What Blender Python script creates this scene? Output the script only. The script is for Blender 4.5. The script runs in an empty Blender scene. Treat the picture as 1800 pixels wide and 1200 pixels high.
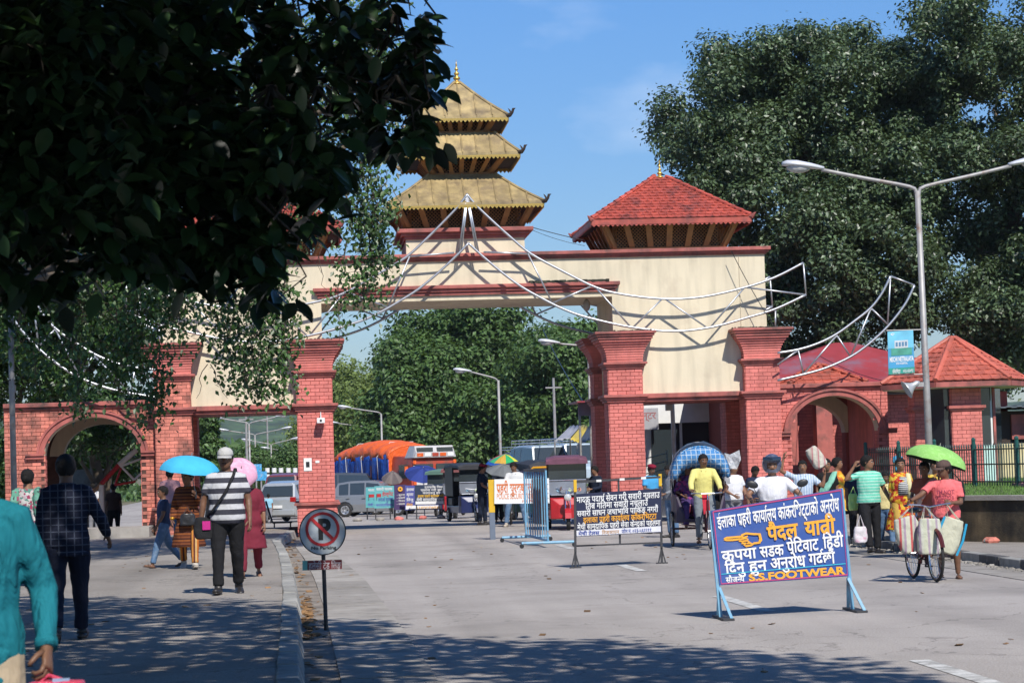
import bpy, bmesh, math, random
import numpy as np
from mathutils import Vector, Matrix, Euler, noise
R = math.radians
PI = math.pi
rng = random.Random(7)
S = bpy.context.scene
COL = S.collection

# ---------------------------------------------------------------- camera, sky, sun, exposure
FPX, YAW, PITCH, ROLL, CAMH = 4000.0, 0.0873, 0.0525, 0.031, 1.72
cd = bpy.data.cameras.new('camera')
cd.sensor_width = 36.0
cd.lens = FPX / 1800 * 36.0
cd.clip_start = 0.3
cd.clip_end = 6000
cam = bpy.data.objects.new('camera', cd)
COL.objects.link(cam)
cam.matrix_world = Matrix.Translation((0, 0, CAMH)) @ Matrix.Rotation(-YAW, 4, 'Z') @ Matrix.Rotation(PI/2 + PITCH, 4, 'X') @ Matrix.Rotation(-ROLL, 4, 'Z')
cd.dof.use_dof = True
cd.dof.focus_distance = 45.0
cd.dof.aperture_fstop = 9.0
S.camera = cam
CM = cam.matrix_world.to_3x3()

SUNV = Vector((0.25, -0.90, 1.0)).normalized()      # towards the sun
EL = math.asin(SUNV.z)
AZ = math.atan2(SUNV.x, SUNV.y)                     # clockwise from +Y
W = bpy.data.worlds.new('World')
S.world = W
W.use_nodes = True
nt = W.node_tree
bg = nt.nodes['Background']
sky = nt.nodes.new('ShaderNodeTexSky')
sky.sky_type = 'NISHITA'
sky.sun_disc = False
sky.sun_elevation = EL
sky.sun_rotation = AZ
sky.air_density = 1.0
sky.dust_density = 0.0
sky.ozone_density = 3.0
# thin high clouds, a property of the whole sky dome
tc = nt.nodes.new('ShaderNodeTexCoord')
mp = nt.nodes.new('ShaderNodeMapping')
mp.inputs['Scale'].default_value = (1.2, 1.2, 3.0)
mp.inputs['Location'].default_value = (5.24, 3.3, 2.56)
nz = nt.nodes.new('ShaderNodeTexNoise')
nz.inputs['Scale'].default_value = 3.2
nz.inputs['Detail'].default_value = 9
nz.inputs['Roughness'].default_value = 0.55
rp = nt.nodes.new('ShaderNodeValToRGB')
rp.color_ramp.elements[0].position = 0.60
rp.color_ramp.elements[0].color = (0, 0, 0, 1)
rp.color_ramp.elements[1].position = 0.84
rp.color_ramp.elements[1].color = (0.60, 0.60, 0.60, 1)
mx = nt.nodes.new('ShaderNodeMix')
mx.data_type = 'RGBA'
mx.inputs['B'].default_value = (7.6, 8.2, 9.2, 1)
L = nt.links.new
L(tc.outputs['Generated'], mp.inputs['Vector'])
L(mp.outputs[0], nz.inputs['Vector'])
L(nz.outputs['Fac'], rp.inputs[0])
L(rp.outputs[0], mx.inputs['Factor'])
hs = nt.nodes.new('ShaderNodeHueSaturation')
hs.inputs['Saturation'].default_value = 1.25
L(sky.outputs[0], hs.inputs['Color'])
tint = nt.nodes.new('ShaderNodeVectorMath')
tint.operation = 'MULTIPLY'
tint.inputs[1].default_value = (0.77, 0.84, 1.0)
L(hs.outputs[0], tint.inputs[0])
sepz = nt.nodes.new('ShaderNodeSeparateXYZ')
L(tc.outputs['Generated'], sepz.inputs[0])
low = nt.nodes.new('ShaderNodeMapRange')
low.inputs['From Min'].default_value = 0.0
low.inputs['From Max'].default_value = 0.22
low.inputs['To Min'].default_value = 0.60
low.inputs['To Max'].default_value = 1.0
L(sepz.outputs['Z'], low.inputs['Value'])
lows = nt.nodes.new('ShaderNodeVectorMath')
lows.operation = 'SCALE'
L(tint.outputs[0], lows.inputs[0])
L(low.outputs[0], lows.inputs['Scale'])
L(lows.outputs[0], mx.inputs['A'])
L(mx.outputs['Result'], bg.inputs[0])
bg.inputs[1].default_value = 0.122

sd = bpy.data.lights.new('sun', 'SUN')
sd.energy = 5.0
sd.angle = R(0.53)
sd.color = (1.0, 0.955, 0.88)
sun = bpy.data.objects.new('sun', sd)
sun.rotation_euler = SUNV.to_track_quat('Z', 'Y').to_euler()
sun.location = (10, -30, 40)
COL.objects.link(sun)
S.view_settings.view_transform = 'Standard'
S.view_settings.look = 'None'
S.view_settings.exposure = 0.15
S.view_settings.gamma = 1.0
S.view_settings.use_curve_mapping = False
S.cycles.max_bounces = 5
S.cycles.diffuse_bounces = 3
S.cycles.glossy_bounces = 2
S.cycles.transmission_bounces = 4
S.cycles.transparent_max_bounces = 8
S.cycles.use_adaptive_sampling = True
S.cycles.adaptive_threshold = 0.02
S.cycles.use_denoising = True


# ---------------------------------------------------------------- pixel (1800x1200 photograph) to world
def ray(x, y):
 return CM @ Vector(((x - 900) / FPX, -(y - 600) / FPX, -1.0))
def P(x, y, Y):                                     # point seen at (x, y), standing at depth Y
 d = ray(x, y)
 return Vector((0, 0, CAMH)) + d * (Y / d.y)
def G(x, y, z=0.0):                                 # the same on level ground z
 d = ray(x, y)
 return Vector((0, 0, CAMH)) + d * ((z - CAMH) / d.z)
def gz(y):                                          # road level: falls away gently beyond the gate
 return 0.0 if y < 62 else max(-0.012 * (y - 62), -0.6)

# ---------------------------------------------------------------- materials
MATS = {}
def mat(name, col, rough=0.6, metal=0.0, var=0.12, scale=6.0, bump=0.0, bscale=40.0, spec=0.5, dirt=None, dirt_amt=0.0, dscale=1.5,
  island=0.0, trans=0.0, alpha=None, coat=0.0, wrinkle=0.0, sheen=0.0, emit=None):
 if name in MATS: return MATS[name]
 m = bpy.data.materials.new(name)
 MATS[name] = m
 m.use_nodes = True
 t = m.node_tree
 b = t.nodes['Principled BSDF']
 N = t.nodes.new
 lk = t.links.new
 b.inputs['Roughness'].default_value = rough
 b.inputs['Metallic'].default_value = metal
 b.inputs['Specular IOR Level'].default_value = spec
 b.inputs['Coat Weight'].default_value = coat
 b.inputs['Sheen Weight'].default_value = sheen
 if trans: b.inputs['Transmission Weight'].default_value = trans
 if alpha is not None: b.inputs['Alpha'].default_value = alpha
 c = N('ShaderNodeTexCoord')
 if var > 0:
  n = N('ShaderNodeTexNoise')
  n.inputs['Scale'].default_value = scale
  n.inputs['Detail'].default_value = 4
  lk(c.outputs['Object'], n.inputs['Vector'])
  mr = N('ShaderNodeMapRange')
  mr.inputs['From Min'].default_value = 0.25
  mr.inputs['From Max'].default_value = 0.75
  mr.inputs['To Min'].default_value = 1 - var
  mr.inputs['To Max'].default_value = 1 + var
  lk(n.outputs['Fac'], mr.inputs['Value'])
  v = mr.outputs[0]
  if island > 0:
   g = N('ShaderNodeNewGeometry')
   m2 = N('ShaderNodeMapRange')
   m2.inputs['To Min'].default_value = 1 - island
   m2.inputs['To Max'].default_value = 1 + island
   oi = N('ShaderNodeObjectInfo')
   ad = N('ShaderNodeMath'); ad.operation = 'ADD'
   fr = N('ShaderNodeMath'); fr.operation = 'FRACT'
   lk(g.outputs['Random Per Island'], ad.inputs[0])
   lk(oi.outputs['Random'], ad.inputs[1])
   lk(ad.outputs[0], fr.inputs[0])
   lk(fr.outputs[0], m2.inputs['Value'])
   mu = N('ShaderNodeMath'); mu.operation = 'MULTIPLY'
   lk(v, mu.inputs[0]); lk(m2.outputs[0], mu.inputs[1])
   v = mu.outputs[0]
  vm = N('ShaderNodeVectorMath'); vm.operation = 'SCALE'
  vm.inputs[0].default_value = col[:3]
  lk(v, vm.inputs['Scale'])
  out = vm.outputs[0]
  if dirt is not None:
   n2 = N('ShaderNodeTexNoise')
   n2.inputs['Scale'].default_value = dscale
   n2.inputs['Detail'].default_value = 8
   n2.inputs['Roughness'].default_value = 0.65
   gm = N('ShaderNodeNewGeometry')
   lk(gm.outputs['Position'], n2.inputs['Vector'])
   r2 = N('ShaderNodeMapRange')
   r2.inputs['From Min'].default_value = 0.62 - dirt_amt * 0.3
   r2.inputs['From Max'].default_value = 0.80 - dirt_amt * 0.25
   lk(n2.outputs['Fac'], r2.inputs['Value'])
   mm = N('ShaderNodeMix'); mm.data_type = 'RGBA'
   lk(r2.outputs[0], mm.inputs['Factor'])
   lk(out, mm.inputs['A'])
   mm.inputs['B'].default_value = (*dirt, 1)
   out = mm.outputs['Result']
  lk(out, b.inputs['Base Color'])
 else:
  b.inputs['Base Color'].default_value = (*col[:3], 1)
 if bump > 0:
  nb = N('ShaderNodeTexNoise')
  nb.inputs['Scale'].default_value = bscale
  nb.inputs['Detail'].default_value = 5
  lk(c.outputs['Object'], nb.inputs['Vector'])
  bp = N('ShaderNodeBump')
  bp.inputs['Strength'].default_value = bump
  bp.inputs['Distance'].default_value = 0.02
  lk(nb.outputs['Fac'], bp.inputs['Height'])
  lk(bp.outputs[0], b.inputs['Normal'])
 if wrinkle > 0:
  nb = N('ShaderNodeTexNoise')
  mpp = N('ShaderNodeMapping')
  mpp.inputs['Scale'].default_value = (1, 1, 0.45)
  nb.inputs['Scale'].default_value = 9
  nb.inputs['Detail'].default_value = 3
  nb.inputs['Distortion'].default_value = 1.2
  lk(c.outputs['Object'], mpp.inputs['Vector'])
  lk(mpp.outputs[0], nb.inputs['Vector'])
  bp = N('ShaderNodeBump')
  bp.inputs['Strength'].default_value = wrinkle
  bp.inputs['Distance'].default_value = 0.06
  lk(nb.outputs['Fac'], bp.inputs['Height'])
  lk(bp.outputs[0], b.inputs['Normal'])
 if emit:
  b.inputs['Emission Color'].default_value = (*emit[:3], 1)
  b.inputs['Emission Strength'].default_value = emit[3]
 return m

# ---------------------------------------------------------------- mesh building
class MB:
 def __init__(s):
  s.v = []; s.f = []; s.mi = []; s.cur = 0
 def add(s, vs, fs, mi=None):
  o = len(s.v)
  s.v += [tuple(p) for p in vs]
  s.f += [tuple(i + o for i in f) for f in fs]
  s.mi += [s.cur if mi is None else mi] * len(fs)
  return s
 def box(s, a, b, M=None, taper=0.0, mi=None):
  x0, y0, z0 = a; x1, y1, z1 = b
  vs = []
  for z in (z0, z1):
   t = taper if z == z1 else 0
   vs += [(x0 + t, y0 + t, z), (x1 - t, y0 + t, z), (x1 - t, y1 - t, z), (x0 + t, y1 - t, z)]
  if M is not None: vs = [tuple(M @ Vector(p)) for p in vs]
  return s.add(vs, [(3, 2, 1, 0), (4, 5, 6, 7), (0, 1, 5, 4), (1, 2, 6, 5), (2, 3, 7, 6), (3, 0, 4, 7)], mi)
 def cbox(s, c, d, M=None, mi=None):
  return s.box([c[i] - d[i] / 2 for i in range(3)], [c[i] + d[i] / 2 for i in range(3)], M, 0, mi)
 def loft(s, rings, cap=True, closed=True, mi=None):
  n = len(rings[0]); vs = [p for r in rings for p in r]; fs = []
  m = n if closed else n - 1
  for k in range(len(rings) - 1):
   for i in range(m):
    j = (i + 1) % n
    fs.append((k * n + i, k * n + j, (k + 1) * n + j, (k + 1) * n + i))
  if cap and closed:
   fs.append(tuple(range(n - 1, -1, -1)))
   fs.append(tuple((len(rings) - 1) * n + i for i in range(n)))
  return s.add(vs, fs, mi)
 def tube(s, pts, r, seg=8, cap=True, mi=None, sq=None):
  pts = [Vector(p) for p in pts]
  rs = r if isinstance(r, (list, tuple)) else [r] * len(pts)
  rings = []; up = None
  for i, p in enumerate(pts):
   d = (pts[min(i + 1, len(pts) - 1)] - pts[max(i - 1, 0)])
   if d.length < 1e-9: d = Vector((0, 0, 1))
   d.normalize()
   if up is None:
    up = Vector((0, 0, 1)) if abs(d.z) < 0.9 else Vector((0, 1, 0))
   u = d.cross(up)
   if u.length < 1e-6: u = d.cross(Vector((1, 0, 0)))
   u.normalize(); w = u.cross(d).normalized(); up = w
   q = sq if sq else 1.0
   rings.append([tuple(p + (u * math.cos(2 * PI * k / seg) + w * q * math.sin(2 * PI * k / seg)) * rs[i]) for k in range(seg)])
  return s.loft(rings, cap, True, mi)
 def lathe(s, prof, c=(0, 0, 0), seg=16, mi=None):
  rings = [[(c[0] + r * math.cos(2 * PI * k / seg), c[1] + r * math.sin(2 * PI * k / seg), c[2] + z) for k in range(seg)] for r, z in prof]
  return s.loft(rings, True, True, mi)
 def ball(s, c, r, nu=12, nv=8, M=None, mi=None):
  r = r if isinstance(r, (list, tuple)) else (r, r, r)
  rings = []
  for j in range(nv + 1):
   a = PI * j / nv - PI / 2
   a = max(-PI / 2 + 0.04, min(PI / 2 - 0.04, a))
   ring = [Vector((r[0] * math.cos(a) * math.cos(2 * PI * k / nu), r[1] * math.cos(a) * math.sin(2 * PI * k / nu), r[2] * math.sin(a))) for k in range(nu)]
   rings.append([tuple((M @ p if M is not None else p) + Vector(c)) for p in ring])
  return s.loft(rings, True, True, mi)
 def prism(s, poly, y0, y1, M=None, mi=None):      # polygon in XZ, extruded along Y
  n = len(poly)
  vs = [(x, y0, z) for x, z in poly] + [(x, y1, z) for x, z in poly]
  if M is not None: vs = [tuple(M @ Vector(p)) for p in vs]
  fs = [tuple(range(n)), tuple(range(2 * n - 1, n - 1, -1))] + [(i, i + n, (i + 1) % n + n, (i + 1) % n) for i in range(n)]
  return s.add(vs, fs, mi)
 def quad(s, a, b, c, d, mi=None): return s.add([a, b, c, d], [(0, 1, 2, 3)], mi)
 def slab(s, quad, n, t, mi=None):                  # thick plate under a quad
  q = [Vector(p) for p in quad]; n = Vector(n).normalized() * t
  k = len(q)
  vs = q + [p - n for p in q]
  fs = [tuple(range(k)), tuple(range(2 * k - 1, k - 1, -1))] + [(i, i + k, (i + 1) % k + k, (i + 1) % k) for i in range(k)]
  return s.add(vs, fs, mi)
 def mesh(s, name, mats, smooth=False, off=None):
  me = bpy.data.meshes.new(name)
  v = s.v if off is None else [(p[0] - off[0], p[1] - off[1], p[2] - off[2]) for p in s.v]
  me.from_pydata(v, [], s.f)
  for m in mats: me.materials.append(m)
  if len(mats) > 1: me.polygons.foreach_set('material_index', s.mi)
  if smooth: me.polygons.foreach_set('use_smooth', [True] * len(s.f))
  me.update()
  return me
 def build(s, name, m, parent=None, smooth=False, world=True, kind=None, bevel=0.0, label=None):
  mats = m if isinstance(m, (list, tuple)) else [m]
  off = wloc(parent) if (parent is not None and world) else None
  me = s.mesh(name, mats, smooth, off)
  o = link(name, me, parent)
  if kind: o['kind'] = kind
  if label: o['label'] = label
  if bevel:
   md = o.modifiers.new('bevel', 'BEVEL'); md.width = bevel; md.segments = 2; md.limit_method = 'ANGLE'
  return o
def wloc(o):
 l = Vector((0, 0, 0))
 while o is not None:
  l = l + o.location; o = o.parent
 return l
def link(name, data, parent=None, loc=None):
 o = bpy.data.objects.new(name, data)
 COL.objects.link(o)
 if parent is not None: o.parent = parent
 if loc is not None: o.location = loc
 return o
def thing(name, label, cat, loc=(0, 0, 0), rotz=0.0, group=None, kind=None):
 o = bpy.data.objects.new(name, None)
 COL.objects.link(o)
 o.location = loc; o.rotation_euler = (0, 0, rotz)
 o['label'] = label; o['category'] = cat
 if group: o['group'] = group
 if kind: o['kind'] = kind
 return o
def tag(o, label, cat, group=None, kind=None):
 o['label'] = label; o['category'] = cat
 if group: o['group'] = group
 if kind: o['kind'] = kind
 return o
def dup(root, loc, rotz=None, label=None, scale=None):
 kids = {}
 for o in COL.objects:
  if o.parent is not None: kids.setdefault(o.parent, []).append(o)
 def rec(o, par):
  c = o.copy(); COL.objects.link(c)
  if par is not None: c.parent = par
  for k in kids.get(o, []): rec(k, c)
  return c
 r = rec(root, None)
 r.location = loc
 if rotz is not None: r.rotation_euler = (0, 0, rotz)
 if label: r['label'] = label
 if scale: r.scale = (scale, scale, scale)
 return r
def np_mesh(name, V, F4, m, parent=None, smooth=False, kind=None):
 me = bpy.data.meshes.new(name)
 V = np.asarray(V, dtype=np.float32); F4 = np.asarray(F4, dtype=np.int32)
 k = F4.shape[1]
 me.vertices.add(len(V)); me.vertices.foreach_set('co', V.ravel())
 me.loops.add(F4.size); me.loops.foreach_set('vertex_index', F4.ravel())
 me.polygons.add(len(F4)); me.polygons.foreach_set('loop_start', np.arange(0, F4.size, k, dtype=np.int32))
 me.polygons.foreach_set('loop_total', np.full(len(F4), k, dtype=np.int32))
 if smooth: me.polygons.foreach_set('use_smooth', np.ones(len(F4), dtype=bool))
 me.update(calc_edges=True)
 for mm in (m if isinstance(m, (list, tuple)) else [m]): me.materials.append(mm)
 o = link(name, me, parent)
 if kind: o['kind'] = kind
 return o
# ================================================================ materials of the setting
M_ASPH = mat('asphalt', (0.375, 0.342, 0.315), 0.92, var=0.30, scale=55, bump=0.6, bscale=60, spec=0.2, dirt=(0.29, 0.265, 0.245), dirt_amt=0.5, dscale=0.35)
M_PAVE = mat('pavement_surface', (0.29, 0.262, 0.232), 0.92, var=0.28, scale=45, bump=0.6, bscale=45, spec=0.2, dirt=(0.23, 0.205, 0.18), dirt_amt=0.5, dscale=0.5)
M_CONC = mat('worn_concrete', (0.32, 0.295, 0.265), 0.9, var=0.15, scale=3, bump=0.4, bscale=30, spec=0.25, island=0.13, dirt=(0.22, 0.20, 0.175), dirt_amt=0.4, dscale=1.2)
M_KERB = mat('kerb_concrete', (0.33, 0.32, 0.29), 0.85, var=0.15, scale=5, bump=0.3, island=0.12, dirt=(0.12, 0.11, 0.10), dirt_amt=0.4, dscale=2.5)
M_KERBD = mat('kerb_dark', (0.085, 0.082, 0.08), 0.85, var=0.25, scale=5, bump=0.3, island=0.25, dirt=(0.25, 0.24, 0.22), dirt_amt=0.3, dscale=3)
M_EARTH = mat('dry_earth', (0.20, 0.165, 0.12), 0.95, var=0.3, scale=0.8, bump=0.6, bscale=20, spec=0.1, dirt=(0.07, 0.10, 0.03), dirt_amt=0.6, dscale=0.4)
M_LINE = mat('road_paint', (0.62, 0.61, 0.58), 0.8, var=0.15, scale=12, dirt=(0.25, 0.24, 0.22), dirt_amt=0.7, dscale=6)
M_BRICK = mat('painted_brick', (0.64, 0.185, 0.155), 0.72, var=0.1, scale=5, bump=0.2, island=0.13, dirt=(0.50, 0.14, 0.115), dirt_amt=0.4, dscale=0.9)
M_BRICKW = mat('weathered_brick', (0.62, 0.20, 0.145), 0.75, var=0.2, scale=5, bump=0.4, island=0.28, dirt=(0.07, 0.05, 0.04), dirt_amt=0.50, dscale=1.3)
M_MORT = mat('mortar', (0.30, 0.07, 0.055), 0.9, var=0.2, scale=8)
M_MORTW = mat('mortar_dark', (0.09, 0.045, 0.035), 0.95, var=0.3, scale=8)
M_LEDGE = mat('ledge_paint', (0.42, 0.115, 0.095), 0.6, var=0.18, scale=3, bump=0.15, dirt=(0.12, 0.06, 0.05), dirt_amt=0.45, dscale=1.6)
M_CREAM = mat('cream_render', (0.69, 0.605, 0.445), 0.8, var=0.05, scale=1.2, bump=0.12, bscale=12, spec=0.2, dirt=(0.58, 0.49, 0.36), dirt_amt=0.3, dscale=0.9)
M_GOLD = mat('gilt_sheet', (0.45, 0.335, 0.155), 0.55, metal=0.2, var=0.22, scale=3.5, bump=0.15, bscale=9, island=0.10, dirt=(0.27, 0.20, 0.11), dirt_amt=0.6, dscale=2.2)
M_GOLDB = mat('gilt_bright', (0.62, 0.40, 0.10), 0.32, metal=0.6, var=0.12, scale=8)
M_TILE = mat('roof_tile_red', (0.44, 0.085, 0.058), 0.48, var=0.2, scale=3, bump=0.15, island=0.18, dirt=(0.13, 0.05, 0.045), dirt_amt=0.40, dscale=2.0)
M_TIMB = mat('ochre_timber', (0.36, 0.165, 0.055), 0.7, var=0.2, scale=6, bump=0.2, island=0.12)
M_TIMD = mat('dark_timber', (0.045, 0.03, 0.022), 0.8, var=0.2, scale=6)
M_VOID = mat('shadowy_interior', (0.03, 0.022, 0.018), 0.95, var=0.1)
M_STEEL = mat('galvanised_tube', (0.50, 0.51, 0.53), 0.42, metal=0.8, var=0.08, scale=14)
M_POLE = mat('grey_pole', (0.33, 0.32, 0.31), 0.55, metal=0.3, var=0.15, scale=6, dirt=(0.20, 0.11, 0.07), dirt_amt=0.3, dscale=4)
M_GRASS = mat('grass_blades', (0.10, 0.19, 0.035), 0.8, var=0.3, scale=3, island=0.3)
M_HILL = mat('forested_hill', (0.060, 0.105, 0.035), 0.95, var=0.8, scale=0.16, dirt=(0.018, 0.035, 0.016), dirt_amt=0.75, dscale=0.05)
M_WALLST = mat('stained_wall', (0.17, 0.125, 0.07), 0.9, var=0.3, scale=2.0, bump=0.4, dirt=(0.03, 0.027, 0.02), dirt_amt=0.75, dscale=0.8)
M_WHITEP = mat('white_paint', (0.74, 0.74, 0.72), 0.5, var=0.06, scale=5)
M_BLACK = mat('black_paint', (0.018, 0.018, 0.02), 0.45, var=0.1)
M_BARK = mat('bark', (0.11, 0.085, 0.06), 0.9, var=0.35, scale=4, bump=0.7, bscale=12)

def weather(m, lanes=None, cracks=0.0, streaks=0.0):
 """tyre-darkened lanes, hairline cracks, rain streaks: marks with a shape of their own, over the base colour"""
 t = m.node_tree; b = t.nodes['Principled BSDF']; N = t.nodes.new; lk = t.links.new
 src = b.inputs['Base Color'].links[0].from_socket
 g = N('ShaderNodeNewGeometry')
 def mul(src, fac):
  v = N('ShaderNodeVectorMath'); v.operation = 'SCALE'; lk(src, v.inputs[0]); lk(fac, v.inputs['Scale']); return v.outputs[0]
 def nz(sc, scale, lo, hi, a, b_, det=4):
  mp_ = N('ShaderNodeMapping'); mp_.inputs['Scale'].default_value = sc; lk(g.outputs['Position'], mp_.inputs[0])
  n = N('ShaderNodeTexNoise'); n.inputs['Scale'].default_value = scale; n.inputs['Detail'].default_value = det; lk(mp_.outputs[0], n.inputs['Vector'])
  r = N('ShaderNodeMapRange'); r.inputs['From Min'].default_value = a; r.inputs['From Max'].default_value = b_; r.inputs['To Min'].default_value = lo; r.inputs['To Max'].default_value = hi
  lk(n.outputs['Fac'], r.inputs['Value']); return r.outputs[0]
 if lanes: src = mul(src, nz((1, .035, 1), .9, .86, 1.05, .35, .6)); src = mul(src, nz((1, 1, 1), .22, .90, 1.04, .35, .6)); src = mul(src, nz((1, 1, 1), 1.7, .72, 1.0, .26, .36, 6))
 if streaks: src = mul(src, nz((1, 1, .10), 5.0, 1 - streaks, 1.02, .32, .55, 6)); src = mul(src, nz((1, 1, 1), .5, 1 - streaks * .6, 1.02, .35, .6))
 if cracks:
  vo = N('ShaderNodeTexVoronoi'); vo.feature = 'DISTANCE_TO_EDGE'; vo.inputs['Scale'].default_value = .32
  n = N('ShaderNodeTexNoise'); n.inputs['Scale'].default_value = 1.4; n.inputs['Detail'].default_value = 5; lk(g.outputs['Position'], n.inputs['Vector'])
  ad = N('ShaderNodeVectorMath'); ad.operation = 'ADD'; s2 = N('ShaderNodeVectorMath'); s2.operation = 'SCALE'; s2.inputs['Scale'].default_value = 1.6; lk(n.outputs['Color'], s2.inputs[0]); lk(g.outputs['Position'], ad.inputs[0]); lk(s2.outputs[0], ad.inputs[1]); lk(ad.outputs[0], vo.inputs['Vector'])
  r = N('ShaderNodeMapRange'); r.inputs['From Min'].default_value = .0; r.inputs['From Max'].default_value = cracks; r.inputs['To Min'].default_value = .55; r.inputs['To Max'].default_value = 1
  lk(vo.outputs['Distance'], r.inputs['Value']); src = mul(src, r.outputs[0])
 lk(src, b.inputs['Base Color'])
weather(M_ASPH, lanes=True, cracks=.006); weather(M_PAVE, lanes=True, cracks=.007); weather(M_CONC, cracks=.004, streaks=.1)
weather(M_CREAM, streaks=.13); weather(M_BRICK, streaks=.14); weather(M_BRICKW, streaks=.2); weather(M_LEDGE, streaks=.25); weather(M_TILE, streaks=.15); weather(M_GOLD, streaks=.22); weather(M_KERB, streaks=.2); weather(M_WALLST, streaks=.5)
# ================================================================ ground
def sheet(name, pts_l, pts_r, ys, z, m, nx=2, kind='structure', zf=None):
 mb = MB()
 for k, y in enumerate(ys):
  for i in range(nx):
   t = i / (nx - 1)
   x = pts_l(y) * (1 - t) + pts_r(y) * t
   mb.v.append((x, y, z + (gz(y) if zf is None else zf(x, y))))
 for k in range(len(ys) - 1):
  for i in range(nx - 1):
   a = k * nx + i
   mb.f.append((a, a + 1, a + nx + 1, a + nx)); mb.mi.append(0)
 o = mb.build(name, m)
 if kind: o['kind'] = kind
 return o
def interp(tab):
 ys = [t[0] for t in tab]; xs = [t[1] for t in tab]
 return lambda y: float(np.interp(y, ys, xs))
YS = [-60, -20, 0] + list(range(10, 66, 2)) + list(range(66, 130, 4)) + [160, 220]
kl = [G(x, y, 0.17) for x, y in ((486, 1200), (493, 1100), (497, 1040), (495, 1000), (489, 970), (478, 948))]
KL = interp([(-20, kl[0].x + 0.15)] + [(p.y, p.x) for p in kl] + [(57.4, -0.75)])
gl = [G(x, y) for x, y in ((772, 1200), (690, 1080), (642, 1020), (600, 983), (582, 966))]
GL = interp([(-20, 1.3)] + [(p.y, p.x) for p in gl] + [(60, 0.55)])
KR = lambda y: 9.72
o = sheet('ground', lambda y: -1500, lambda y: 1500, [-300, -60, 0, 30, 62, 80, 110, 200, 400, 900, 2500], -0.05, M_EARTH, 9)
o = sheet('road', lambda y: GL(y) - 0.03 if y < 57 else (0.5 if y < 63 else -14), lambda y: KR(y) if y < 58 else (7.5 if y < 63 else 17), sorted(YS + [57, 57.5, 62, 63]), 0.0, M_ASPH, 5)
o = sheet('left_pavement', lambda y: -14, lambda y: KL(y), [y for y in YS if y < 60] + [61.5], 0.15, M_PAVE, 5, zf=lambda x, y: 0)
sheet('yard_behind_gate', lambda y: -40, lambda y: 40, [58.5, 60, 61.5, 62, 66, 80, 100, 112, 160], -0.012, M_ASPH, 3)
mb = MB().box((-14, 61.5, -0.05), (0.3, 61.6, 0.15)); mb.build('pavement_end_kerb', M_CONC)['kind'] = 'structure'
o = sheet('right_pavement', lambda y: KR(y) + 0.12, lambda y: 24, [-20, 0, 20, 30, 36, 38, 45, 56.5], 0.13, M_PAVE, 4, zf=lambda x, y: 0)

# gutter strip of separate concrete slabs, left kerb stones, right kerb stones: pieces of their own
g = thing('gutter_strip', 'strip of worn concrete slabs between the left kerb and the asphalt', 'gutter', (0, 0, 0)); g['kind'] = 'structure'; del g['category']
y = 8.0
while y < 57:
 y1 = min(57.2, y + rng.uniform(1.5, 2.4))
 a, b = KL(y) + 0.2, GL(y); a2, b2 = KL(y1) + 0.2, GL(y1)
 t = rng.uniform(-0.004, 0.004)
 def q(a, b, ya, a2, b2, yb):
  mb = MB(); z = 0.012 + t
  mb.slab([(a, ya, z), (b, ya, z), (b2, yb, z), (a2, yb, z)], (0, 0, 1), 0.05)
  return mb
 m = a + 0.30; m2 = a2 + 0.30
 q(m, b, y + 0.012, m2, b2, y1 - 0.012).build('slab', M_CONC, g)
 y = y1
sheet('kerb_side_dirt', lambda y: KL(y) + 0.05, lambda y: KL(y) + 0.5, [0, 10, 16, 20, 24, 28, 34, 40, 46, 52, 57], 0.001, mat('gutter_dirt', (0.25, 0.215, 0.18), .95, var=.3, scale=6, bump=.6, bscale=25, dirt=(.10, .085, .07), dirt_amt=.5, dscale=1.5), 3)
g = thing('left_kerb', 'pale concrete kerb of separate stones along the left pavement', 'kerb', (0, 0, 0)); g['kind'] = 'structure'; del g['category']
y = 9.0
while y < 57:
 y1 = y + 0.62
 x, x1 = KL(y), KL(y1)
 j = rng.uniform(-0.008, 0.008); zj = rng.uniform(-0.006, 0.006)
 MB().add([(x + j, y + .01, -0.04), (x + .23 + j, y + .01, -0.04), (x1 + .23 + j, y1 - .01, -0.04), (x1 + j, y1 - .01, -0.04),
              (x + j, y + .01, 0.17 + zj), (x + .17 + j, y + .01, 0.165 + zj), (x1 + .17 + j, y1 - .01, 0.165 + zj), (x1 + j, y1 - .01, 0.17 + zj)],
             [(3, 2, 1, 0), (4, 5, 6, 7), (0, 1, 5, 4), (1, 2, 6, 5), (2, 3, 7, 6), (3, 0, 4, 7)]).build('kerb_stone', M_KERB, g, bevel=0.012)
 y = y1
g = thing('right_kerb', 'dark grey kerb of separate stones along the right pavement', 'kerb', (0, 0, 0)); g['kind'] = 'structure'; del g['category']
y = 20.0; k = 0
while y < 56:
 y1 = y + 1.0
 j = rng.uniform(-0.02, 0.02)
 MB().box((KR(y) - 0.02 + j, y + .015, -0.03), (KR(y) + 0.16 + j, y1 - .015, 0.142 + rng.uniform(-.01, .01))).build('kerb_stone', M_KERBD if rng.random() < .75 else M_KERB, g, bevel=0.015)
 y = y1; k += 1
g = thing('right_gutter', 'strip of long concrete slabs in front of the right kerb', 'gutter', (0, 0, 0)); g['kind'] = 'structure'; del g['category']
y = 18.0
while y < 56:
 y1 = y + rng.uniform(2.6, 3.4); MB().slab([(8.95, y + .015, .009), (9.69, y + .015, .009), (9.69, y1 - .015, .009), (8.95, y1 - .015, .009)], (0, 0, 1), .05).build('slab', M_CONC, g); y = y1
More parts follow.
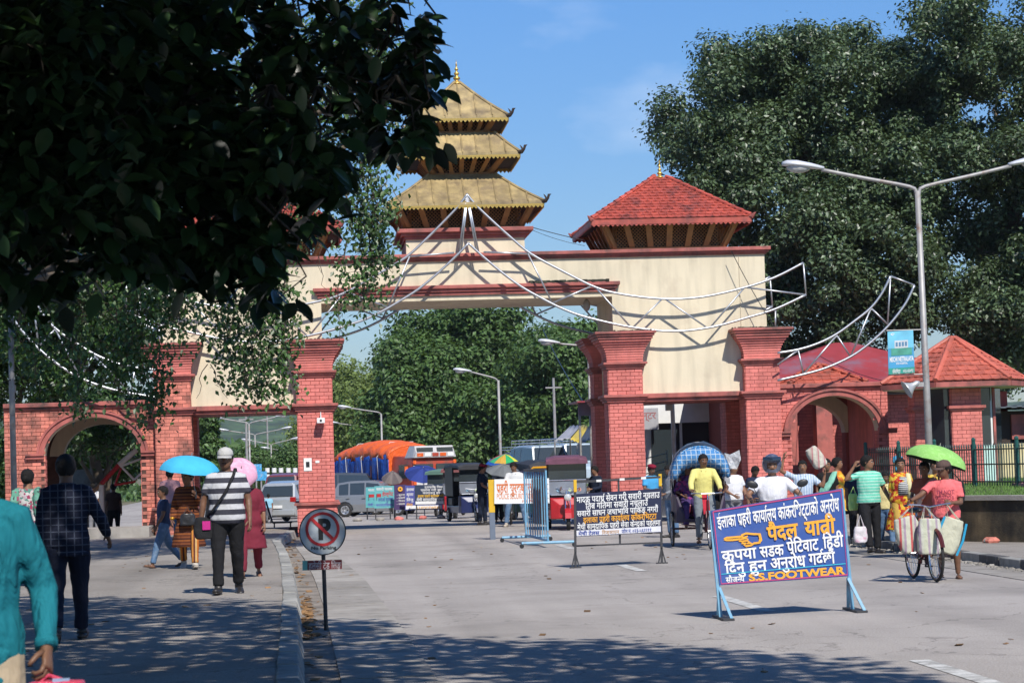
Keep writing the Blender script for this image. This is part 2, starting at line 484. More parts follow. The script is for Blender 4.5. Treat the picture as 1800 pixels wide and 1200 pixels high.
# painted lane dashes
g = thing('lane_marking', 'broken white centre line worn into the asphalt', 'marking', (0, 0, 0)); g['kind'] = 'structure'; del g['category']
for (ya, yb) in ((14.0, 18.3), (24.6, 27.6), (34.3, 36.6), (43.6, 46.2), (52, 54.2)):
 MB().quad((4.78, ya, 0.005), (4.95, ya, 0.005), (4.93, yb, 0.005), (4.76, yb, 0.005)).build('dash', M_LINE, g)

# pebbles and dry leaves at the road edges, strewn too densely to count
def scatter_flat(name, m, n, fx, size, z, flat=0.25):
 mb = MB()
 for k in range(n):
  x, y = fx()
  s = size * rng.uniform(.4, 1.3); a = rng.uniform(0, 6.28)
  M = Matrix.Translation((x, y, z + s * flat * .4)) @ Matrix.Rotation(a, 4, 'Z') @ Matrix.Rotation(rng.uniform(-.5, .5), 4, 'X')
  mb.cbox((0, 0, 0), (s, s * rng.uniform(.4, .9), s * flat), M)
 o = mb.build(name, m); o['kind'] = 'stuff'; return o
def f1():
 y = rng.uniform(14, 56) if rng.random() < .5 else rng.uniform(23, 30); return KL(y) + 0.24 + abs(rng.gauss(0, .08)), y
M_DLEAF = mat('dead_leaves', (0.20, 0.11, 0.045), 0.8, var=0.3, scale=20, island=0.6)
M_PEB = mat('gravel_stones', (0.27, 0.25, 0.22), 0.9, var=0.3, scale=20, island=0.4)
o = scatter_flat('dead_leaves', M_DLEAF, 240, f1, 0.07, 0.012, 0.08); tag(o, 'brown dead leaves gathered along the foot of the left kerb', 'dead leaves', kind='stuff')
o = scatter_flat('loose_gravel', M_PEB, 900, lambda: (9.66 - abs(rng.gauss(0, .12)), rng.uniform(26, 56)), 0.05, 0.0, 0.5); tag(o, 'loose gravel lying along the right kerb', 'gravel', kind='stuff')
o = scatter_flat('scattered_litter', M_DLEAF, 110, lambda: (rng.uniform(-6, 9), rng.uniform(17, 50)), 0.06, 0.005, 0.1); tag(o, 'small dry leaves and scraps strewn on the open road', 'litter', kind='stuff')
o = scatter_flat('pavement_litter', M_DLEAF, 60, lambda: (rng.uniform(-6, -0.6), rng.uniform(19, 50)), 0.06, 0.152, 0.1); tag(o, 'dry leaves and scraps strewn on the left pavement', 'litter', kind='stuff')

# ================================================================ gateway
CX = 3.95
def steps(mb, x0, x1, y0, y1, prof, mi=None):
 """horizontal moulding: prof = [(z0, z1, out)] rings round the rectangle"""
 for za, zb, o_ in prof: mb.box((x0 - o_, y0 - o_, za), (x1 + o_, y1 + o_, zb), mi=mi)
BR = {}
def brick_mesh(l, h, t, m):
 k = (round(l, 3), round(h, 3), m.name)
 if k not in BR:
  b = 0.006
  v = []
  for y_, i_ in ((0, 0), (-t + b, 0), (-t, b)):
   v += [(i_, y_, i_), (l - i_, y_, i_), (l - i_, y_, h - i_), (i_, y_, h - i_)]
  mb = MB().add(v, [(0, 1, 5, 4), (1, 2, 6, 5), (2, 3, 7, 6), (3, 0, 4, 7), (4, 5, 9, 8), (5, 6, 10, 9), (6, 7, 11, 10), (7, 4, 8, 11), (8, 9, 10, 11)])
  BR[k] = mb.mesh('brick', [m])
 return BR[k]
def lay(parent, stuff, m, x0, x1, z0, z1, yf, budget, skip=None, M=None, course=0.0925, bl=0.225, t=0.016):
 """bricks on the vertical face y = yf (facing -y); M turns the face for other sides"""
 n = max(1, round((z1 - z0) / course)); ch = (z1 - z0) / n; j = 0.009
 for k in range(n):
  z = z0 + k * ch
  x = x0 - (bl / 2 if k % 2 else 0)
  while x < x1 - 0.01:
   a, b = max(x, x0), min(x + bl, x1)
   if b - a > 0.03 and not (skip and skip((a + b) / 2, z + ch / 2)):
    l = b - a - j; h = ch - j
    tt = t + rng.uniform(-0.004, 0.004)
    if budget[0] > 0 and M is None:
     o = link('brick', brick_mesh(l, h, t, m), parent, Vector((a + j / 2, yf - rng.uniform(-.003, .003), z + j / 2)) - wloc(parent))
     budget[0] -= 1
    else:
     stuff.box((a + j / 2, yf - tt, z + j / 2), (b - j / 2, yf, z + ch - j / 2), M)
   x += bl

gate = thing('gateway', 'large brick and cream border gateway crowned by a tiered golden pagoda', 'gate', (CX, 57.5, 0))
YF, YB, PD = 57.5, 60.4, 0.9
PX = [CX - 7.49, CX - 3.95, CX + 3.95, CX + 7.49]
PW = 0.435
bst = MB(); bstw = MB()
budget = [300]
def pillar(cx, y0, front, weathered=False, nb=0):
 x0, x1, y1 = cx - PW, cx + PW, y0 + PD
 mo = M_MORTW if weathered else M_MORT
 mb = MB()
 mb.box((x0, y0, 0.0), (x1, y1, 4.3))
 mb.box((x0 - .05, y0 - .05, 0.0), (x1 + .05, y1 + .05, 0.72))
 p = mb.build('pillar', mo, gate)
 lb = MB()
 for pr in ([(0.72, .77, .09), (.77, .84, .14)], [(3.13, 3.19, .06), (3.19, 3.25, .10), (3.25, 3.32, .15)], [(3.98, 4.04, .05), (4.04, 4.09, .09), (4.09, 4.15, .13)]):
  lb = MB(); steps(lb, x0, x1, y0, y1, pr)
  lb.build('ledge', M_LEDGE, gate, bevel=0.01)
 # flared capital of stepped brick courses
 cb = MB()
 n = 9
 for k in range(n):
  t0, t1 = k / n, (k + 1) / n
  z0, z1 = 4.15 + 0.58 * t0, 4.15 + 0.58 * t1
  e0 = 0.02 + 0.26 * t0 ** 2.2
  cb.box((x0 - e0 - .012, y0 - e0 - .012, z0 + .006), (x1 + e0 + .012, y1 + e0 + .012, z1 - .006))
  cb.box((x0 - e0 + .01, y0 - e0 + .01, z0 - .006), (x1 + e0 - .01, y1 + e0 - .01, z1 + .006))
 cb.build('capital', M_BRICK, gate)
 sl = MB()
 steps(sl, x0, x1, y0, y1, [(4.725, 4.80, .27), (4.80, 4.86, .31), (4.86, 4.925, .35)])
 sl.build('capital_slab', M_LEDGE, gate, bevel=0.012)
 st = bstw if weathered else bst
 m = M_BRICKW if weathered else M_BRICK
 bud = [min(nb, budget[0])]
 b0 = bud[0]
 zs = [(0.85, 3.13, 0), (3.32, 3.98, 0), (0.10, .72, .05)]
 for za, zb, e in zs:
  lay(p, st, m, x0 - e, x1 + e, za, zb, y0 - e, bud if front else [0])
  ML = Matrix.Translation((x0 - e, y0 - e, 0)) @ Matrix.Rotation(-PI / 2, 4, 'Z')
  lay(p, st, m, -(PD + 2 * e), 0, za, zb, 0, [0], M=ML)
  MR = Matrix.Translation((x1 + e, y0 - e, 0)) @ Matrix.Rotation(PI / 2, 4, 'Z')
  lay(p, st, m, 0, PD + 2 * e, za, zb, 0, [0], M=MR)
  if not front: pass
 budget[0] -= b0 - bud[0]
 return p
pillar(PX[1], YF, True, nb=150); pillar(PX[2], YF, True, nb=150)
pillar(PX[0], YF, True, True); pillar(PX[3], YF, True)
for cx in PX: pillar(cx, YB, False)
o = bst.build('brickwork', M_BRICK, gate); o['kind'] = 'stuff'
o = bstw.build('brickwork', M_BRICKW, gate); o['kind'] = 'stuff'
# side walls closing each pillar pair above the ledge, cream blocks over the side openings
Y0, Y1 = 57.82, 60.98
for s in (-1, 1):
 xa, xb = (CX + s * 3.72, CX + s * 7.72)
 xa, xb = min(xa, xb), max(xa, xb)
 MB().box((xa, Y0, 3.34), (xb, Y1, 6.86)).build('cream_wall', M_CREAM, gate)
 li = MB(); a, b = (CX + s * 4.385, CX + s * 7.055); a, b = min(a, b), max(a, b)
 li.box((a - .02, Y0 - .10, 3.13), (b + .02, Y1 + .10, 3.22)); li.box((a - .02, Y0 - .17, 3.22), (b + .02, Y1 + .17, 3.34))
 li.build('lintel', M_LEDGE, gate, bevel=0.01)
MB().box((CX - 3.72, Y0, 5.86), (CX + 3.72, Y1, 6.86)).build('beam', M_CREAM, gate)
lb = MB(); steps(lb, CX - 3.75, CX + 3.75, Y0, Y1, [(5.985, 6.07, .06), (6.07, 6.15, .11), (6.15, 6.24, .17)]); lb.build('beam_ledge', M_LEDGE, gate, bevel=0.01)
lb = MB(); steps(lb, CX - 7.72, CX + 7.72, Y0, Y1, [(6.86, 6.91, .05), (6.91, 6.96, .10), (6.96, 7.05, .15)]); lb.build('cornice', M_LEDGE, gate, bevel=0.01)
# thin vertical joint line / conduit on the right cream wall
MB().tube([(CX + 7.05, Y0 - .01, 6.8), (CX + 7.05, Y0 - .01, 3.4)], 0.010, 6).build('conduit', M_CREAM, gate)
# centre block under the pagoda
MB().box((CX - 1.52, Y0 + .08, 7.05), (CX + 1.52, Y1 - .08, 7.46)).build('pagoda_base', M_CREAM, gate)
lb = MB(); steps(lb, CX - 1.52, CX + 1.52, Y0 + .08, Y1 - .08, [(7.44, 7.52, .05), (7.52, 7.60, .12), (7.60, 7.70, .22)]); lb.build('pagoda_base_cornice', M_LEDGE, gate, bevel=0.01)

CY = 59.4
def flare_body(cx, cy, hx0, hy0, z0, hx1, hy1, z1, nstrut, name='lattice_storey', dm=M_VOID):
 """dark core, sloping struts and diamond lattice screens between them"""
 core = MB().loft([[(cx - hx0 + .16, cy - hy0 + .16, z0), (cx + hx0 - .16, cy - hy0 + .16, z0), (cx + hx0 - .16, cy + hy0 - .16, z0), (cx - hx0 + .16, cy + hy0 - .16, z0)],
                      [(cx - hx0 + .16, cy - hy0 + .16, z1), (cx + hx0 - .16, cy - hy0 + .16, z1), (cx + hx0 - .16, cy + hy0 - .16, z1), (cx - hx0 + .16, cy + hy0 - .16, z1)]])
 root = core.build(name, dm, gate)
 sill = MB(); steps(sill, cx - hx0, cx + hx0, cy - hy0, cy + hy0, [(z0 - .01, z0 + .05, .04)]); sill.build('sill', M_TIMB, root)
 lat = MB()
 for side in range(4):
  h0, d0, h1, d1 = ((hx0, hy0, hx1, hy1), (hy0, hx0, hy1, hx1))[side % 2]
  Mx = Matrix.Translation((cx, cy, 0)) @ Matrix.Rotation(side * PI / 2, 4, 'Z')
  H = z1 - z0
  for i in range(nstrut + 1):
   u = -1 + 2 * i / nstrut
   edge = i in (0, nstrut)
   w = 0.062 * min(1, hx0) + .012 if not edge else 0.095
   a = Vector((u * (h0 - .03), -d0 + .0, z0 + .03)); b = Vector((u * (h1 - .04), -d1, z1))
   a2 = a + Vector((0, .07, 0)); b2 = b + Vector((0, .07, 0))
   e = Vector((w, 0, 0))
   v = [a - e, a + e, a2 + e, a2 - e, b - e, b + e, b2 + e, b2 - e]
   sb = MB().add([tuple(Mx @ p) for p in v], [(3, 2, 1, 0), (4, 5, 6, 7), (0, 1, 5, 4), (1, 2, 6, 5), (2, 3, 7, 6), (3, 0, 4, 7)])
   sb.build('strut', M_TIMB, root)
  dy = -d0 + .10
  n = max(6, int(h0 * 2 / 0.09)); st = 2 * h0 / n
  for sgn in (-1, 1):
   for i in range(-int(H / st) - 1, n + int(H / st) + 1):
    x0 = -h0 + i * st
    ta, tb = 0.0, H
    xa, xb = x0, x0 + sgn * H
    # clip to width
    def cl(x): return max(-h0, min(h0, x))
    if sgn > 0:
     lo, hi = max(xa, -h0), min(xb, h0)
     if hi <= lo: continue
     za, zb = lo - x0, hi - x0
    else:
     lo, hi = max(xb, -h0), min(xa, h0)
     if hi <= lo: continue
     za, zb = x0 - hi, x0 - lo
     lo, hi = hi, lo
    p = Mx @ Vector((lo, dy - .004 * sgn, z0 + za)); q = Mx @ Vector((hi, dy - .004 * sgn, z0 + zb))
    d = (q - p).normalized(); nrm = (Mx.to_3x3() @ Vector((0, -1, 0))); w = d.cross(nrm) * 0.0115
    t = nrm * 0.006
    lat.add([p - w + t, p + w + t, q + w + t, q - w + t, p - w - t, p + w - t, q + w - t, q - w - t], [(0, 1, 2, 3), (7, 6, 5, 4), (0, 4, 5, 1), (1, 5, 6, 2), (2, 6, 7, 3), (3, 7, 4, 0)])
 lo = lat.build('lattice', M_TIMB, root); lo['kind'] = 'stuff'
 return root
def gold_roof(cx, cy, he, ze, ht, zt, npan):
 """four faces of separate standing-seam sheets, fringe, curled corner birds"""
 so = MB().loft([[(cx - he, cy - he, ze), (cx + he, cy - he, ze), (cx + he, cy + he, ze), (cx - he, cy + he, ze)],
     [(cx - (he + ht) / 2, cy - (he + ht) / 2, (ze + zt) / 2 - .13 * (zt - ze) - .03), (cx + (he + ht) / 2, cy - (he + ht) / 2, (ze + zt) / 2 - .13 * (zt - ze) - .03), (cx + (he + ht) / 2, cy + (he + ht) / 2, (ze + zt) / 2 - .13 * (zt - ze) - .03), (cx - (he + ht) / 2, cy + (he + ht) / 2, (ze + zt) / 2 - .13 * (zt - ze) - .03)],
     [(cx - ht, cy - ht, zt - .03), (cx + ht, cy - ht, zt - .03), (cx + ht, cy + ht, zt - .03), (cx - ht, cy + ht, zt - .03)]])
 root = so.build('pagoda_roof', M_TIMD, gate)
 up = 0.05
 fr = MB()
 for side in range(4):
  Mx = Matrix.Translation((cx, cy, 0)) @ Matrix.Rotation(side * PI / 2, 4, 'Z')
  w = 2 * he / npan
  nrm = Mx.to_3x3() @ Vector((0, -(zt - ze), (he - ht))).normalized()
  for i in range(npan):
   xa, xb = -he + i * w, -he + (i + 1) * w
   def top(x):                           # where the panel edge meets hip or top
    if abs(x) <= ht: return (x, -ht, zt)
    t = (he - abs(x)) / (he - ht)
    return (x, -(he + (ht - he) * t), ze + (zt - ze) * t)
   def sag(p):
    t = (p[2] - ze) / (zt - ze); return (p[0], p[1], p[2] - 0.045 * (zt - ze) * math.sin(PI * t) + up)
   pts = [(xa, -he, ze)]
   pts.append((xb, -he, ze))
   def col(x): return [sag((x, -he + (top(x)[1] + he) * t, ze + (top(x)[2] - ze) * t)) for t in (0, .25, .5, .75, 1)]
   A, B = col(xa + .004), col(xb - .004)
   mid = None
   vs = A + B; fs = [(k, k + 5, k + 6, k + 1) for k in range(4)]
   if xa < -ht < xb or xa < ht < xb:
    xm = -ht if xa < -ht < xb else ht
    Cc = col(xm); vs = A + Cc + B; fs = [(k, k + 5, k + 6, k + 1) for k in range(4)] + [(k + 5, k + 10, k + 11, k + 6) for k in range(4)]
   mb = MB()
   vv = [Mx @ Vector(p) for p in vs]
   n0 = len(vv); vv += [p - nrm * .02 for p in vv]
   mb.add(vv, fs + [tuple(n0 + i for i in reversed(f)) for f in fs])
   mb.tube([Mx @ Vector(p) + nrm * .012 for p in B], 0.022, 5)
   mb.box((xa + .005, -he - .012, ze - .015), (xb - .005, -he + .02, ze + up + .005), Mx)
   mb.build('roof_panel', M_GOLD, root)
  # fringe: band with triangular teeth
  fr.box((-he, -he - .01, ze - .06), (he, -he + .012, ze + .0), Mx)
  n = int(2 * he / 0.105)
  for i in range(n):
   a = -he + 2 * he * i / n; b = -he + 2 * he * (i + 1) / n
   vs = [(a, -he - .006, ze - .06), (b, -he - .006, ze - .06), ((a + b) / 2, -he - .006, ze - .12), (a, -he + .006, ze - .06), (b, -he + .006, ze - .06), ((a + b) / 2, -he + .006, ze - .12)]
   fr.add([Mx @ Vector(p) for p in vs], [(0, 2, 1), (3, 4, 5), (0, 3, 5, 2), (1, 2, 5, 4)])
  # hip rolls and corner birds
  hp = MB()
  hp.tube([Mx @ Vector((he - (he - ht) * t, -(he - (he - ht) * t), ze + (zt - ze) * t - 0.045 * (zt - ze) * math.sin(PI * t) + up + .02)) for t in (0, .25, .5, .75, 1)], 0.035, 6)
  hp.build('hip_roll', M_GOLD, root)
  bd = MB()
  c = Vector((he, -he, ze + .03))
  d = Vector((1, -1, 0)).normalized()
  bd.tube([Mx @ (c + d * a + Vector((0, 0, b))) for a, b in ((-.10, 0), (.06, .02), (.14, .08), (.17, .16), (.24, .17))], [.06, .055, .035, .035, .008], 7)
  bd.tube([Mx @ (c + d * a + Vector((0, 0, b))) for a, b in ((.10, .05), (.05, .13), (.0, .19))], [.03, .022, .006], 5)
  bd.build('corner_bird', M_TIMD if side in (0, 3) else M_GOLD, root)
 fr.build('eave_fringe', M_GOLDB, root)
 return root
def finial(x, y, z, s, nm='finial'):
 mb = MB().lathe([(0, 0), (.17, .0), (.19, .03), (.14, .07), (.07, .11), (.06, .14), (.11, .18), (.12, .22), (.06, .27), (.045, .30), (.085, .34), (.085, .38), (.04, .42), (.03, .46), (.06, .49), (.06, .52), (.028, .56), (.02, .62), (.035, .65), (.012, .70), (.004, .82)], (x, y, z), 16)
 mb.v = [((p[0] - x) * s + x, (p[1] - y) * s + y, (p[2] - z) * s + z) for p in mb.v]
 return mb.build(nm, M_GOLDB, gate, smooth=True)
flare_body(CX, CY, 1.47, 1.40, 7.70, 1.74, 1.74, 8.22, 6)
gold_roof(CX, CY, 2.0, 8.26, 0.86, 9.12, 10)
MB().box((CX - .80, CY - .80, 9.08), (CX + .80, CY + .80, 9.17)).build('roof_kerb', M_GOLD, gate)
flare_body(CX, CY, 0.76, 0.76, 9.17, 1.08, 1.08, 9.55, 6)
gold_roof(CX, CY, 1.48, 9.60, 0.88, 10.20, 8)
MB().box((CX - .74, CY - .74, 10.17), (CX + .74, CY + .74, 10.27)).build('roof_kerb', M_GOLD, gate)
flare_body(CX, CY, 0.70, 0.70, 10.27, 0.88, 0.88, 10.55, 6)
gold_roof(CX, CY, 1.23, 10.59, 0.06, 11.66, 6)
finial(CX, CY, 11.66, 0.80)

def tile_mesh(w, l, m):
 k = ('tile', round(w, 3), round(l, 3), m.name)
 if k not in BR:
  xs = [0, .12, .28, .5, .72, .88, 1.0]; hs = [.006, .014, .003, .0, .003, .014, .006]
  mb = MB(); n = len(xs)
  vs = [(x * w, 0, h + .022) for x, h in zip(xs, hs)] + [(x * w, l, h + .0) for x, h in zip(xs, hs)] + [(x * w, 0, h - .004) for x, h in zip(xs, hs)]
  fs = [(i, i + 1, n + i + 1, n + i) for i in range(n - 1)] + [(2 * n + i, 2 * n + i + 1, i + 1, i) for i in range(n - 1)]
  mb.add(vs, fs)
  BR[k] = mb.mesh('roof_tile', [m])
 return BR[k]
def tile_face(root, stuff, eL, eR, tL, tR, m, rows, tw, budget, lift=.015):
 eL, eR, tL, tR = map(Vector, (eL, eR, tL, tR))
 ux = (eR - eL).normalized()
 up = ((tL + tR) / 2 - (eL + eR) / 2); up = (up - ux * up.dot(ux)); L_ = up.length; up.normalize()
 nrm = ux.cross(up).normalized()
 M = Matrix((ux, up, nrm)).transposed().to_4x4()
 rl = L_ / rows
 for k in range(rows):
  t0, t1 = k / rows, (k + .95) / rows
  a = eL + (tL - eL) * t0; b = eR + (tR - eR) * t0
  a1 = eL + (tL - eL) * t1; b1 = eR + (tR - eR) * t1
  xa = min((a1 - a).dot(ux), (a1 - a).dot(ux)) * 0.5; W_ = (b - a).length
  n = max(1, round(W_ / tw)); w = W_ / n
  off = (k % 2) * .5
  for i in range(n):
   p = a + ux * (i * w)
   # keep within hips: shorten tiles on the edge
   x0 = i * w; x1 = x0 + w
   la, lb = (a1 - a).dot(ux) * .6, W_ + (b1 - b).dot(ux) * .6
   if x1 < la + .02 or x0 > lb - .02: continue
   p = p + nrm * (lift + rng.uniform(-.003, .003))
   wm = min(w, .999 * w)
   if budget[0] > 0:
    o = link('roof_tile', tile_mesh(tw - .006, rl * 1.08, m), root)
    Mm = M.copy(); Mm.translation = p - wloc(root)
    o.matrix_local = Mm @ Matrix.Diagonal((w / tw, 1, 1, 1)) @ Matrix.Rotation(rng.uniform(-.008, .008), 4, 'Z')
    budget[0] -= 1
   else:
    Mm = M.copy(); Mm.translation = p
    me = tile_mesh(tw - .006, rl * 1.08, m)
    stuff.add([Mm @ Vector((v.co.x * w / tw, v.co.y, v.co.z)) for v in me.vertices], [tuple(f.vertices) for f in me.polygons])
def tiled_roof(cx, cy, hx, hy, ze, tx, ty, zt, parent, rows=15, tw=.2, budget=None, name='tiled_roof', m=None, finx=True, fasc=M_LEDGE):
 m = m or M_TILE
 E = [(cx - hx, cy - hy, ze), (cx + hx, cy - hy, ze), (cx + hx, cy + hy, ze), (cx - hx, cy + hy, ze)]
 T = [(cx - tx, cy - ty, zt), (cx + tx, cy - ty, zt), (cx + tx, cy + ty, zt), (cx - tx, cy + ty, zt)]
 base = MB().loft([[(p[0], p[1], p[2] - .02) for p in E], [(p[0], p[1], p[2] - .01) for p in T]])
 root = base.build(name, M_TIMD if parent is gate else M_LEDGE, parent)
 st = MB()
 bud = budget if budget else [0]
 for k in (0, 3, 1, 2):
  tile_face(root, st, E[k], E[(k + 1) % 4], T[k], T[(k + 1) % 4], m, rows, tw, bud if k == 0 else [0])
 o = st.build('roof_tiles', m, root); o['kind'] = 'stuff'
 for k in range(4):
  rb = MB(); a, b = Vector(E[k]), Vector(T[k]); n = 11
  for i in range(n):
   p, q = a + (b - a) * (i / n), a + (b - a) * ((i + 1.08) / n)
   rb.tube([p + Vector((0, 0, .055)), q + Vector((0, 0, .035))], [.062, .05], 7)
  rb.build('hip_tiles', m, root)
 rb = MB(); rb.tube([Vector(T[0]) + Vector((0, 0, .05)), Vector(T[3]) + Vector((0, 0, .05))], .07, 8); rb.build('ridge_tiles', m, root)
 fb = MB(); e = .0
 for k in range(4):
  a, b = Vector(E[k]), Vector(E[(k + 1) % 4]); d = (b - a).normalized(); n_ = d.cross(Vector((0, 0, 1)))
  v = [a + n_ * .02, b + n_ * .02, b - n_ * .02, a - n_ * .02]
  fb.add([p + Vector((0, 0, -.13)) for p in v] + [p + Vector((0, 0, .0)) for p in v], [(3, 2, 1, 0), (4, 5, 6, 7), (0, 1, 5, 4), (1, 2, 6, 5), (2, 3, 7, 6), (3, 0, 4, 7)])
  if parent is gate:
   L_ = (b - a).length; nn = int(L_ / .12)
   for i in range(nn):
    p = a + d * (L_ * i / nn); q = a + d * (L_ * (i + 1) / nn); mm = (p + q) / 2 + Vector((0, 0, -.18))
    z = Vector((0, 0, -.13))
    fb.add([p + z + n_ * .012, q + z + n_ * .012, mm + n_ * .012, p + z, q + z, mm], [(0, 2, 1), (3, 4, 5), (0, 3, 5, 2), (1, 2, 5, 4)])
 fb.build('eave_board', m if parent is gate else fasc, root)
 return root
bud = [300]
for sx in (1, -1):
 rx = CX + sx * 5.25
 flare_body(rx, CY, 1.45, 1.55, 7.05, 1.76, 1.87, 7.72, 6)
 tiled_roof(rx, CY, 2.06, 2.1, 7.78, .16, .45, 9.02, gate, 15, .2, bud)
 finial(rx, CY - .4, 9.03, 0.60)
 for c in ((-1, -1), (1, -1), (-1, 1), (1, 1)):
  MB().tube([(rx + c[0] * (2.06 + a), CY + c[1] * (2.1 + a), 7.76 + b) for a, b in ((-.12, .02), (.03, .03), (.08, .10), (.11, .12))], [.07, .06, .03, .008], 6).build('corner_horn', M_LEDGE, gate)
# weeds and black mould on ledges
M_MOSS = mat('black_moss', (0.035, 0.037, 0.025), 0.95, var=0.5, scale=30, island=.5)
mo = MB()
for k in range(1500):
 if k % 2: x, yy, z = CX + rng.uniform(1.6, 3.6), Y0 - rng.uniform(.0, .16), 6.24
 else:
  q = PX[rng.choice((0, 1, 2, 3, 3, 2))]; x, yy, z = q + rng.uniform(-.75, .75), YF - rng.uniform(-.2, .33), 4.925
 s = rng.uniform(.006, .03) * (1.9 if k % 2 and rng.random() < .5 else 1)
 mo.cbox((x, yy, z + s * .5), (s * 1.6, s, s * 1.3), None)
o = mo.build('weeds', M_MOSS, gate); o['kind'] = 'stuff'
# notice papers and security camera on the pillar left of the main opening
M_PAPER = mat('paper', (0.75, 0.75, 0.72), 0.7, var=0.04)
p0 = P(541, 816, YF); nb_ = MB().box((p0.x - .10, YF - .03, p0.z - .16), (p0.x + .10, YF - .017, p0.z + .16)).build('notice', M_PAPER, gate)
MB().box((p0.x - .045, YF - .033, p0.z - .07), (p0.x + .045, YF - .030, p0.z + .07)).build('portrait_print', M_BLACK, nb_)
p0 = P(558, 811, YF); MB().box((p0.x - .05, YF - .025, p0.z - .03), (p0.x + .05, YF - .018, p0.z + .03)).build('notice', M_PAPER, gate)
p0 = P(564, 739, YF - .15)
sc_ = thing('security_camera', 'small white security camera on the brick pillar beside the main opening', 'camera', (p0.x, YF - .22, p0.z))
MB().cbox((p0.x, YF - .22, p0.z), (.20, .24, .13)).build('housing', M_WHITEP, sc_, bevel=.01)
MB().tube([(p0.x, YF - .335, p0.z), (p0.x, YF - .35, p0.z)], .03, 10).build('lens', M_BLACK, sc_)
MB().tube([(p0.x, YF - .20, p0.z + .06), (p0.x, YF - .18, p0.z + .18), (p0.x, YF - .0, p0.z + .22)], .012, 6).build('bracket', M_WHITEP, sc_)
# lamp hanging inside the opening at top right
p0 = P(1031, 533, 58.6)
fl = thing('flood_lamp', 'grey hanging lamp under the right end of the gateway beam', 'lamp', p0)
MB().ball((p0.x, 58.6, p0.z - .05), (.10, .10, .16), 12, 8).build('globe', mat('frosted_glass', (.35, .34, .31), .3, var=.1), fl, smooth=True)
MB().box((p0.x - .12, 58.45, p0.z + .12), (p0.x + .3, 58.75, p0.z + .19)).build('bracket', M_POLE, fl)

# ---------------------------------------------------------------- tube trusses
def smooth_pts(pts, n=4):
 out = []
 for i in range(len(pts) - 1):
  p0, p1, p2, p3 = pts[max(i - 1, 0)], pts[i], pts[i + 1], pts[min(i + 2, len(pts) - 1)]
  for k in range(n):
   t = k / n
   out.append(tuple(0.5 * ((2 * b) + (-a + c) * t + (2 * a - 5 * b + 4 * c - d) * t * t + (-a + 3 * b - 3 * c + d) * t ** 3) for a, b, c, d in zip(p0, p1, p2, p3)))
 return out + [tuple(pts[-1])]
def truss(name, label, Y, chords, webs, mirror=None, extra=None):
 """chords/webs in photograph pixels of the plane at depth Y; mirror about world x"""
 pts = []
 root = None
 Z = lambda p: (lambda q: (q.x, q.z))(P(p[0], p[1], 57.42))
 parts = []
 for c in chords:
  w = [Z(p) for p in c]
  parts.append(('chord', w, .032))
 for a, b in webs: parts.append(('web', [Z(a), Z(b)], .023))
 c0 = parts[0][1][0]
 x0 = c0[0] if mirror is None else mirror
 root = thing(name, label, 'truss', (x0, Y, c0[1]))
 for sgn in ((1,) if mirror is None else ((1, -1) if extra is None else extra)):
  for nm, w, r in parts:
   q = [(x0 + sgn * (x - x0) if mirror is not None else x, Y, z) for x, z in w]
   if nm == 'chord' and len(q) > 2: q = smooth_pts(q)
   MB().tube(q, r, 8).build(nm, M_STEEL, root, smooth=True)
 return root
o_ch = [(820, 341), (853, 392), (893, 417), (933, 447), (990, 477), (1047, 505), (1093, 517), (1163, 525), (1233, 522), (1310, 505), (1363, 487), (1412, 462)]
o_ch = [(820, 341), (838, 362), (862, 385), (893, 413), (933, 446), (990, 477), (1047, 505), (1093, 517), (1163, 525), (1233, 522), (1310, 505), (1363, 487), (1412, 462)]
i_ch = [(823, 427), (848, 450), (880, 477), (915, 503), (950, 523), (990, 543), (1033, 558), (1110, 575), (1183, 582), (1250, 575), (1317, 557), (1363, 543), (1417, 518)]
web = [((820, 345), (807, 443)), ((820, 345), (837, 440)), ((928, 446), (970, 531)), ((970, 533), (1040, 503)), ((1047, 505), (1108, 574)), ((1112, 576), (1163, 526)), ((1170, 526), (1243, 576)),
       ((1248, 576), (1308, 506)), ((1310, 505), (1417, 518)), ((1412, 462), (1417, 518)), ((850, 443), (928, 446)), ((1363, 546), (1363, 580))]
XT = P(821, 341, 57.42).x
M_ = truss('tube_truss', 'bright steel tube truss peaking at the centre across the gateway front', 57.42, [o_ch, i_ch], web, mirror=XT)
truss('tube_truss', 'steel tube truss behind the gateway, seen dark through the main opening', 61.75, [o_ch, i_ch], web, mirror=XT)
h = lambda L_: [(1300 + x / 2, 200 + y / 2) for x, y in L_]
so = h([(127, 842), (200, 830), (270, 808), (335, 775), (400, 728), (455, 683), (495, 630), (523, 573)])
si = h([(127, 938), (225, 915), (300, 893), (383, 855), (450, 808), (517, 745), (575, 670), (607, 605)])
sw = [tuple(h(p)) for p in [((127, 883), (200, 832)), ((200, 832), (218, 915)), ((218, 915), (335, 780)), ((335, 780), (383, 855)), ((383, 855), (455, 685)), ((455, 685), (517, 745)), ((523, 575), (513, 743)), ((523, 573), (607, 605))]]
truss('side_truss', 'curved steel tube truss sweeping up above the arched wall beside the hospital banner', 57.2, [so, si], sw)
truss('side_truss', 'curved steel tube truss behind hanging leaves above the arched wall beside the bare grey pole', 57.2, [so, si], sw, mirror=CX, extra=(-1,))
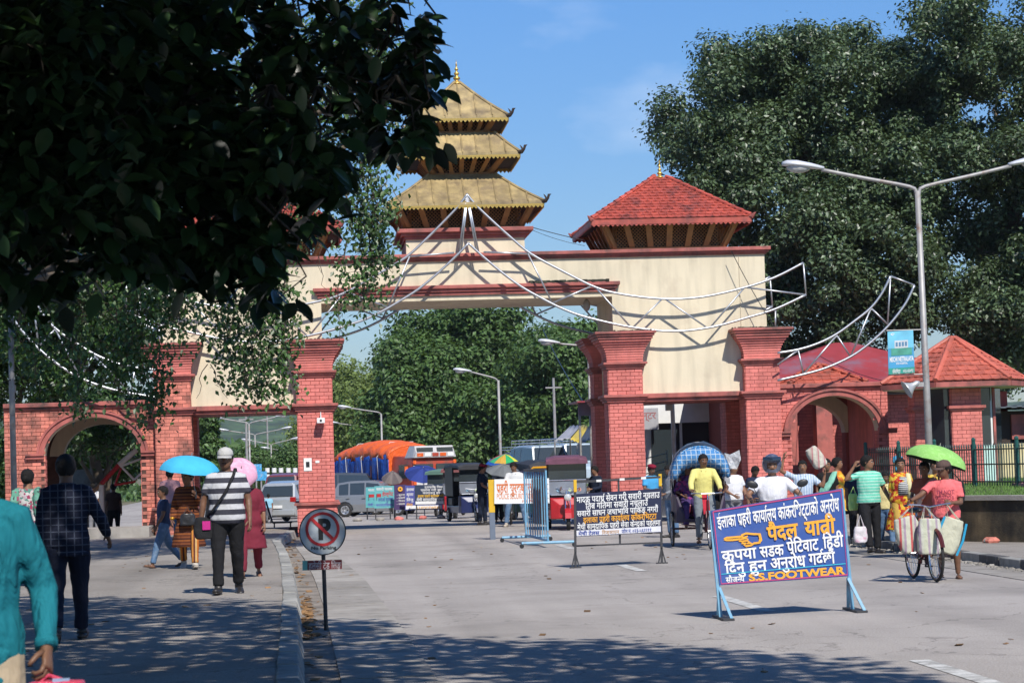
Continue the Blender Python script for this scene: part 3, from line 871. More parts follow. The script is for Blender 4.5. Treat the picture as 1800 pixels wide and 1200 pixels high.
# ================================================================ arched walls either side
def arch_wall(name, label, cat, x0, x1, ac, aw, spring, rise, ztop, yf, yr, weather):
 root = thing(name, label, cat, ((x0 + x1) / 2, yf, 0))
 m = M_BRICKW if weather else M_BRICK
 def az(x, w=aw, r=rise): return spring + r * math.sqrt(max(0, 1 - ((x - ac) / w) ** 2))
 for nm, ya, yb, hw, rs, cream in (('wall', yf, yf + .42, aw, rise, False), ('inner_wall', yr, yr + .42, aw - .12, rise - .10, True)):
  mb = MB()
  mb.box((x0, ya, 0), (ac - hw, yb, ztop)); mb.box((ac + hw, ya, 0), (x1, yb, ztop))
  rings = []
  for k in range(33):
   x = ac - hw * math.cos(PI * k / 32); z = az(x, hw, rs)
   rings.append([(x, ya, z), (x, ya, ztop), (x, yb, ztop), (x, yb, z)])
  mb.loft(rings, True, True)
  w = mb.build(nm, M_MORTW if weather else M_MORT, root)
  # plastered intrados
  mb = MB(); rings = []
  for k in range(33):
   x = ac - (hw - .012) * math.cos(PI * k / 32); z = az(x, hw - .012, rs - .012)
   x2 = ac - (hw + .02) * math.cos(PI * k / 32); z2 = az(x2, hw + .02, rs + .02)
   rings.append([(x, ya - .008, z), (x, yb + .008, z), (x2, yb + .008, z2), (x2, ya - .008, z2)])
  mb.loft(rings, True, True)
  mb.build('arch_soffit', M_CREAM, root, smooth=False)
 st = MB(); stw = MB()
 skip = lambda x, z: (abs(x - ac) < aw + .05 and z < az(x) + .05) if abs(x - ac) < aw else (abs(x - ac) < aw + .02)
 lay(root, st, m, x0, x1, 0.1, ztop - .0, yf, [300], skip)
 if st.v: st.build('brickwork', m, root)['kind'] = 'stuff'
 jb = MB()
 for sx in (-1, 1):
  Mj = Matrix.Translation((ac + sx * aw, yf, 0)) @ Matrix.Rotation(sx * -PI / 2, 4, 'Z')
  lay(root, jb, m, (-.42 if sx > 0 else 0), (0 if sx > 0 else .42), .1, spring, 0, [0], M=Mj)
 jb.build('jamb_brickwork', M_BRICK, root)['kind'] = 'stuff'
 # side walls joining the two leaves
 MB().box((x0, yf + .42, 0), (x0 + .3, yr, ztop)).build('side_wall', M_BRICK, root)
 MB().box((x1 - .3, yf + .42, 0), (x1, yr, ztop)).build('side_wall', M_BRICK, root)
 MB().box((x0, yf + .0, ztop - .001), (x1, yr + .42, ztop + .06)).build('flat_roof', M_CONC, root)
 cb = MB(); cb.box((x0 - .0, yf - .07, ztop - .10), (x1 + .0, yf + .3, ztop - .03)); cb.box((x0, yf - .13, ztop - .03), (x1, yf + .35, ztop + .075)); cb.build('coping', M_LEDGE, root, bevel=.01)
 # arch moulding with short returns at the springing
 rings = []
 path = [(ac - aw - .42, spring - .04), (ac - aw - .05, spring - .04)]
 pts = [(ac - (aw + .07) * math.cos(PI * k / 32), spring + (rise + .07) * math.sin(PI * k / 32)) for k in range(33)]
 mb = MB()
 def sweep(pts, w, out):
  r = []
  for i, p in enumerate(pts):
   a = pts[max(i - 1, 0)]; b = pts[min(i + 1, len(pts) - 1)]
   d = Vector((b[0] - a[0], 0, b[1] - a[1])).normalized(); n = Vector((-d.z, 0, d.x))
   c = Vector((p[0], 0, p[1]))
   r.append([tuple(c - n * w + Vector((0, yf + .01, 0))), tuple(c - n * w + Vector((0, yf - out, 0))), tuple(c + n * w + Vector((0, yf - out, 0))), tuple(c + n * w + Vector((0, yf + .01, 0)))])
  mb.loft(r, True, True)
 sweep(pts, .07, .09)
 sweep([(ac - (aw + .155) * math.cos(PI * k / 32), spring + (rise + .155) * math.sin(PI * k / 32)) for k in range(33)], .03, .13)
 for sx in (-1, 1):
  a, b = sorted((ac + sx * (aw + .0), ac + sx * (aw + .46)))
  mb.box((a, yf - .10, spring - .08), (b, yf, spring - .0)); mb.box((a, yf - .14, spring), (b, yf, spring + .05))
 mb.build('arch_moulding', M_LEDGE, root)
 mb = MB(); rr = []
 for k in range(33):
  a = PI * k / 32; q = [(ac - (aw - .13 + e_) * math.cos(a), spring + (rise - .11 + e_) * math.sin(a)) for e_ in (0, .36)]
  rr.append([(q[0][0], yr - .03, q[0][1]), (q[1][0], yr - .03, q[1][1]), (q[1][0], yr + .01, q[1][1]), (q[0][0], yr + .01, q[0][1])])
 mb.loft(rr); mb.build('arch_band', M_CREAM, root)
 return root
arch_wall('arched_wall', 'brick wall with a pedestrian arch joining the gateway on the kiosk side', 'wall', 11.87, 14.75, 13.33, 1.16, 2.22, 0.93, 3.40, 57.78, 61.0, False)
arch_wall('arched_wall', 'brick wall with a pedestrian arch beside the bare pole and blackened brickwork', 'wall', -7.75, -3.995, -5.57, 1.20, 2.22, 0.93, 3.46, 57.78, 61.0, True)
o = MB().box((-6.6, 56.2, 0.14), (-4.1, 57.7, 0.40)).build('concrete_step', M_CONC); tag(o, 'low mossy concrete step under the arch beside the bare pole', 'step')

# ================================================================ kiosk right of the arch
kx, ky = 15.94, 55.7
kk = thing('kiosk', 'small six-sided brick kiosk with an orange tiled roof beside the lamp post', 'kiosk', (kx, ky, 0))
M_TILEO = mat('roof_tile_orange', (0.47, 0.115, 0.075), 0.5, var=0.2, scale=3, bump=0.15, island=0.18, dirt=(0.20, 0.07, 0.05), dirt_amt=0.35, dscale=2.0)
hexp = [(kx + 1.86 * math.cos(R(a)), ky + 1.86 * math.sin(R(a))) for a in range(0, 360, 60)]
ro = MB().loft([[(x, y, 3.30) for x, y in hexp], [(kx + (x - kx) * .03, ky + (y - ky) * .03, 4.40) for x, y in hexp]]).build('roof', M_LEDGE, kk)
tb = MB(); bud = [300]; ap = [(kx + (x - kx) * .03, ky + (y - ky) * .03, 4.42) for x, y in hexp]
for k in (3, 4, 5, 0, 1, 2):
 a, b = hexp[k], hexp[(k + 1) % 6]
 tile_face(ro, tb, (a[0], a[1], 3.33), (b[0], b[1], 3.33), ap[k], ap[(k + 1) % 6], M_TILEO, 9, .24, bud if k in (3, 4) else [0])
tb.build('roof_tiles', M_TILEO, ro)['kind'] = 'stuff'
for k in range(6):
 mb = MB(); p, q = Vector((*hexp[k], 3.36)), Vector((ap[k][0], ap[k][1], 4.46)); mb.tube([p, q], .065, 7); mb.build('hip_tiles', M_TILEO, ro)
fb = MB(); fc = MB()
for k in range(6):
 a, b = Vector((*hexp[k], 0)), Vector((*hexp[(k + 1) % 6], 0)); d = (b - a).normalized(); n_ = d.cross(Vector((0, 0, 1)))
 v = [a + n_ * .03, b + n_ * .03, b - n_ * .03, a - n_ * .03]
 fb.add([p + Vector((0, 0, 3.19)) for p in v] + [p + Vector((0, 0, 3.31)) for p in v], [(3, 2, 1, 0), (4, 5, 6, 7), (0, 1, 5, 4), (1, 2, 6, 5), (2, 3, 7, 6), (3, 0, 4, 7)])
fb.build('eave_board', M_LEDGE, kk)
MB().loft([[(x * .985 + kx * .015, y * .985 + ky * .015, 3.17) for x, y in hexp], [(x * .985 + kx * .015, y * .985 + ky * .015, 3.22) for x, y in hexp]]).build('soffit', mat('soffit_cream', (.62, .58, .45), .8), kk)
M_GLASSD = mat('dark_glass', (0.03, 0.04, 0.045), 0.08, var=0.0, spec=0.8)
MB().loft([[(kx + (x - kx) * .62, ky + (y - ky) * .62, .8) for x, y in hexp], [(kx + (x - kx) * .62, ky + (y - ky) * .62, 3.17) for x, y in hexp]]).build('glazing', M_GLASSD, kk)
ks = MB()
for (x0, x1, yf) in ((14.78, 15.46, 55.2), (15.52, 16.26, 54.55)):
 p = MB().box((x0, yf, .8), (x1, yf + .6, 3.17)).build('pillar', M_MORT, kk)
 lay(kk, ks, M_BRICK, x0, x1, .84, 3.15, yf, [0]);
 MR = Matrix.Translation((x0, yf, 0)) @ Matrix.Rotation(-PI / 2, 4, 'Z'); lay(kk, ks, M_BRICK, -.6, 0, .84, 3.15, 0, [0], M=MR)
 lb = MB(); steps(lb, x0, x1, yf, yf + .6, [(2.62, 2.67, .05), (2.67, 2.74, .09)]); lb.build('ledge', M_LEDGE, kk)
ks.build('brickwork', M_BRICK, kk)['kind'] = 'stuff'
MB().box((16.30, 54.75, 2.85), (16.56, 54.8, 3.17)).build('upper_panel', M_WHITEP, kk)
MB().box((16.60, 54.72, .8), (16.66, 54.82, 3.17)).build('corner_post', M_LEDGE, kk)
MB().box((16.52, 54.75, .8), (16.585, 54.8, 3.17)).build('window_post', M_WHITEP, kk)
MB().box((15.475, 55.15, .8), (15.515, 55.2, 3.17)).build('window_post', M_WHITEP, kk)
MB().box((16.28, 54.7, .8), (16.60, 54.76, 1.75)).build('lower_panel', mat('mint_paint', (.50, .72, .65), .6), kk)

# terrace with lawn, stained retaining wall, railing
TER = [(10.35, 38.7), (12.25, 35.6), (30, 33), (45, 80), (14.4, 80), (14.25, 57.0)]
mb = MB().loft([[(x, y, -.1) for x, y in TER], [(x, y, .82) for x, y in TER]])
o = mb.build('retaining_wall', M_WALLST); tag(o, 'water-stained concrete retaining wall behind the man pushing a bicycle', 'wall')
mb = MB()
for k in (5, 0, 1):
 a, b = Vector((*TER[k], 0)), Vector((*TER[(k + 1) % 6], 0)); d = (b - a).normalized(); n_ = d.cross(Vector((0, 0, 1)))
 v = [a + n_ * .05, b + n_ * .05, b - n_ * .28, a - n_ * .28]
 mb.add([p + Vector((0, 0, .822)) for p in v] + [p + Vector((0, 0, .90)) for p in v], [(3, 2, 1, 0), (4, 5, 6, 7), (0, 1, 5, 4), (1, 2, 6, 5), (2, 3, 7, 6), (3, 0, 4, 7)])
mb.build('coping', M_CONC, o)
lw = MB().add([(x + (.3 if x < 20 else 0), y + (.3 if y < 60 else 0), .834) for x, y in TER], [tuple(range(6))]).build('lawn', mat('lawn_soil', (.09, .13, .035), .95, var=.3)); lw['kind'] = 'structure'
def inside(x, y, poly):
 c = False; j = len(poly) - 1
 for i in range(len(poly)):
  if (poly[i][1] > y) != (poly[j][1] > y) and x < (poly[j][0] - poly[i][0]) * (y - poly[i][1]) / (poly[j][1] - poly[i][1]) + poly[i][0]: c = not c
  j = i
 return c
V = []; Fq = []
for k in range(26000):
 x, y = rng.uniform(10.5, 19), rng.uniform(35.8, 64)
 if not inside(x - .35, y - .1, TER): continue
 h_ = rng.uniform(.03, .09); a = rng.uniform(0, 6.28); w = .008
 dx, dy = math.cos(a) * w, math.sin(a) * w; lx, ly = rng.uniform(-.03, .03), rng.uniform(-.03, .03)
 n = len(V); V += [(x - dx, y - dy, .83), (x + dx, y + dy, .83), (x + lx, y + ly, .83 + h_)]; Fq.append((n, n + 1, n + 2))
o = np_mesh('grass', V, Fq, M_GRASS, kind='stuff'); tag(o, 'short green grass on the terrace behind the railing', 'grass', kind='stuff')
M_FEN = mat('dark_green_iron', (0.018, 0.05, 0.045), 0.45, var=.15)
fn = thing('railing', 'dark green iron railing on the terrace in front of the kiosk', 'railing', (14.05, 57.0, .85))
fa, fb_ = Vector((13.98, 57.2, 0)), Vector((15.6, 40.5, 0))
pm = MB().tube([(0, 0, 0), (0, 0, .84)], .012, 6).lathe([(.012, 0), (.022, .02), (.004, .09)], (0, 0, .84), 6).mesh('picket', [M_FEN])
n = 118
for i in range(n + 1):
 p = fa.lerp(fb_, i / n)
 if i % 17 == 0:
  MB().tube([(p.x, p.y, .83), (p.x, p.y, 1.85)], .045, 8).ball((p.x, p.y, 1.88), .05, 8, 6).build('post', mat('post_green', (.015, .085, .075), .4), fn)
 else: link('picket', pm, fn, Vector((p.x, p.y, .86)) - fn.location)
for z in (.95, 1.33, 1.66):
 MB().tube([(fa.x, fa.y, z), (fb_.x, fb_.y, z)], .018, 6).build('rail', M_FEN, fn)
o = MB().box((18.0, 61.0, .8), (27, 61.2, 1.78)).build('yellow_wall', mat('yellow_wash', (.62, .53, .30), .85, var=.1, dirt=(.3, .25, .15), dirt_amt=.3)); tag(o, 'pale yellow boundary wall behind the iron railing', 'wall')
o = MB().box((14.9, 45.6, .85), (15.5, 48, .92)); o = o.build('pink_plank', mat('pink_paint', (.55, .25, .25), .8)); tag(o, 'faded pink plank lying on the grass by the railing', 'plank')
# dark shed behind the kiosk at the right edge
sh = thing('shed', 'dark shed with a corrugated roof and red boards beyond the yellow wall', 'shed', (20.5, 64, .8))
MB().box((18.4, 63, .8), (26, 66, 2.7)).build('wall', M_TIMD, sh); MB().box((19.6, 62.9, 1.9), (21.5, 62.98, 2.6)).build('red_board', M_LEDGE, sh)
mb = MB();
for i in range(60): mb.box((17.6 + i * .15, 62.2, 2.78 + .02 * (i % 2)), (17.75 + i * .15, 66, 2.81 + .02 * (i % 2)))
mb.build('roof', mat('corrugated_sheet', (.16, .18, .20), .5, metal=.4), sh)

# ================================================================ red roofed hut and tile cap behind the arched wall
M_REDM = mat('red_metal_roof', (0.30, 0.045, 0.055), 0.45, var=.15, scale=1.5, dirt=(.22, .12, .16), dirt_amt=.5, dscale=1.2)
hut = thing('hut', 'hut with a low faded red sheet-metal roof behind the arched wall', 'hut', (15.6, 67, 0))
MB().box((11.6, 64.5, 0), (20.0, 70, 3.3)).build('wall', M_MORT, hut)
hs_ = MB(); lay(hut, hs_, M_BRICK, 12.6, 18.0, 0, 3.28, 64.5, [0]); hs_.build('brickwork', M_BRICK, hut)['kind'] = 'stuff'
MB().box((11.62, 64.42, 0), (12.58, 64.5, 2.6)).build('doorway', M_VOID, hut); MB().box((15.6, 64.44, .9), (16.2, 64.5, 2.4)).build('window', M_GLASSD, hut)
for x_ in (13.1, 14.1, 15.2):
 MB().box((x_, 63.3, 0), (x_ + .45, 63.8, 3.45)).build('porch_pillar', M_LEDGE, hut)
MB().loft([[(10.9, 63.6, 3.45), (20.4, 63.6, 3.45), (20.4, 71, 3.45), (10.9, 71, 3.45)], [(15.5, 66.8, 4.95), (16.0, 66.8, 4.95), (16, 67.4, 4.95), (15.5, 67.4, 4.95)]]).build('roof', M_REDM, hut)
cap = thing('tile_cap', 'little tiled hip roof rising just behind the arched wall', 'roof', (13.4, 59.6, 3.4))
tiled_roof(13.4, 59.5, 1.05, .9, 3.47, .05, .05, 3.98, cap, 5, .24, [60], 'small_roof', M_TILEO)
# customs building seen through the narrow opening
cb_ = thing('customs_office', 'white fronted office with dark glass and a faded sign behind the narrow opening', 'building', (10.5, 68, 0))
MB().box((9.6, 66.75, -.1), (18, 76, 3.2)).build('wall', M_WHITEP, cb_)
MB().box((9.6, 66.52, 2.70), (14.5, 66.62, 3.30)).build('fascia', M_WHITEP, cb_)
MB().add([(9.3, 66.5, 3.32), (15, 66.5, 3.42), (15, 74, 4.0), (9.3, 74, 3.7), (9.3, 66.5, 3.25), (15, 66.5, 3.35), (15, 74, 3.9), (9.3, 74, 3.6)], [(0, 1, 2, 3), (7, 6, 5, 4), (0, 4, 5, 1), (1, 5, 6, 2), (2, 6, 7, 3), (3, 7, 4, 0)]).build('roof', M_REDM, cb_)
for i in range(1, 6):
 w = MB().box((8.95 + i * .93, 66.69, .5), (9.78 + i * .93, 66.73, 2.70)).build('window', M_GLASSD, cb_)
 MB().box((9.79 + i * .93, 66.60, .1), (9.86 + i * .93, 66.68, 2.74)).build('mullion', M_WHITEP, cb_)
sg = MB().box((8.6, 66.3, 2.52), (10.05, 66.36, 3.15)).build('sign_panel', mat('sign_grey', (.36, .36, .38), .6), cb_)
# steps with rails
st = MB()
for i in range(4): st.tube([(8.9, 65.2, .9 + i * .22), (10.0, 64.6, 1.15 + i * .22)], .02, 6)
for i, x in enumerate((8.9, 10.0)): st.tube([(x, 65.2 - .6 * i, 0), (x, 65.2 - .6 * i, 1.9)], .025, 6)
o = st.build('handrail', mat('rail_green', (.20, .26, .22), .5)); tag(o, 'pale stepped handrail in front of the office glass', 'handrail')

# ================================================================ lamp posts and poles
M_LAMP = mat('lamp_housing', (0.62, 0.63, 0.65), 0.35, metal=.2, var=.05)
M_LENS = mat('lamp_lens', (0.45, 0.45, 0.43), 0.15, var=.1, spec=.8)
def lamp_head(root, p, d, s=1.0):
 """p: arm end, d: outward horizontal direction"""
 d = Vector(d).normalized(); a = math.atan2(d.y, d.x)
 M = Matrix.Translation(p) @ Matrix.Rotation(a, 4, 'Z') @ Matrix.Rotation(-.12, 4, 'Y') @ Matrix.Scale(s, 4)
 rings = []
 for t, w, h_ in ((-.04, .05, .04), (.05, .07, .06), (.2, .12, .09), (.45, .15, .12), (.62, .13, .10), (.70, .05, .05)):
  rings.append([tuple(M @ Vector((t, w * math.cos(q), .03 + (h_ * .8 * math.sin(q) if math.sin(q) > 0 else .03 * math.sin(q))))) for q in [2 * PI * k / 12 for k in range(12)]])
 hd = MB().loft(rings).build('lamp_head', M_LAMP, root, smooth=True)
 MB().ball(M @ Vector((.40, 0, -.0)), (.22 * s, .11 * s, .10 * s), 12, 8, Matrix.Rotation(a, 3, 'Z')).build('lens', M_LENS, hd, smooth=True)
def lamp_post(label, x, y, h_, arms, r=.062, al=2.0, rise=.45, z0=None, group=None, ang=0.0, s=1.0, lean=0):
 z0 = gz(y) if z0 is None else z0
 t = thing('lamp_post', label, 'lamp post', (x, y, z0), group=group)
 MB().tube([(x, y, z0), (x, y, z0 + h_ * .4), (x + lean, y, z0 + h_)], [r * 1.15, r, r * .8], 12).build('pole', M_POLE, t, smooth=True)
 MB().lathe([(r * 2.2, 0), (r * 2.2, .03), (r * 1.3, .06), (r * 1.15, .3)], (x, y, z0), 12).build('base', M_POLE, t)
 for sx in arms:
  d = Vector((math.cos(ang) * sx, math.sin(ang) * sx, 0)); tp = Vector((x + lean, y, z0 + h_ - .12))
  pts = [tp, tp + Vector((0, 0, .10)) + d * .03, tp + Vector((0, 0, .20)) + d * .14, tp + Vector((0, 0, .20 + rise * .5)) + d * al * .55, tp + Vector((0, 0, .20 + rise)) + d * al]
  MB().tube(smooth_pts([tuple(p) for p in pts], 3), r * .55, 8).build('arm', M_POLE, t, smooth=True)
  lamp_head(t, pts[-1], d, s)
 return t
lamp_post('tall double-armed lamp post with a hospital banner in front of the tiled kiosk', 10.66, 39.0, 6.10, (-1, 1), al=1.70, rise=.33, z0=.13, lean=-.02)
bn = thing('banner', 'blue eye hospital banner hanging from the tall lamp post', 'banner', (10.32, 39, 3.4))
la = P(24, 800, 45)
t = thing('utility_pole', 'bare grey pole beside the arched wall at the left edge', 'pole', (la.x, 45, .15))
MB().tube([(la.x, 45, .15), (la.x - .01, 45, 3.6), (la.x - .0, 45, 5.35)], [.062, .055, .05], 12).build('pole', M_POLE, t, smooth=True)
MB().tube([(la.x, 45, 3.35), (la.x, 45, 3.5)], .07, 12).build('collar', M_POLE, t)
# far lamp posts, each placed where it stands beyond the gate
gp = 'lamp posts along the road beyond the gateway'
for lab, (px, py), Y, ptop, arms, al in (
  ('single-armed lamp post in front of the big dark tree, above the rickshaws', (880, 800), 82, 668, (-1,), 1.0),
  ('lamp post whose arm shows above the fall of orange tarpaulin', (672, 800), 112, 727, (-1,), 1.5),
  ('small lamp post above the blue tarpaulin, left of the pale trees', (646, 800), 135, 752, (-1,), 1.7),
  ('distant lamp post with the lowest arm beside the brick pillar', (628, 800), 160, 768, (-1,), 1.7),
  ('tall double-armed lamp post seen through the narrow opening above the car', (439, 800), 118, 745, (-1, 1), 1.4),
  ('second double-armed lamp post seen through the narrow opening', (449, 800), 138, 765, (-1, 1), 1.6),
  ('third double-armed lamp post seen through the narrow opening, above the cap', (477, 800), 150, 782, (-1, 1), 1.3),
  ('double-armed lamp post closest to the inner pillar in the narrow opening', (513, 800), 165, 795, (-1,), 1.6)):
 b = P(px, py, Y); tz = P(px, ptop, Y).z - gz(Y)
 lamp_post(lab, b.x, Y, tz, arms, r=.055, al=al, rise=.25, group=gp, s=.9)
b = P(1038, 720, 76); lamp_post('grey lamp post close behind the inner right pillar', b.x, 76, 5.6, (-1,), r=.06, al=1.0, rise=.1, group=gp)
# concrete power poles
for lab, px, Y, ptop in (('slim concrete power pole before the right-hand trees of the main opening', 977, 110, 664), ('power pole standing tallest in the narrow opening', 434, 125, 722), ('thin far power pole in the narrow opening', 471, 170, 728)):
 b = P(px, 800, Y); z1 = P(px, ptop, Y).z
 s_ = .05
 t = thing('power_pole', lab, 'pole', (b.x, Y, gz(Y)), group='power poles beyond the gateway')
 MB().tube([(b.x, Y, gz(Y)), (b.x, Y, z1)], [.085, .06], 8).build('pole', M_POLE, t)
 MB().box((b.x - .4, Y - .04, z1 - .5), (b.x + .4, Y + .04, z1 - .43)).build('crossarm', M_POLE, t)
# pole with a box light right of the inner pillar
b = P(1186, 800, 62.5); t = thing('light_pole', 'white pole with a boxy flood light just behind the narrow opening', 'light pole', (b.x, 62.5, 0))
MB().tube([(b.x, 62.5, 0), (b.x - .02, 62.5, 3.25)], .06, 10).build('pole', mat('pale_pole', (.55, .56, .56), .5, metal=.2), t)
MB().box((b.x - .24, 62.3, 2.98), (b.x - .02, 62.4, 3.18)).build('flood_light', M_WHITEP, t, bevel=.015)
MB().box((b.x - .22, 62.285, 3.0), (b.x - .04, 62.297, 3.16)).build('glass', M_LENS, t)

# ================================================================ hills
def hill(name, pts, Y, depth, m, seed):
 n = 90; mb = MB(); rings = []
 for i in range(n):
  t = i / (n - 1); x = pts[0][0] + (pts[-1][0] - pts[0][0]) * t
  h_ = float(np.interp(x, [p[0] for p in pts], [p[1] for p in pts]))
  h_ += 5 * noise.noise(Vector((x * .03, seed, 0))) + 2.5 * noise.noise(Vector((x * .15, seed, 2)))
  ring = []
  for k in range(12):
   u = k / 11
   hh = h_ * math.sin(u * PI / 2) ** .8
   ring.append((x + 6 * noise.noise(Vector((x * .02, k, seed))), Y + depth * u, max(-3, hh + 3.5 * u * noise.noise(Vector((x * .05, u * 9, seed))))))
  rings.append(ring)
 mb.loft(rings, False, False)
 o = mb.build(name, m, smooth=True); o['kind'] = 'structure'; return o
hill('hills', [(-700, 30), (-300, 42), (-150, 46), (-70, 44), (-20, 40), (60, 26), (200, 30), (700, 20)], 900, 500, M_HILL, 3.0)
# ================================================================ trees
def leaf_mat(name, col, rough=.45, isl=.45, dry=(0.22, 0.22, .05), spec=.5, transl=.0):
 m = mat(name, col, rough, var=.25, scale=.6, island=isl, spec=spec)
 if transl > 0:
  t = m.node_tree; b = t.nodes['Principled BSDF']; out = t.nodes['Material Output']
  tr = t.nodes.new('ShaderNodeBsdfTranslucent'); mxs = t.nodes.new('ShaderNodeMixShader'); mxs.inputs[0].default_value = transl
  tr.inputs[0].default_value = (col[0] * 2.2, col[1] * 2.0, col[2] * 1.0, 1)
  t.links.new(b.outputs[0], mxs.inputs[1]); t.links.new(tr.outputs[0], mxs.inputs[2]); t.links.new(mxs.outputs[0], out.inputs[0])
 return m
LF_R = leaf_mat('leaf_dusty_green', (0.070, 0.108, 0.048), .42, .6, spec=.55, transl=.15)
LF_M = leaf_mat('leaf_mid_green', (0.072, 0.130, 0.036), .5, .45, spec=.4, transl=.2)
LF_P = leaf_mat('leaf_pale_green', (0.14, 0.19, 0.055), .55, .35, spec=.3, transl=.25)
LF_N = leaf_mat('leaf_dark_gloss', (0.018, 0.042, 0.014), .33, .8, spec=.5, transl=.08)
LF_B = leaf_mat('leaf_heart_green', (0.045, 0.095, 0.022), .42, .6, spec=.5, transl=.2)
nr = np.random.RandomState(11)
def leaves_np(C, Nrm, size, droop, pointed=True):
 """C centres (n,3), Nrm normals; makes folded pointed leaves of 2 quads -> 4 tris"""
 n = len(C)
 Nrm = Nrm / np.linalg.norm(Nrm, axis=1, keepdims=True)
 r = nr.normal(size=(n, 3)); r[:, 2] -= droop
 T = r - (r * Nrm).sum(1, keepdims=True) * Nrm; T /= np.linalg.norm(T, axis=1, keepdims=True) + 1e-9
 B = np.cross(Nrm, T)
 s = size * nr.uniform(.65, 1.25, (n, 1))
 base = C - T * s * .5; tip = C + T * s * .55
 l = C - B * s * .30 + Nrm * s * .08 + T * s * -.05; r_ = C + B * s * .30 + Nrm * s * .08 + T * s * -.05
 V = np.stack([base, r_, tip, l], 1).reshape(-1, 3)
 i = np.arange(n)[:, None] * 4
 F = np.concatenate([i + [0, 1, 2], i + [0, 2, 3]], 0)
 return V, F
def limb(mb, a, b, r0, r1, wob=.12, n=5):
 a, b = Vector(a), Vector(b); L_ = (b - a).length; pts = []; rs = []
 for k in range(n + 1):
  t = k / n; p = a.lerp(b, t)
  if 0 < k < n: p = p + Vector((rng.gauss(0, 1), rng.gauss(0, 1), rng.gauss(0, .6))) * L_ * wob * .5
  pts.append(p); rs.append(r0 + (r1 - r0) * t)
 mb.tube(pts, rs, 7)
 return pts
def tree(name, label, base, blobs, nclump, cr, nleaf, lsize, m, trunk_r=.3, group=None, droop=.6, cat='tree', shell=.45, limbs=14, trunk_top=None, cut=None, clump_flat=.75):
 base = Vector(base)
 t = thing(name, label, cat, base, group=group)
 vols = [b[3] * b[4] * b[5] for b in blobs]; tot = sum(vols)
 cl = []
 for b, v in zip(blobs, vols):
  k = max(1, int(round(nclump * v / tot)))
  for i in range(k * 3):
   d = nr.normal(size=3); d /= np.linalg.norm(d)
   rr = (shell + (1 - shell) * nr.uniform() ** .6) * (1.0 if i % 5 else 1.16)
   p = np.array(b[:3]) + d * rr * np.array(b[3:6])
   inner = False
   for b2 in blobs:
    if b2 is not b and (((p - np.array(b2[:3])) / np.array(b2[3:6])) ** 2).sum() < .35: inner = True
   if inner or (cut and cut(p)): continue
   cl.append((p, d)); k -= 1
   if k <= 0: break
 Cs = []; Ns = []
 for p, d in cl:
  s = cr * nr.uniform(.45, 1.3)
  n = int(nleaf * 1.05 * (s / cr) ** 2)
  q = nr.normal(size=(n, 3)); q /= np.linalg.norm(q, axis=1, keepdims=True)
  rad = nr.uniform(.2, 1.0, (n, 1)) ** .75 * (1 + .35 * (nr.uniform(size=(n, 1)) < .12))
  off = q * rad * s; off[:, 2] *= clump_flat
  Cs.append(p + off)
  Ns.append(q * .9 + np.array([0, 0, .7]) + nr.normal(size=(n, 3)) * .55)
 C = np.concatenate(Cs); N = np.concatenate(Ns)
 V, F = leaves_np(C, N, lsize, droop)
 V = V - np.array(base)
 np_mesh('crown', V, F, m, t)['kind'] = 'stuff'
 mb = MB()
 top = Vector(trunk_top) if trunk_top else Vector((sum(b[0] * v for b, v in zip(blobs, vols)) / tot, sum(b[1] * v for b, v in zip(blobs, vols)) / tot, sum(b[2] * v for b, v in zip(blobs, vols)) / tot))
 pts = limb(mb, base - Vector((0, 0, .2)), top, trunk_r, trunk_r * .55, .06, 6)
 mb.build('trunk', M_BARK, t, smooth=True)
 mb = MB();
 for i in range(limbs):
  p, d = cl[rng.randrange(len(cl))]
  a = pts[rng.choice((2, 3, 4, 5, 6))]
  if name == 'shade_tree': p = np.array(top) + (p - np.array(top)) * .75
  q = limb(mb, a, p, trunk_r * .34, trunk_r * .05, .10, 5)
  for _ in range(3):
   p2, d2 = min((cl[rng.randrange(len(cl))] for _ in range(12)), key=lambda c: (Vector(c[0]) - q[3]).length)
   limb(mb, q[3], p2, trunk_r * .12, trunk_r * .03, .1, 3)
 mb.build('limbs', M_BARK, t, smooth=True)
 return t
def blob(px, py, Y, rx, ry, rdepth):
 """crown lobe: centre seen at pixel, radii in photograph pixels (converted to metres there)"""
 c = P(px, py, Y); s = Y / FPX
 return (c.x, c.y, c.z, rx * s, rdepth, ry * s)
gr = 'big trees behind the gateway'
tree('shade_tree', 'huge dusty-leaved tree behind the right tiled roof, reaching furthest left', (P(1500, 700, 74).x, 74, 0),
     [blob(1300, 200, 74, 130, 120, 3.5), blob(1270, 330, 73, 120, 110, 3), blob(1430, 180, 75, 130, 130, 3.5), blob(1520, 240, 74, 150, 190, 4), blob(1400, 420, 72, 130, 130, 3), blob(1530, 120, 76, 90, 85, 3), blob(1500, 500, 71, 180, 140, 3), blob(1330, 100, 74, 60, 35, 2), blob(1210, 250, 73, 50, 60, 2), blob(1400, 590, 72, 100, 70, 2)],
     430, .80, 520, .155, LF_R, .42, gr, shell=.15)
tree('shade_tree', 'huge dusty-leaved tree towering behind the tall lamp post', (P(1770, 700, 71).x, 71, 0),
     [blob(1700, 130, 72, 150, 150, 4), blob(1820, 300, 70, 150, 220, 4), blob(1650, 330, 71, 130, 130, 3), blob(1680, 40, 73, 80, 70, 3), blob(1760, 560, 70, 140, 120, 3), blob(1630, 520, 70, 110, 110, 2.5), blob(1930, 120, 72, 160, 200, 4), blob(1900, 560, 71, 130, 150, 3), blob(1690, 660, 69, 90, 60, 2), blob(1790, 420, 73, 110, 120, 3), blob(1740, 640, 75, 120, 90, 2)],
     480, .80, 520, .155, LF_R, .45, gr, shell=.15)
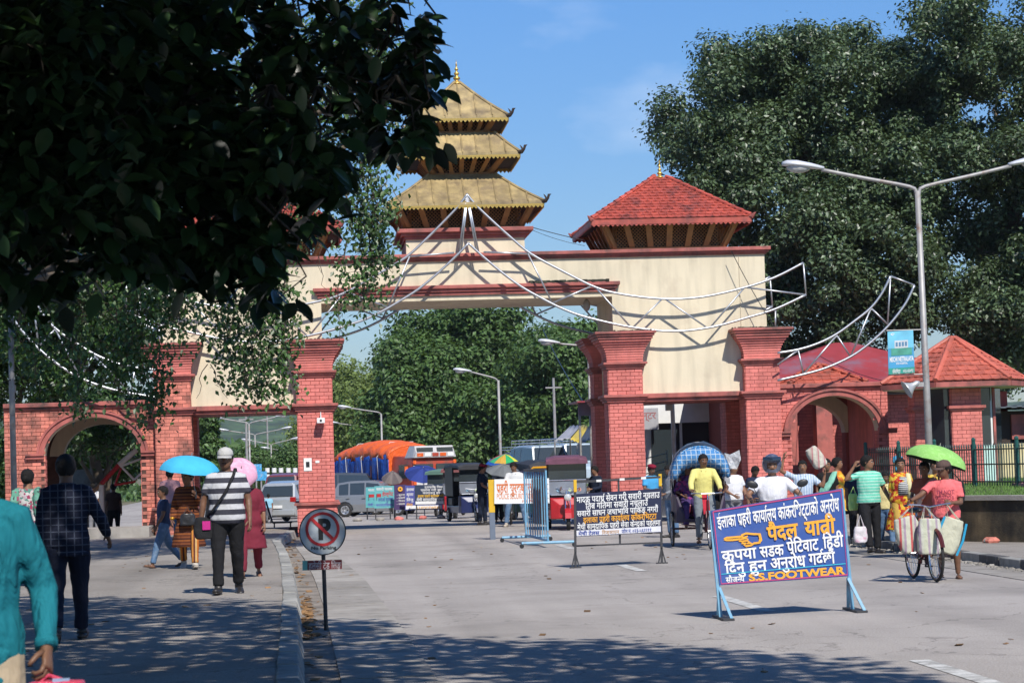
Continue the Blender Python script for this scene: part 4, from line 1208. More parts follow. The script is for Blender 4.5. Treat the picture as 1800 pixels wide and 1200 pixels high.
gm = 'trees beyond the road behind the gateway'
tree('broadleaf_tree', 'largest broad dark green tree in the middle of the main opening', (P(860, 870, 128).x, 128, -.6),
     [blob(790, 600, 128, 85, 70, 4), blob(745, 690, 126, 90, 100, 4), blob(860, 680, 126, 95, 130, 4), blob(800, 760, 124, 150, 90, 5), blob(900, 800, 122, 80, 75, 4), blob(700, 770, 126, 70, 80, 3), blob(840, 860, 120, 90, 50, 2), blob(690, 640, 129, 50, 45, 2)],
     300, 1.35, 460, .30, LF_M, .5, gm, shell=.2)
tree('broadleaf_tree', 'rounded mid-green tree at the right side of the main opening', (P(990, 860, 118).x, 118, -.6),
     [blob(970, 650, 118, 75, 80, 4), blob(1020, 690, 117, 70, 90, 4), blob(960, 740, 116, 70, 70, 3), blob(1040, 760, 115, 60, 60, 3), blob(1010, 610, 119, 45, 45, 2)],
     170, 1.3, 420, .27, LF_M, .4, gm, shell=.2)
tree('feathery_tree', 'pale yellow-green feathery tree left of the dark broad one', (P(620, 860, 150).x, 150, -.6),
     [blob(605, 680, 150, 35, 50, 3), blob(630, 740, 148, 55, 70, 4), blob(600, 790, 147, 45, 60, 3), blob(655, 690, 152, 40, 50, 3)],
     95, 1.4, 240, .28, LF_P, .3, gm, shell=.1)
tree('feathery_tree', 'pale leafy tree tucked behind the inner left pillar', (P(575, 860, 160).x, 160, -.6),
     [blob(570, 760, 160, 50, 60, 3), blob(590, 700, 162, 25, 35, 2), blob(645, 800, 158, 50, 40, 3)],
     60, 1.4, 260, .28, LF_P, .3, gm, shell=.1)
tree('conical_tree', 'dense dark conical tree at the left of the narrow opening', (P(370, 860, 100).x, 100, -.5),
     [blob(366, 790, 100, 20, 50, 1.5), blob(372, 830, 100, 28, 40, 2), blob(362, 755, 100, 9, 22, .8)],
     120, .45, 300, .2, LF_M, .2, gm, shell=.3)
for lab, px, Y in (('low bushy tree in the narrow opening, near the pink parasol', 425, 135), ('low bushy tree in the narrow opening, touching the inner pillar', 500, 140), ('bushy tree between the conical tree and the far lamp posts', 455, 165)):
 tree('bushy_tree', lab, (P(px, 860, Y).x, Y, -.6), [blob(px, 826, Y, 36, 24, 3), blob(px + 10, 806, Y, 20, 18, 2)], 70, .75, 200, .22, LF_M, .2, gm, shell=.2)
# wooded mass on the horizon line, too far to tell apart
C = [];
for k in range(26000):
 x = nr.uniform(-90, 110); y = nr.uniform(190, 230); h_ = (.5 if x < -8 else 4.0) + (.8 if x < -8 else 1.6) * noise.noise(Vector((x * .12, 1, 0))) + 1.2 * noise.noise(Vector((x * .5, 4, 0)))
 C.append((x, y, nr.uniform(-.8, h_)))
C = np.array(C); V, F = leaves_np(C, nr.normal(size=(len(C), 3)) + [0, -.5, .8], .75, .3)
o = np_mesh('far_woods', V, F, LF_M, kind='stuff'); tag(o, 'continuous band of far woods on the horizon beyond the road', 'woods', kind='stuff')
# pipal tree behind the left arched wall
tree('pipal_tree', 'dark pipal tree rising behind the left arched wall', (-8.2, 67, 0),
     [blob(60, 640, 66, 120, 110, 3), blob(200, 600, 65, 130, 110, 2.5), blob(120, 480, 67, 220, 120, 4), blob(-40, 560, 66, 140, 160, 4), blob(300, 520, 66, 90, 90, 2.5), blob(180, 740, 67, 120, 40, 2), blob(250, 380, 68, 260, 120, 4)],
     330, .8, 420, .15, LF_B, .38, shell=.1)
tree('bushy_tree', 'dark low tree filling the view through the left arch', (P(150, 860, 82).x, 82, -.3),
     [blob(100, 770, 82, 90, 60, 3), blob(210, 780, 83, 70, 55, 3), blob(40, 830, 82, 60, 50, 2), blob(150, 745, 80, 110, 40, 2), blob(260, 760, 84, 40, 60, 2)],
     150, .8, 380, .2, LF_B, .3, shell=.1)
tree('bushy_tree', 'dark trunked tree just behind the left arch', (P(172, 860, 70).x, 70, -.1),
     [blob(150, 735, 70, 90, 26, 1.5), blob(230, 730, 70, 50, 24, 1.5)],
     50, .6, 320, .15, LF_B, .26, shell=.1)
# ---- hanging leafy branches of the near pipal, in front of the gate (depth about 44-50)
def twig_tree():
 base = Vector((-7.6, 44.0, .15))
 t = thing('pipal_tree', 'leafy pipal tree whose branches hang in front of the gateway and its left roof', 'tree', base)
 Cs = []; Ns = []; mb = MB()
 limb(mb, base, base + Vector((.3, 0, 4.6)), .30, .22, .04)
 # main limbs over the top
 hubs = []
 for px, py, Y in ((150, 420, 45), (330, 380, 45), (480, 330, 46), (600, 260, 46), (640, 120, 45), (520, 60, 45), (300, 150, 45), (60, 250, 45), (700, 180, 46)):
  p = P(px, py, Y); limb(mb, base + Vector((.3, 0, 4.6)), p, .10, .03, .10, 6); hubs.append(p)
 def strand(x0, y0, x1, y1, Y, w0, w1, n):
  a, b = P(x0, y0, Y), P(x1, y1, Y)
  pts = limb(mb, a, b, .018, .006, .08, 6)
  for k in range(n):
   tt = rng.random() ** .9; seg = min(5, int(tt * 6)); p = pts[seg].lerp(pts[seg + 1], tt * 6 - seg)
   w = (w0 + (w1 - w0) * tt) * Y / FPX
   q = Vector((rng.gauss(0, w * .5), rng.gauss(0, w * .5), rng.gauss(0, w * .5)))
   Cs.append(p + q); Ns.append((rng.gauss(0, .6), -0.8 + rng.gauss(0, .5), .5 + rng.gauss(0, .4)))
   if k % 9 == 0: mb.tube([p, p + q * .6 + Vector((0, 0, .03)), p + q], [.006, .005, .003], 4)
 S_ = [ # x0 y0 x1 y1 Y w0 w1 n
  (650, 300, 640, 540, 46, 50, 40, 900), (600, 330, 690, 480, 46, 50, 30, 420), (610, 420, 600, 585, 46, 30, 22, 160), (670, 330, 650, 420, 46, 40, 40, 260),
  (420, 430, 430, 690, 46, 60, 55, 1100), (380, 500, 400, 640, 46, 45, 45, 500), (480, 520, 500, 700, 46, 45, 30, 520), (500, 480, 500, 620, 46, 40, 40, 350), (440, 600, 470, 700, 46, 40, 30, 260),
  (300, 450, 300, 590, 45, 60, 55, 800), (250, 480, 220, 640, 45, 55, 50, 700), (330, 430, 320, 560, 45, 40, 30, 300), (280, 600, 290, 690, 45, 30, 25, 130), (285, 690, 240, 755, 45, 30, 40, 150),
  (160, 420, 130, 560, 45, 60, 60, 800), (100, 480, 110, 610, 45, 50, 50, 400), (200, 520, 210, 690, 45, 40, 40, 420), (130, 600, 140, 730, 45, 45, 30, 330), (30, 450, 20, 620, 45, 50, 40, 350), (60, 600, 70, 690, 45, 40, 30, 150),
  (250, 640, 270, 700, 45, 40, 30, 200), (400, 430, 480, 470, 46, 50, 50, 500), (560, 60, 600, 250, 46, 70, 60, 1500), (500, 30, 480, 200, 46, 70, 70, 1200), (650, 40, 690, 220, 46, 55, 55, 1100), (600, 20, 660, 90, 46, 50, 50, 600),
  (570, 230, 580, 360, 46, 50, 50, 500), (450, 100, 430, 330, 46, 70, 70, 1400), (300, 60, 330, 350, 46, 90, 90, 1900), (150, 60, 120, 400, 46, 100, 100, 2000), (30, 60, 30, 420, 46, 80, 80, 1500), (230, 200, 220, 450, 46, 80, 80, 1200), (400, 250, 420, 450, 46, 60, 60, 900), (620, 180, 640, 320, 46, 50, 40, 500), (520, 200, 530, 420, 46, 50, 40, 500)]
 for a in S_: strand(*a)
 # bare twigs
 for x0, y0, x1, y1 in ((680, 300, 660, 430), (690, 330, 700, 400), (560, 450, 575, 510), (365, 640, 345, 700), (370, 640, 400, 700), (560, 380, 565, 480), (640, 240, 720, 300)):
  limb(mb, P(x0, y0, 46), P(x1, y1, 46), .010, .004, .15, 5)
 mb.build('limbs', M_BARK, t)
 C = np.array([tuple(c) for c in Cs]); N = np.array(Ns)
 V, F = leaves_np(C, N, .12, 1.6)
 # unseen upper crown, added to this tree to shade the sprays and the pavement
 U = []
 while len(U) < 9000:
  q = nr.normal(size=3); q /= np.linalg.norm(q); q = np.array([-4.2, 36.5, 12.0]) + q * nr.uniform() ** .4 * np.array([5.5, 6.5, 1.6])
  if noise.noise(Vector((q[0] * .6, q[1] * .6, q[2] * .4))) > -.12: U.append(q)
 U = np.array(U); V2, F2 = leaves_np(U, nr.normal(size=U.shape) * .5 + [0, 0, 1], .26, .5)
 F = np.concatenate([F, F2 + len(V)]); V = np.concatenate([V, V2])
 for x, y in ((-6, 33), (-3, 36), (-1, 34), (-6, 40), (-2, 40)): limb(mb, base + Vector((.3, 0, 4.6)), (x, y, 11.8), .14, .03, .08, 6)
 np_mesh('crown', V - np.array(base), F, LF_B, t)['kind'] = 'stuff'
twig_tree()
# ---- near tree: big glossy leaves overhead; those drawn largest are leaves of their own
def big_leaf_mesh(k):
 mb = MB(); r_ = random.Random(k); L_ = 1.0; n = 7; rows = []
 cv = r_.uniform(.05, .25); fold = r_.uniform(.05, .2)
 for i in range(n):
  t = i / (n - 1); w = .27 * math.sin(PI * min(1, t * 1.02 + .02)) ** .75 * (1 - .15 * t) if 0 < i < n - 1 else .006
  z = -cv * (t - .3) ** 2; rows.append([(-w, t * L_, z + fold * w), (0, t * L_, z - .01), (w, t * L_, z + fold * w)])
 mb.loft(rows, False, False)
 return mb
LM = [big_leaf_mesh(k) for k in range(5)]
def near_tree():
 base = Vector((-9.5, 11.0, .15))
 t = thing('rubber_fig_tree', 'near tree whose large dark glossy leaves fill the upper left', 'tree', base)
 mb = MB(); fork = base + Vector((.6, .4, 4.4))
 limb(mb, base, fork, .45, .33, .03)
 V = []; F = []; ind = []; cand = []
 def put(p, n, s, var=None):
  cand.append((p, n, s))
 # visible curtain: lobes of foliage 11-18 m away
 lobes = [(-60, 150, 13, 160, 200, .9), (100, 100, 13, 170, 160, .8), (260, 90, 14, 170, 150, .8), (400, 130, 14, 150, 180, .7), (540, 90, 14, 130, 120, .7), (650, 60, 14.5, 100, 90, .5), (700, 150, 14.5, 75, 110, .5), (735, 215, 14.2, 45, 70, .35),
             (600, 230, 14, 110, 70, .6), (700, 275, 14, 70, 40, .3), (480, 300, 13.5, 110, 130, .6), (330, 300, 13.5, 150, 150, .7), (180, 330, 13, 150, 140, .7), (30, 370, 13, 130, 150, .7), (420, 420, 13.5, 100, 90, .5), (490, 470, 13.2, 45, 90, .3), (340, 440, 13.5, 80, 60, .4), (60, 470, 13, 70, 60, .4), (230, 440, 13, 60, 40, .4), (560, 300, 13.6, 60, 60, .4), (740, 60, 14.5, 25, 60, .3)]
 for bx, by, Y, rx, ry, rd in lobes:
  b = blob(bx, by, Y, rx, ry, rd)
  area = rx * ry
  n = int(area * (.046 if bx < 330 or by > 260 else .022 if bx < 680 else .04))
  pass
  for i in range(max(3, n // 45)):
   d = nr.normal(size=3); d /= np.linalg.norm(d); p = np.array(b[:3]) + d * .85 * np.array(b[3:6])
   limb(mb, (b[0], b[1], b[2] + .5), p, .012, .003, .2, 5)
  for i in range(n):
   d = nr.normal(size=3); d /= np.linalg.norm(d); rr = nr.uniform(0, 1) ** .4 * (1.0 if i % 7 else 1.35)
   p = np.array(b[:3]) + d * rr * np.array(b[3:6])
   gap = noise.noise(Vector((p[0] * 3.6, 7.7, p[2] * 3.6))) + .5 * noise.noise(Vector((p[0] * 9, 3.3, p[2] * 9)))
   if gap < (-.10 if bx > 380 and by < 300 else -.42 if bx < 380 else -.25): continue
   q = Vector((nr.normal() * .5, nr.normal() * .6 - .1, .75))
   put(Vector(p), q, nr.uniform(.11, .20))
 vis = len(cand)
 # crown above the frame: shades the leaves below it and dapples the road
 for i in range(105000):
  y = nr.uniform(-3.5, 26); x = nr.uniform(-15, 6.6)
  lim = float(np.interp(y, [-2, 6, 11, 14, 17, 20, 22, 26], [7.0, 6.8, 6.2, 4.6, 2.2, .4, -2.2, -5]))
  z = nr.uniform(6.9, 9.8) if y > 15.5 else nr.uniform(5.9, 9.2)
  if y > 21: z += 1.0
  if (x + 1.77 - .25 * (z - 1.2)) ** 2 + (y - 8.55 + .9 * (z - 1.2)) ** 2 < 1.3: continue  # slanted gap shaped into the crown so sun reaches the man in teal
  if x > lim + noise.noise(Vector((y * .7, z * .4, 0))) * 1.6: continue
  if noise.noise(Vector((x * .55, y * .55, z * .3))) < -.36: continue
  put(Vector((x, y, z)), Vector((nr.normal() * .4, nr.normal() * .4, 1)), nr.uniform(.22, .32))
 # the 300 nearest to the lens among the visible ones become objects
 def screen(p):
  v = CM.transposed() @ (p - Vector((0, 0, CAMH))); return 900 + FPX * v.x / -v.z, 600 - FPX * v.y / -v.z, -v.z
 idx = []
 for i in range(vis):
  x, y, d = screen(cand[i][0])
  if 0 < x < 1800 and 0 < y < 1200: idx.append((d / cand[i][2], i))
 idx.sort(); own = set(i for _, i in idx[:300])
 lmesh = [m_.mesh('leaf', [LF_N], smooth=True) for m_ in LM]
 for i, (p, nrm, s) in enumerate(cand):
  nrm = nrm.normalized(); d = Vector((nr.normal() * .6, nr.normal() * .6, -1.1 if i < vis else nr.normal() * .3))
  d = (d - nrm * d.dot(nrm)).normalized(); xx = d.cross(nrm)
  M = Matrix((xx * s, d * s, nrm * s)).transposed().to_4x4(); M.translation = p - base
  k = i % 5
  if i in own:
   o = link('leaf', lmesh[k], t); o.matrix_local = M
  elif i < vis:
   n0 = len(V); V += [tuple(M @ Vector(v)) for v in LM[k].v]; F += [tuple(a + n0 for a in f) for f in LM[k].f]
  else:
   n0 = len(V); V += [tuple(M @ Vector(v)) for v in ((0, 0, 0), (.28, .45, .03), (0, 1, -.05), (-.28, .45, .03))]; F += [(n0, n0 + 1, n0 + 2, n0 + 3)]
 me = bpy.data.meshes.new('foliage'); me.from_pydata(V, [], F); me.materials.append(LF_N); me.polygons.foreach_set('use_smooth', [True] * len(F)); me.update()
 link('foliage', me, t)['kind'] = 'stuff'
 for x, y in ((-6, 3), (-4, 8), (0, 5), (3, 9), (-2, 14), (1, 17), (-7, 16), (4, 3)): limb(mb, fork, (x, y, 7.2), .16, .04, .08, 6)
 mb.build('limbs', mat('bark_dark', (.035, .027, .02), .9, var=.3, bump=.6), t, smooth=True)
near_tree()
# ================================================================ lettering
GC = {}
def _run(s, bold):
 c = bpy.data.curves.new('t', 'FONT'); c.body = s; c.size = 1; c.resolution_u = 3; c.offset = bold
 o = bpy.data.objects.new('t', c)
 me = o.to_mesh()
 V = [tuple(v.co) for v in me.vertices]; F = [tuple(p.vertices) for p in me.polygons]
 o.to_mesh_clear(); bpy.data.objects.remove(o); bpy.data.curves.remove(c)
 return V, F
def run(s, bold, ref='।'):
 k = (s, bold)
 if k not in GC:
  V, F = _run(s, bold)
  a, _ = _run(s + ref, bold); b, _ = _run(ref, bold)
  GC[k] = (V, F, max(v[0] for v in a) - max(v[0] for v in b))
 return GC[k]
def half(s, bold, cut=.13):
 k = ('half', s, bold, cut)
 if k not in GC:
  V, F, adv = run(s, bold)
  bm = bmesh.new(); vs = [bm.verts.new(v) for v in V]
  for f in F:
   try: bm.faces.new([vs[i] for i in f])
   except ValueError: pass
  bmesh.ops.bisect_plane(bm, geom=bm.verts[:] + bm.edges[:] + bm.faces[:], plane_co=(adv - cut, 0, 0), plane_no=(1, 0, 0), clear_outer=True)
  bm.verts.index_update()
  GC[k] = ([tuple(v.co) for v in bm.verts], [tuple(v.index for v in f.verts) for f in bm.faces], adv - cut)
  bm.free()
 return GC[k]
def stroke(pts, w):
 V = []; F = []
 for i, p in enumerate(pts):
  a = Vector(pts[max(i - 1, 0)]); b = Vector(pts[min(i + 1, len(pts) - 1)]); d = (b - a).normalized(); n = Vector((-d.y, d.x)) * w / 2
  V += [(p[0] + n.x, p[1] + n.y, 0), (p[0] - n.x, p[1] - n.y, 0)]
  if i: k = 2 * i; F.append((k - 2, k - 1, k + 1, k))
 return V, F
def layout(toks, bold):
 """toks: strings, ('H', c) half form, ('R',) subscript ra under the last letter, ('P',) reph above it, ('S', c) small letter beneath"""
 V = []; F = []; x = 0; last = .5
 def add(vs, fs, dx=0, dy=0, s=1):
  o = len(V); V.extend([(v[0] * s + dx, v[1] * s + dy) for v in vs]); F.extend([tuple(i + o for i in f) for f in fs])
 sw = .06 + 2 * bold
 for t in toks:
  if isinstance(t, str):
   vs, fs, adv = run(t, bold); add(vs, fs, x); x += adv; last = adv
  elif t[0] == 'H': vs, fs, adv = half(t[1], bold); add(vs, fs, x); x += adv
  elif t[0] == 'R': vs, fs = stroke([(x - .12, .26), (x - .24, .16), (x - .36, .02)], sw); add(vs, fs)
  elif t[0] == 'R2': vs, fs = stroke([(x - .38, -.13), (x - .25, -.02), (x - .12, -.13)], sw); add(vs, fs)
  elif t[0] == 'P': vs, fs = stroke([(x - .06, .64), (x - .11, .76), (x - .02, .84), (x + .07, .80)], sw); add(vs, fs)
  elif t[0] == 'S': vs, fs, adv = run(t[1], bold); add(vs, fs, x - adv * .62 - .05, -.33, .55)
 return V, F, x
def text_on(parent, quad, box, toks, m, bold=.012, name='lettering', off=.006, fit=True, z=(-.02, .86), nrm=None, kind=None):
 """quad: world corners TL TR BR BL; box: (u0, v0, u1, v1) on it, v downwards"""
 if isinstance(toks, str): toks = [toks]
 V, F, adv = layout(toks, bold)
 TL, TR, BR, BL = map(Vector, quad)
 n = (TR - TL).cross(BL - TL).normalized()
 if n.y > 0: n = -n
 if nrm is not None: n = Vector(nrm)
 u0, v0, u1, v1 = box; zb, zt = z
 W = (TR - TL).length; H_ = (BL - TL).length
 if not fit:
  sc = (v1 - v0) * H_ / (zt - zb) ; u1 = u0 + adv * sc / W
 out = []
 for x, y in V:
  u = u0 + (u1 - u0) * x / adv; v = v1 - (v1 - v0) * (y - zb) / (zt - zb)
  p = TL * (1 - u) * (1 - v) + TR * u * (1 - v) + BR * u * v + BL * (1 - u) * v
  out.append(tuple(p + n * off))
 mb = MB().add(out, F)
 return mb.build(name, m, parent)
def panel(parent, quad, m, name='board', t=.02, off=0.0):
 TL, TR, BR, BL = map(Vector, quad); n = (TR - TL).cross(BL - TL).normalized()
 if n.y > 0: n = -n
 mb = MB().slab([TL + n * off, TR + n * off, BR + n * off, BL + n * off], n, t)
 return mb.build(name, m, parent)
def sub(quad, u0, v0, u1, v1):
 TL, TR, BR, BL = map(Vector, quad)
 f = lambda u, v: TL * (1 - u) * (1 - v) + TR * u * (1 - v) + BR * u * v + BL * (1 - u) * v
 return [f(u0, v0), f(u1, v0), f(u1, v1), f(u0, v1)]
def outline(parent, quad, pts, w, m, name='pictogram', off=.007, closed=False):
 TL, TR, BR, BL = map(Vector, quad); n = (TR - TL).cross(BL - TL).normalized()
 if n.y > 0: n = -n
 W = (TR - TL).length; H_ = (BL - TL).length
 P2 = [(u * W, v * H_) for u, v in pts]
 if closed: P2 = P2 + [P2[0]]
 V, F = stroke(P2, w)
 out = []
 for x, y, _ in V:
  u, v = x / W, y / H_
  out.append(tuple(TL * (1 - u) * (1 - v) + TR * u * (1 - v) + BR * u * v + BL * (1 - u) * v + n * off))
 return MB().add(out, F).build(name, m, parent)
def ink(name, c): return mat('ink_' + name, c, .55, var=.06, scale=20)
I_WH = ink('white', (.75, .75, .74)); I_OR = ink('orange', (.78, .36, .03)); I_BLUE = mat('sign_blue', (.035, .085, .30), .5, var=.08, scale=3, dirt=(.10, .14, .30), dirt_amt=.2)
I_MAG = ink('magenta', (.42, .05, .16)); I_CY = ink('cyan', (.05, .50, .65)); I_RED = ink('red', (.42, .02, .025)); I_NAVY = mat('sign_navy', (.018, .022, .055), .5, var=.1, scale=5); I_ORR = ink('rust', (.62, .17, .05)); I_BLK = ink('black', (.015, .015, .015))
M_BLUEP = mat('pale_blue_iron', (.16, .36, .52), .5, var=.12, scale=10, dirt=(.25, .15, .1), dirt_amt=.25, dscale=8)
M_IRON = mat('dark_iron', (.055, .055, .06), .6, metal=.3, var=.2, scale=9)
M_YEL = mat('yellow_band', (.66, .40, .02), .5, var=.08)
M_BACK = mat('sign_back', (.20, .20, .20), .6)

# ---- blue pedestrian request board
q = [P(1250, 897, 23.78), P(1480, 858, 24.10), P(1492, 1012, 24.08), P(1265, 1028, 23.72)]
fL, fR = G(1268, 1088), G(1500, 1074)
s1 = thing('notice_board', 'large blue board with a yellow pointing hand standing in the road', 'sign', ((fL.x + fR.x) / 2, (fL.y + fR.y) / 2, 0))
bd = panel(s1, q, I_BLUE, t=.03)
W_ = (Vector(q[1]) - Vector(q[0])).length
outline(bd, q, [(.012, .018), (.988, .018), (.988, .982), (.012, .982)], .014, I_MAG, 'border', closed=True)
text_on(bd, q, (.035, .05, .965, .25), ["ईलाका प", ('R',), "हरी काया", ('P',), "लय कांकरिभट्टाको अनुरोध"], I_WH, .018)
text_on(bd, q, (.40, .27, .63, .49), ["पैदल"], I_OR, .030)
text_on(bd, q, (.69, .27, .92, .49), ["यात", ('R',), "ी"], I_OR, .030)
text_on(bd, q, (.04, .51, .30, .69), ["कृपया"], I_WH, .020); text_on(bd, q, (.33, .51, .51, .69), ["सडक"], I_WH, .020); text_on(bd, q, (.54, .49, .78, .67), ["पेिटवाट"], I_WH, .020); text_on(bd, q, (.82, .48, .975, .66), ["िहडी"], I_WH, .020)
text_on(bd, q, (.055, .68, .20, .86), ["िदनु"], I_WH, .020); text_on(bd, q, (.235, .68, .37, .86), ["हुन"], I_WH, .020); text_on(bd, q, (.40, .67, .67, .85), ["अनुरोध"], I_WH, .020); text_on(bd, q, (.70, .66, .90, .84), ["गद", ('P',), "छौं"], I_WH, .020)
outline(bd, q, [(.02, .855), (.98, .855)], .007, I_CY, 'rule_line')
text_on(bd, q, (.05, .88, .19, .975), ["सौज", ('H', 'न'), "य"], I_WH, .018)
text_on(bd, q, (.225, .885, .965, .972), ["S.S.FOOTWEAR"], I_OR, .038, z=(0, .70))
hand = [(.07, .40), (.09, .385), (.20, .395), (.205, .378), (.24, .362), (.30, .385), (.345, .395), (.35, .47), (.335, .50), (.29, .50), (.27, .52), (.23, .525), (.215, .505), (.235, .49), (.20, .48), (.205, .455), (.18, .445), (.19, .425), (.13, .425), (.085, .415)]
outline(bd, q, hand, .020, I_OR, closed=True)
for l_ in ([(.20, .395), (.225, .41), (.25, .40)], [(.19, .425), (.235, .425), (.25, .44), (.24, .455)], [(.205, .455), (.24, .455), (.255, .47), (.245, .49), (.235, .49)], [(.235, .49), (.265, .49), (.275, .505), (.27, .52)], [(.335, .395), (.34, .45), (.33, .50)]):
 outline(bd, q, l_, .016, I_OR)
def bar(parent, a, b, w, m, name, d=None):
 a, b = Vector(a), Vector(b); dd = (b - a).normalized(); s = dd.cross(Vector((0, 1, 0))).normalized() * w / 2; f = Vector((0, (d or w) / 2, 0))
 vs = [a - s - f, a + s - f, a + s + f, a - s + f, b - s - f, b + s - f, b + s + f, b - s + f]
 return MB().add(vs, [(0, 1, 2, 3), (7, 6, 5, 4), (0, 4, 5, 1), (1, 5, 6, 2), (2, 6, 7, 3), (3, 7, 4, 0)]).build(name, m, parent)
for f_, c, tp in ((fL, q[3], q[0]), (fR, q[2], q[1])):
 o_ = Vector((0, .04, 0))
 bar(s1, (f_.x, f_.y + .03, 0), Vector(tp) + o_, .035, M_BLUEP, 'leg')
 m_ = Vector(c) + o_ - Vector((0, 0, .02))
 bar(s1, (f_.x + .075, f_.y - .22, 0.01), m_, .03, M_BLUEP, 'brace'); bar(s1, (f_.x + .02, f_.y + .32, 0.01), m_, .03, M_BLUEP, 'brace')
 MB().box((f_.x - .03, f_.y - .28, 0), (f_.x + .09, f_.y + .38, .025)).build('foot', M_IRON, s1)

# ---- dark warning board behind it
q = [P(1010, 868, 36.0), P(1162, 858, 36.4), P(1163, 935, 36.4), P(1012, 943, 36.0)]
fL, fR = G(1012, 998), G(1164, 990)
s2 = thing('notice_board', 'dark navy traffic warning board in a yellow-tipped iron frame', 'sign', ((fL.x + fR.x) / 2, (fL.y + fR.y) / 2, 0))
bd = panel(s2, q, I_NAVY, t=.02)
panel(bd, sub(q, .01, .855, .99, .985), mat('sign_white', (.62, .62, .66), .5), 'white_strip', t=.003, off=.0035)
tx = [((.02, .01, .98, .22), ["मादक पदाथ", ('P',), " सेवन गरी सवारी नचलाउ"], I_WH), ((.12, .17, .84, .38), ["ितब", ('R',), " गितमा सवारी नचलाउँ"], I_WH), ((.02, .34, .96, .54), ["सवारी साधन जथाभािव पािक", ('P',), "ङ", ('S', 'ग'), " नगरौं"], I_WH),
      ((.09, .50, .94, .70), ["इलाका प", ('R',), "हरी काया", ('P',), "लय काँकरिभट्टा"], I_OR), ((.02, .66, .985, .85), ["मेची सामुदाियक प", ('R',), "हरी सेवा के", ('H', 'न'), "द", ('R2',), "को पहलमा"], I_WH)]
for b_, t_, m_ in tx: text_on(bd, q, (b_[0], b_[1] + .02, b_[2], b_[3] - .01), t_, m_, .012)
text_on(bd, q, (.03, .87, .27, .975), ["मेची टेलस"], ink('blue', (.03, .06, .28)), .015, off=.009); text_on(bd, q, (.30, .87, .50, .975), ["िवज्ञापन"], ink('tan', (.5, .3, .15)), .01, off=.009); text_on(bd, q, (.53, .87, .88, .975), ["फोन नं. ०२३-५६२२११"], ink('blue', (.03, .06, .28)), .012, off=.009)
for i, (f_, tp, bt, top) in enumerate(((fL, q[0], q[3], P(1010, 843, 36.05)), (fR, q[1], q[2], P(1161, 833, 36.45)))):
 y = f_.y + .03
 bar(s2, (f_.x, y, 0), (top.x, y, top.z), .035, M_IRON, 'leg')
 MB().box((top.x - .024, y - .025, top.z - .19), (top.x + .024, y + .023, top.z + .004)).build('yellow_tip', M_YEL, s2)
 bar(s2, (f_.x - .06, y - .02, 0), (f_.x, y - .02, .26), .02, M_IRON, 'brace'); bar(s2, (f_.x + .06, y - .02, 0), (f_.x, y - .02, .26), .02, M_IRON, 'brace')
 MB().box((f_.x - .09, y - .05, 0), (f_.x + .09, y + .05, .02)).build('foot', M_IRON, s2)
yb = (fL.y + fR.y) / 2 + .03
a, b = P(1010, 847, yb), P(1161, 838, yb); bar(s2, a, b, .035, M_IRON, 'top_rail')
for u in (.28, .55, .80): p = a.lerp(b, u); MB().cbox((p.x, yb - .021, p.z), (.08, .01, .036)).build('tape', M_WHITEP, s2)
bar(s2, P(1012, 959, yb), P(1163, 953, yb), .025, M_IRON, 'lower_rail')
bar(s2, P(1087, 842, yb + .01), P(1090, 957, yb + .01), .03, M_IRON, 'middle_post')

# ---- police security board
q = [P(869, 842, 50.45), P(965, 840, 50.6), P(966, 884, 50.6), P(869, 885, 50.45)]
s3 = thing('notice_board', 'white police security board with orange lettering on a yellow and grey post', 'sign', (3.8, 50.5, 0))
bd = panel(s3, q, mat('board_white', (.74, .74, .73), .5, var=.05), t=.02)
text_on(bd, q, (.04, .08, .80, .56), ["प", ('R',), "हरी सुर", ('H', 'क'), "षा जाँच"], I_ORR, .025)
text_on(bd, q, (.04, .58, .83, .80), ["POLICE SECURITY CHECK"], ink('pale_orange', (.66, .30, .18)), .02, z=(0, .72))
text_on(bd, q, (.50, .84, .78, .94), ["इ.प्र.का. काँकरिभट्टा"], I_ORR, .01)
for px in (863,):
 a = P(px, 843, 50.55); f_ = G(px, 948)
 MB().box((a.x - .06, 50.50, 0), (a.x + .06, 50.60, a.z)).build('post', mat('post_slate', (.13, .16, .21), .6, var=.15), s3)
 MB().box((a.x - .064, 50.496, a.z - .72), (a.x + .064, 50.604, a.z + .004)).build('yellow_band', M_YEL, s3)

# ---- pale blue rolling barrier, nearly end-on
c = G(965, 962)
s4 = thing('rolling_barrier', 'pale blue barred rolling barrier with a dark board beside the police sign', 'barrier', (c.x, c.y, 0))
A = Vector((G(936, 955).x, 48.6, 0)); B = Vector((G(981, 968).x, 44.8, 0))
n_ = 9
for i in range(n_ + 1):
 p = A.lerp(B, i / n_); MB().tube([(p.x, p.y, .12), (p.x, p.y, 1.52)], .012 if i not in (0, n_) else .022, 8).build('bar', M_BLUEP, s4)
for z in (.14, 1.52): MB().tube([(A.x, A.y, z), (B.x, B.y, z)], .028, 8).build('rail', M_BLUEP if z < 1 else M_IRON, s4)
for p in (A, B):
 MB().tube([(p.x - .52, p.y, .10), (p.x + .52, p.y, .10)], .028, 8).build('foot_tube', M_BLUEP, s4)
 for dx in (-.52, .52): MB().tube([(p.x + dx, p.y - .02, .045), (p.x + dx, p.y + .02, .045)], .045, 10).build('caster', M_BLACK, s4)
C1 = A.lerp(B, .28) + Vector((.03, 0, 0)); C2 = A.lerp(B, .82) + Vector((.05, 0, 0))
o_ = Vector((.05, -.02, 0))
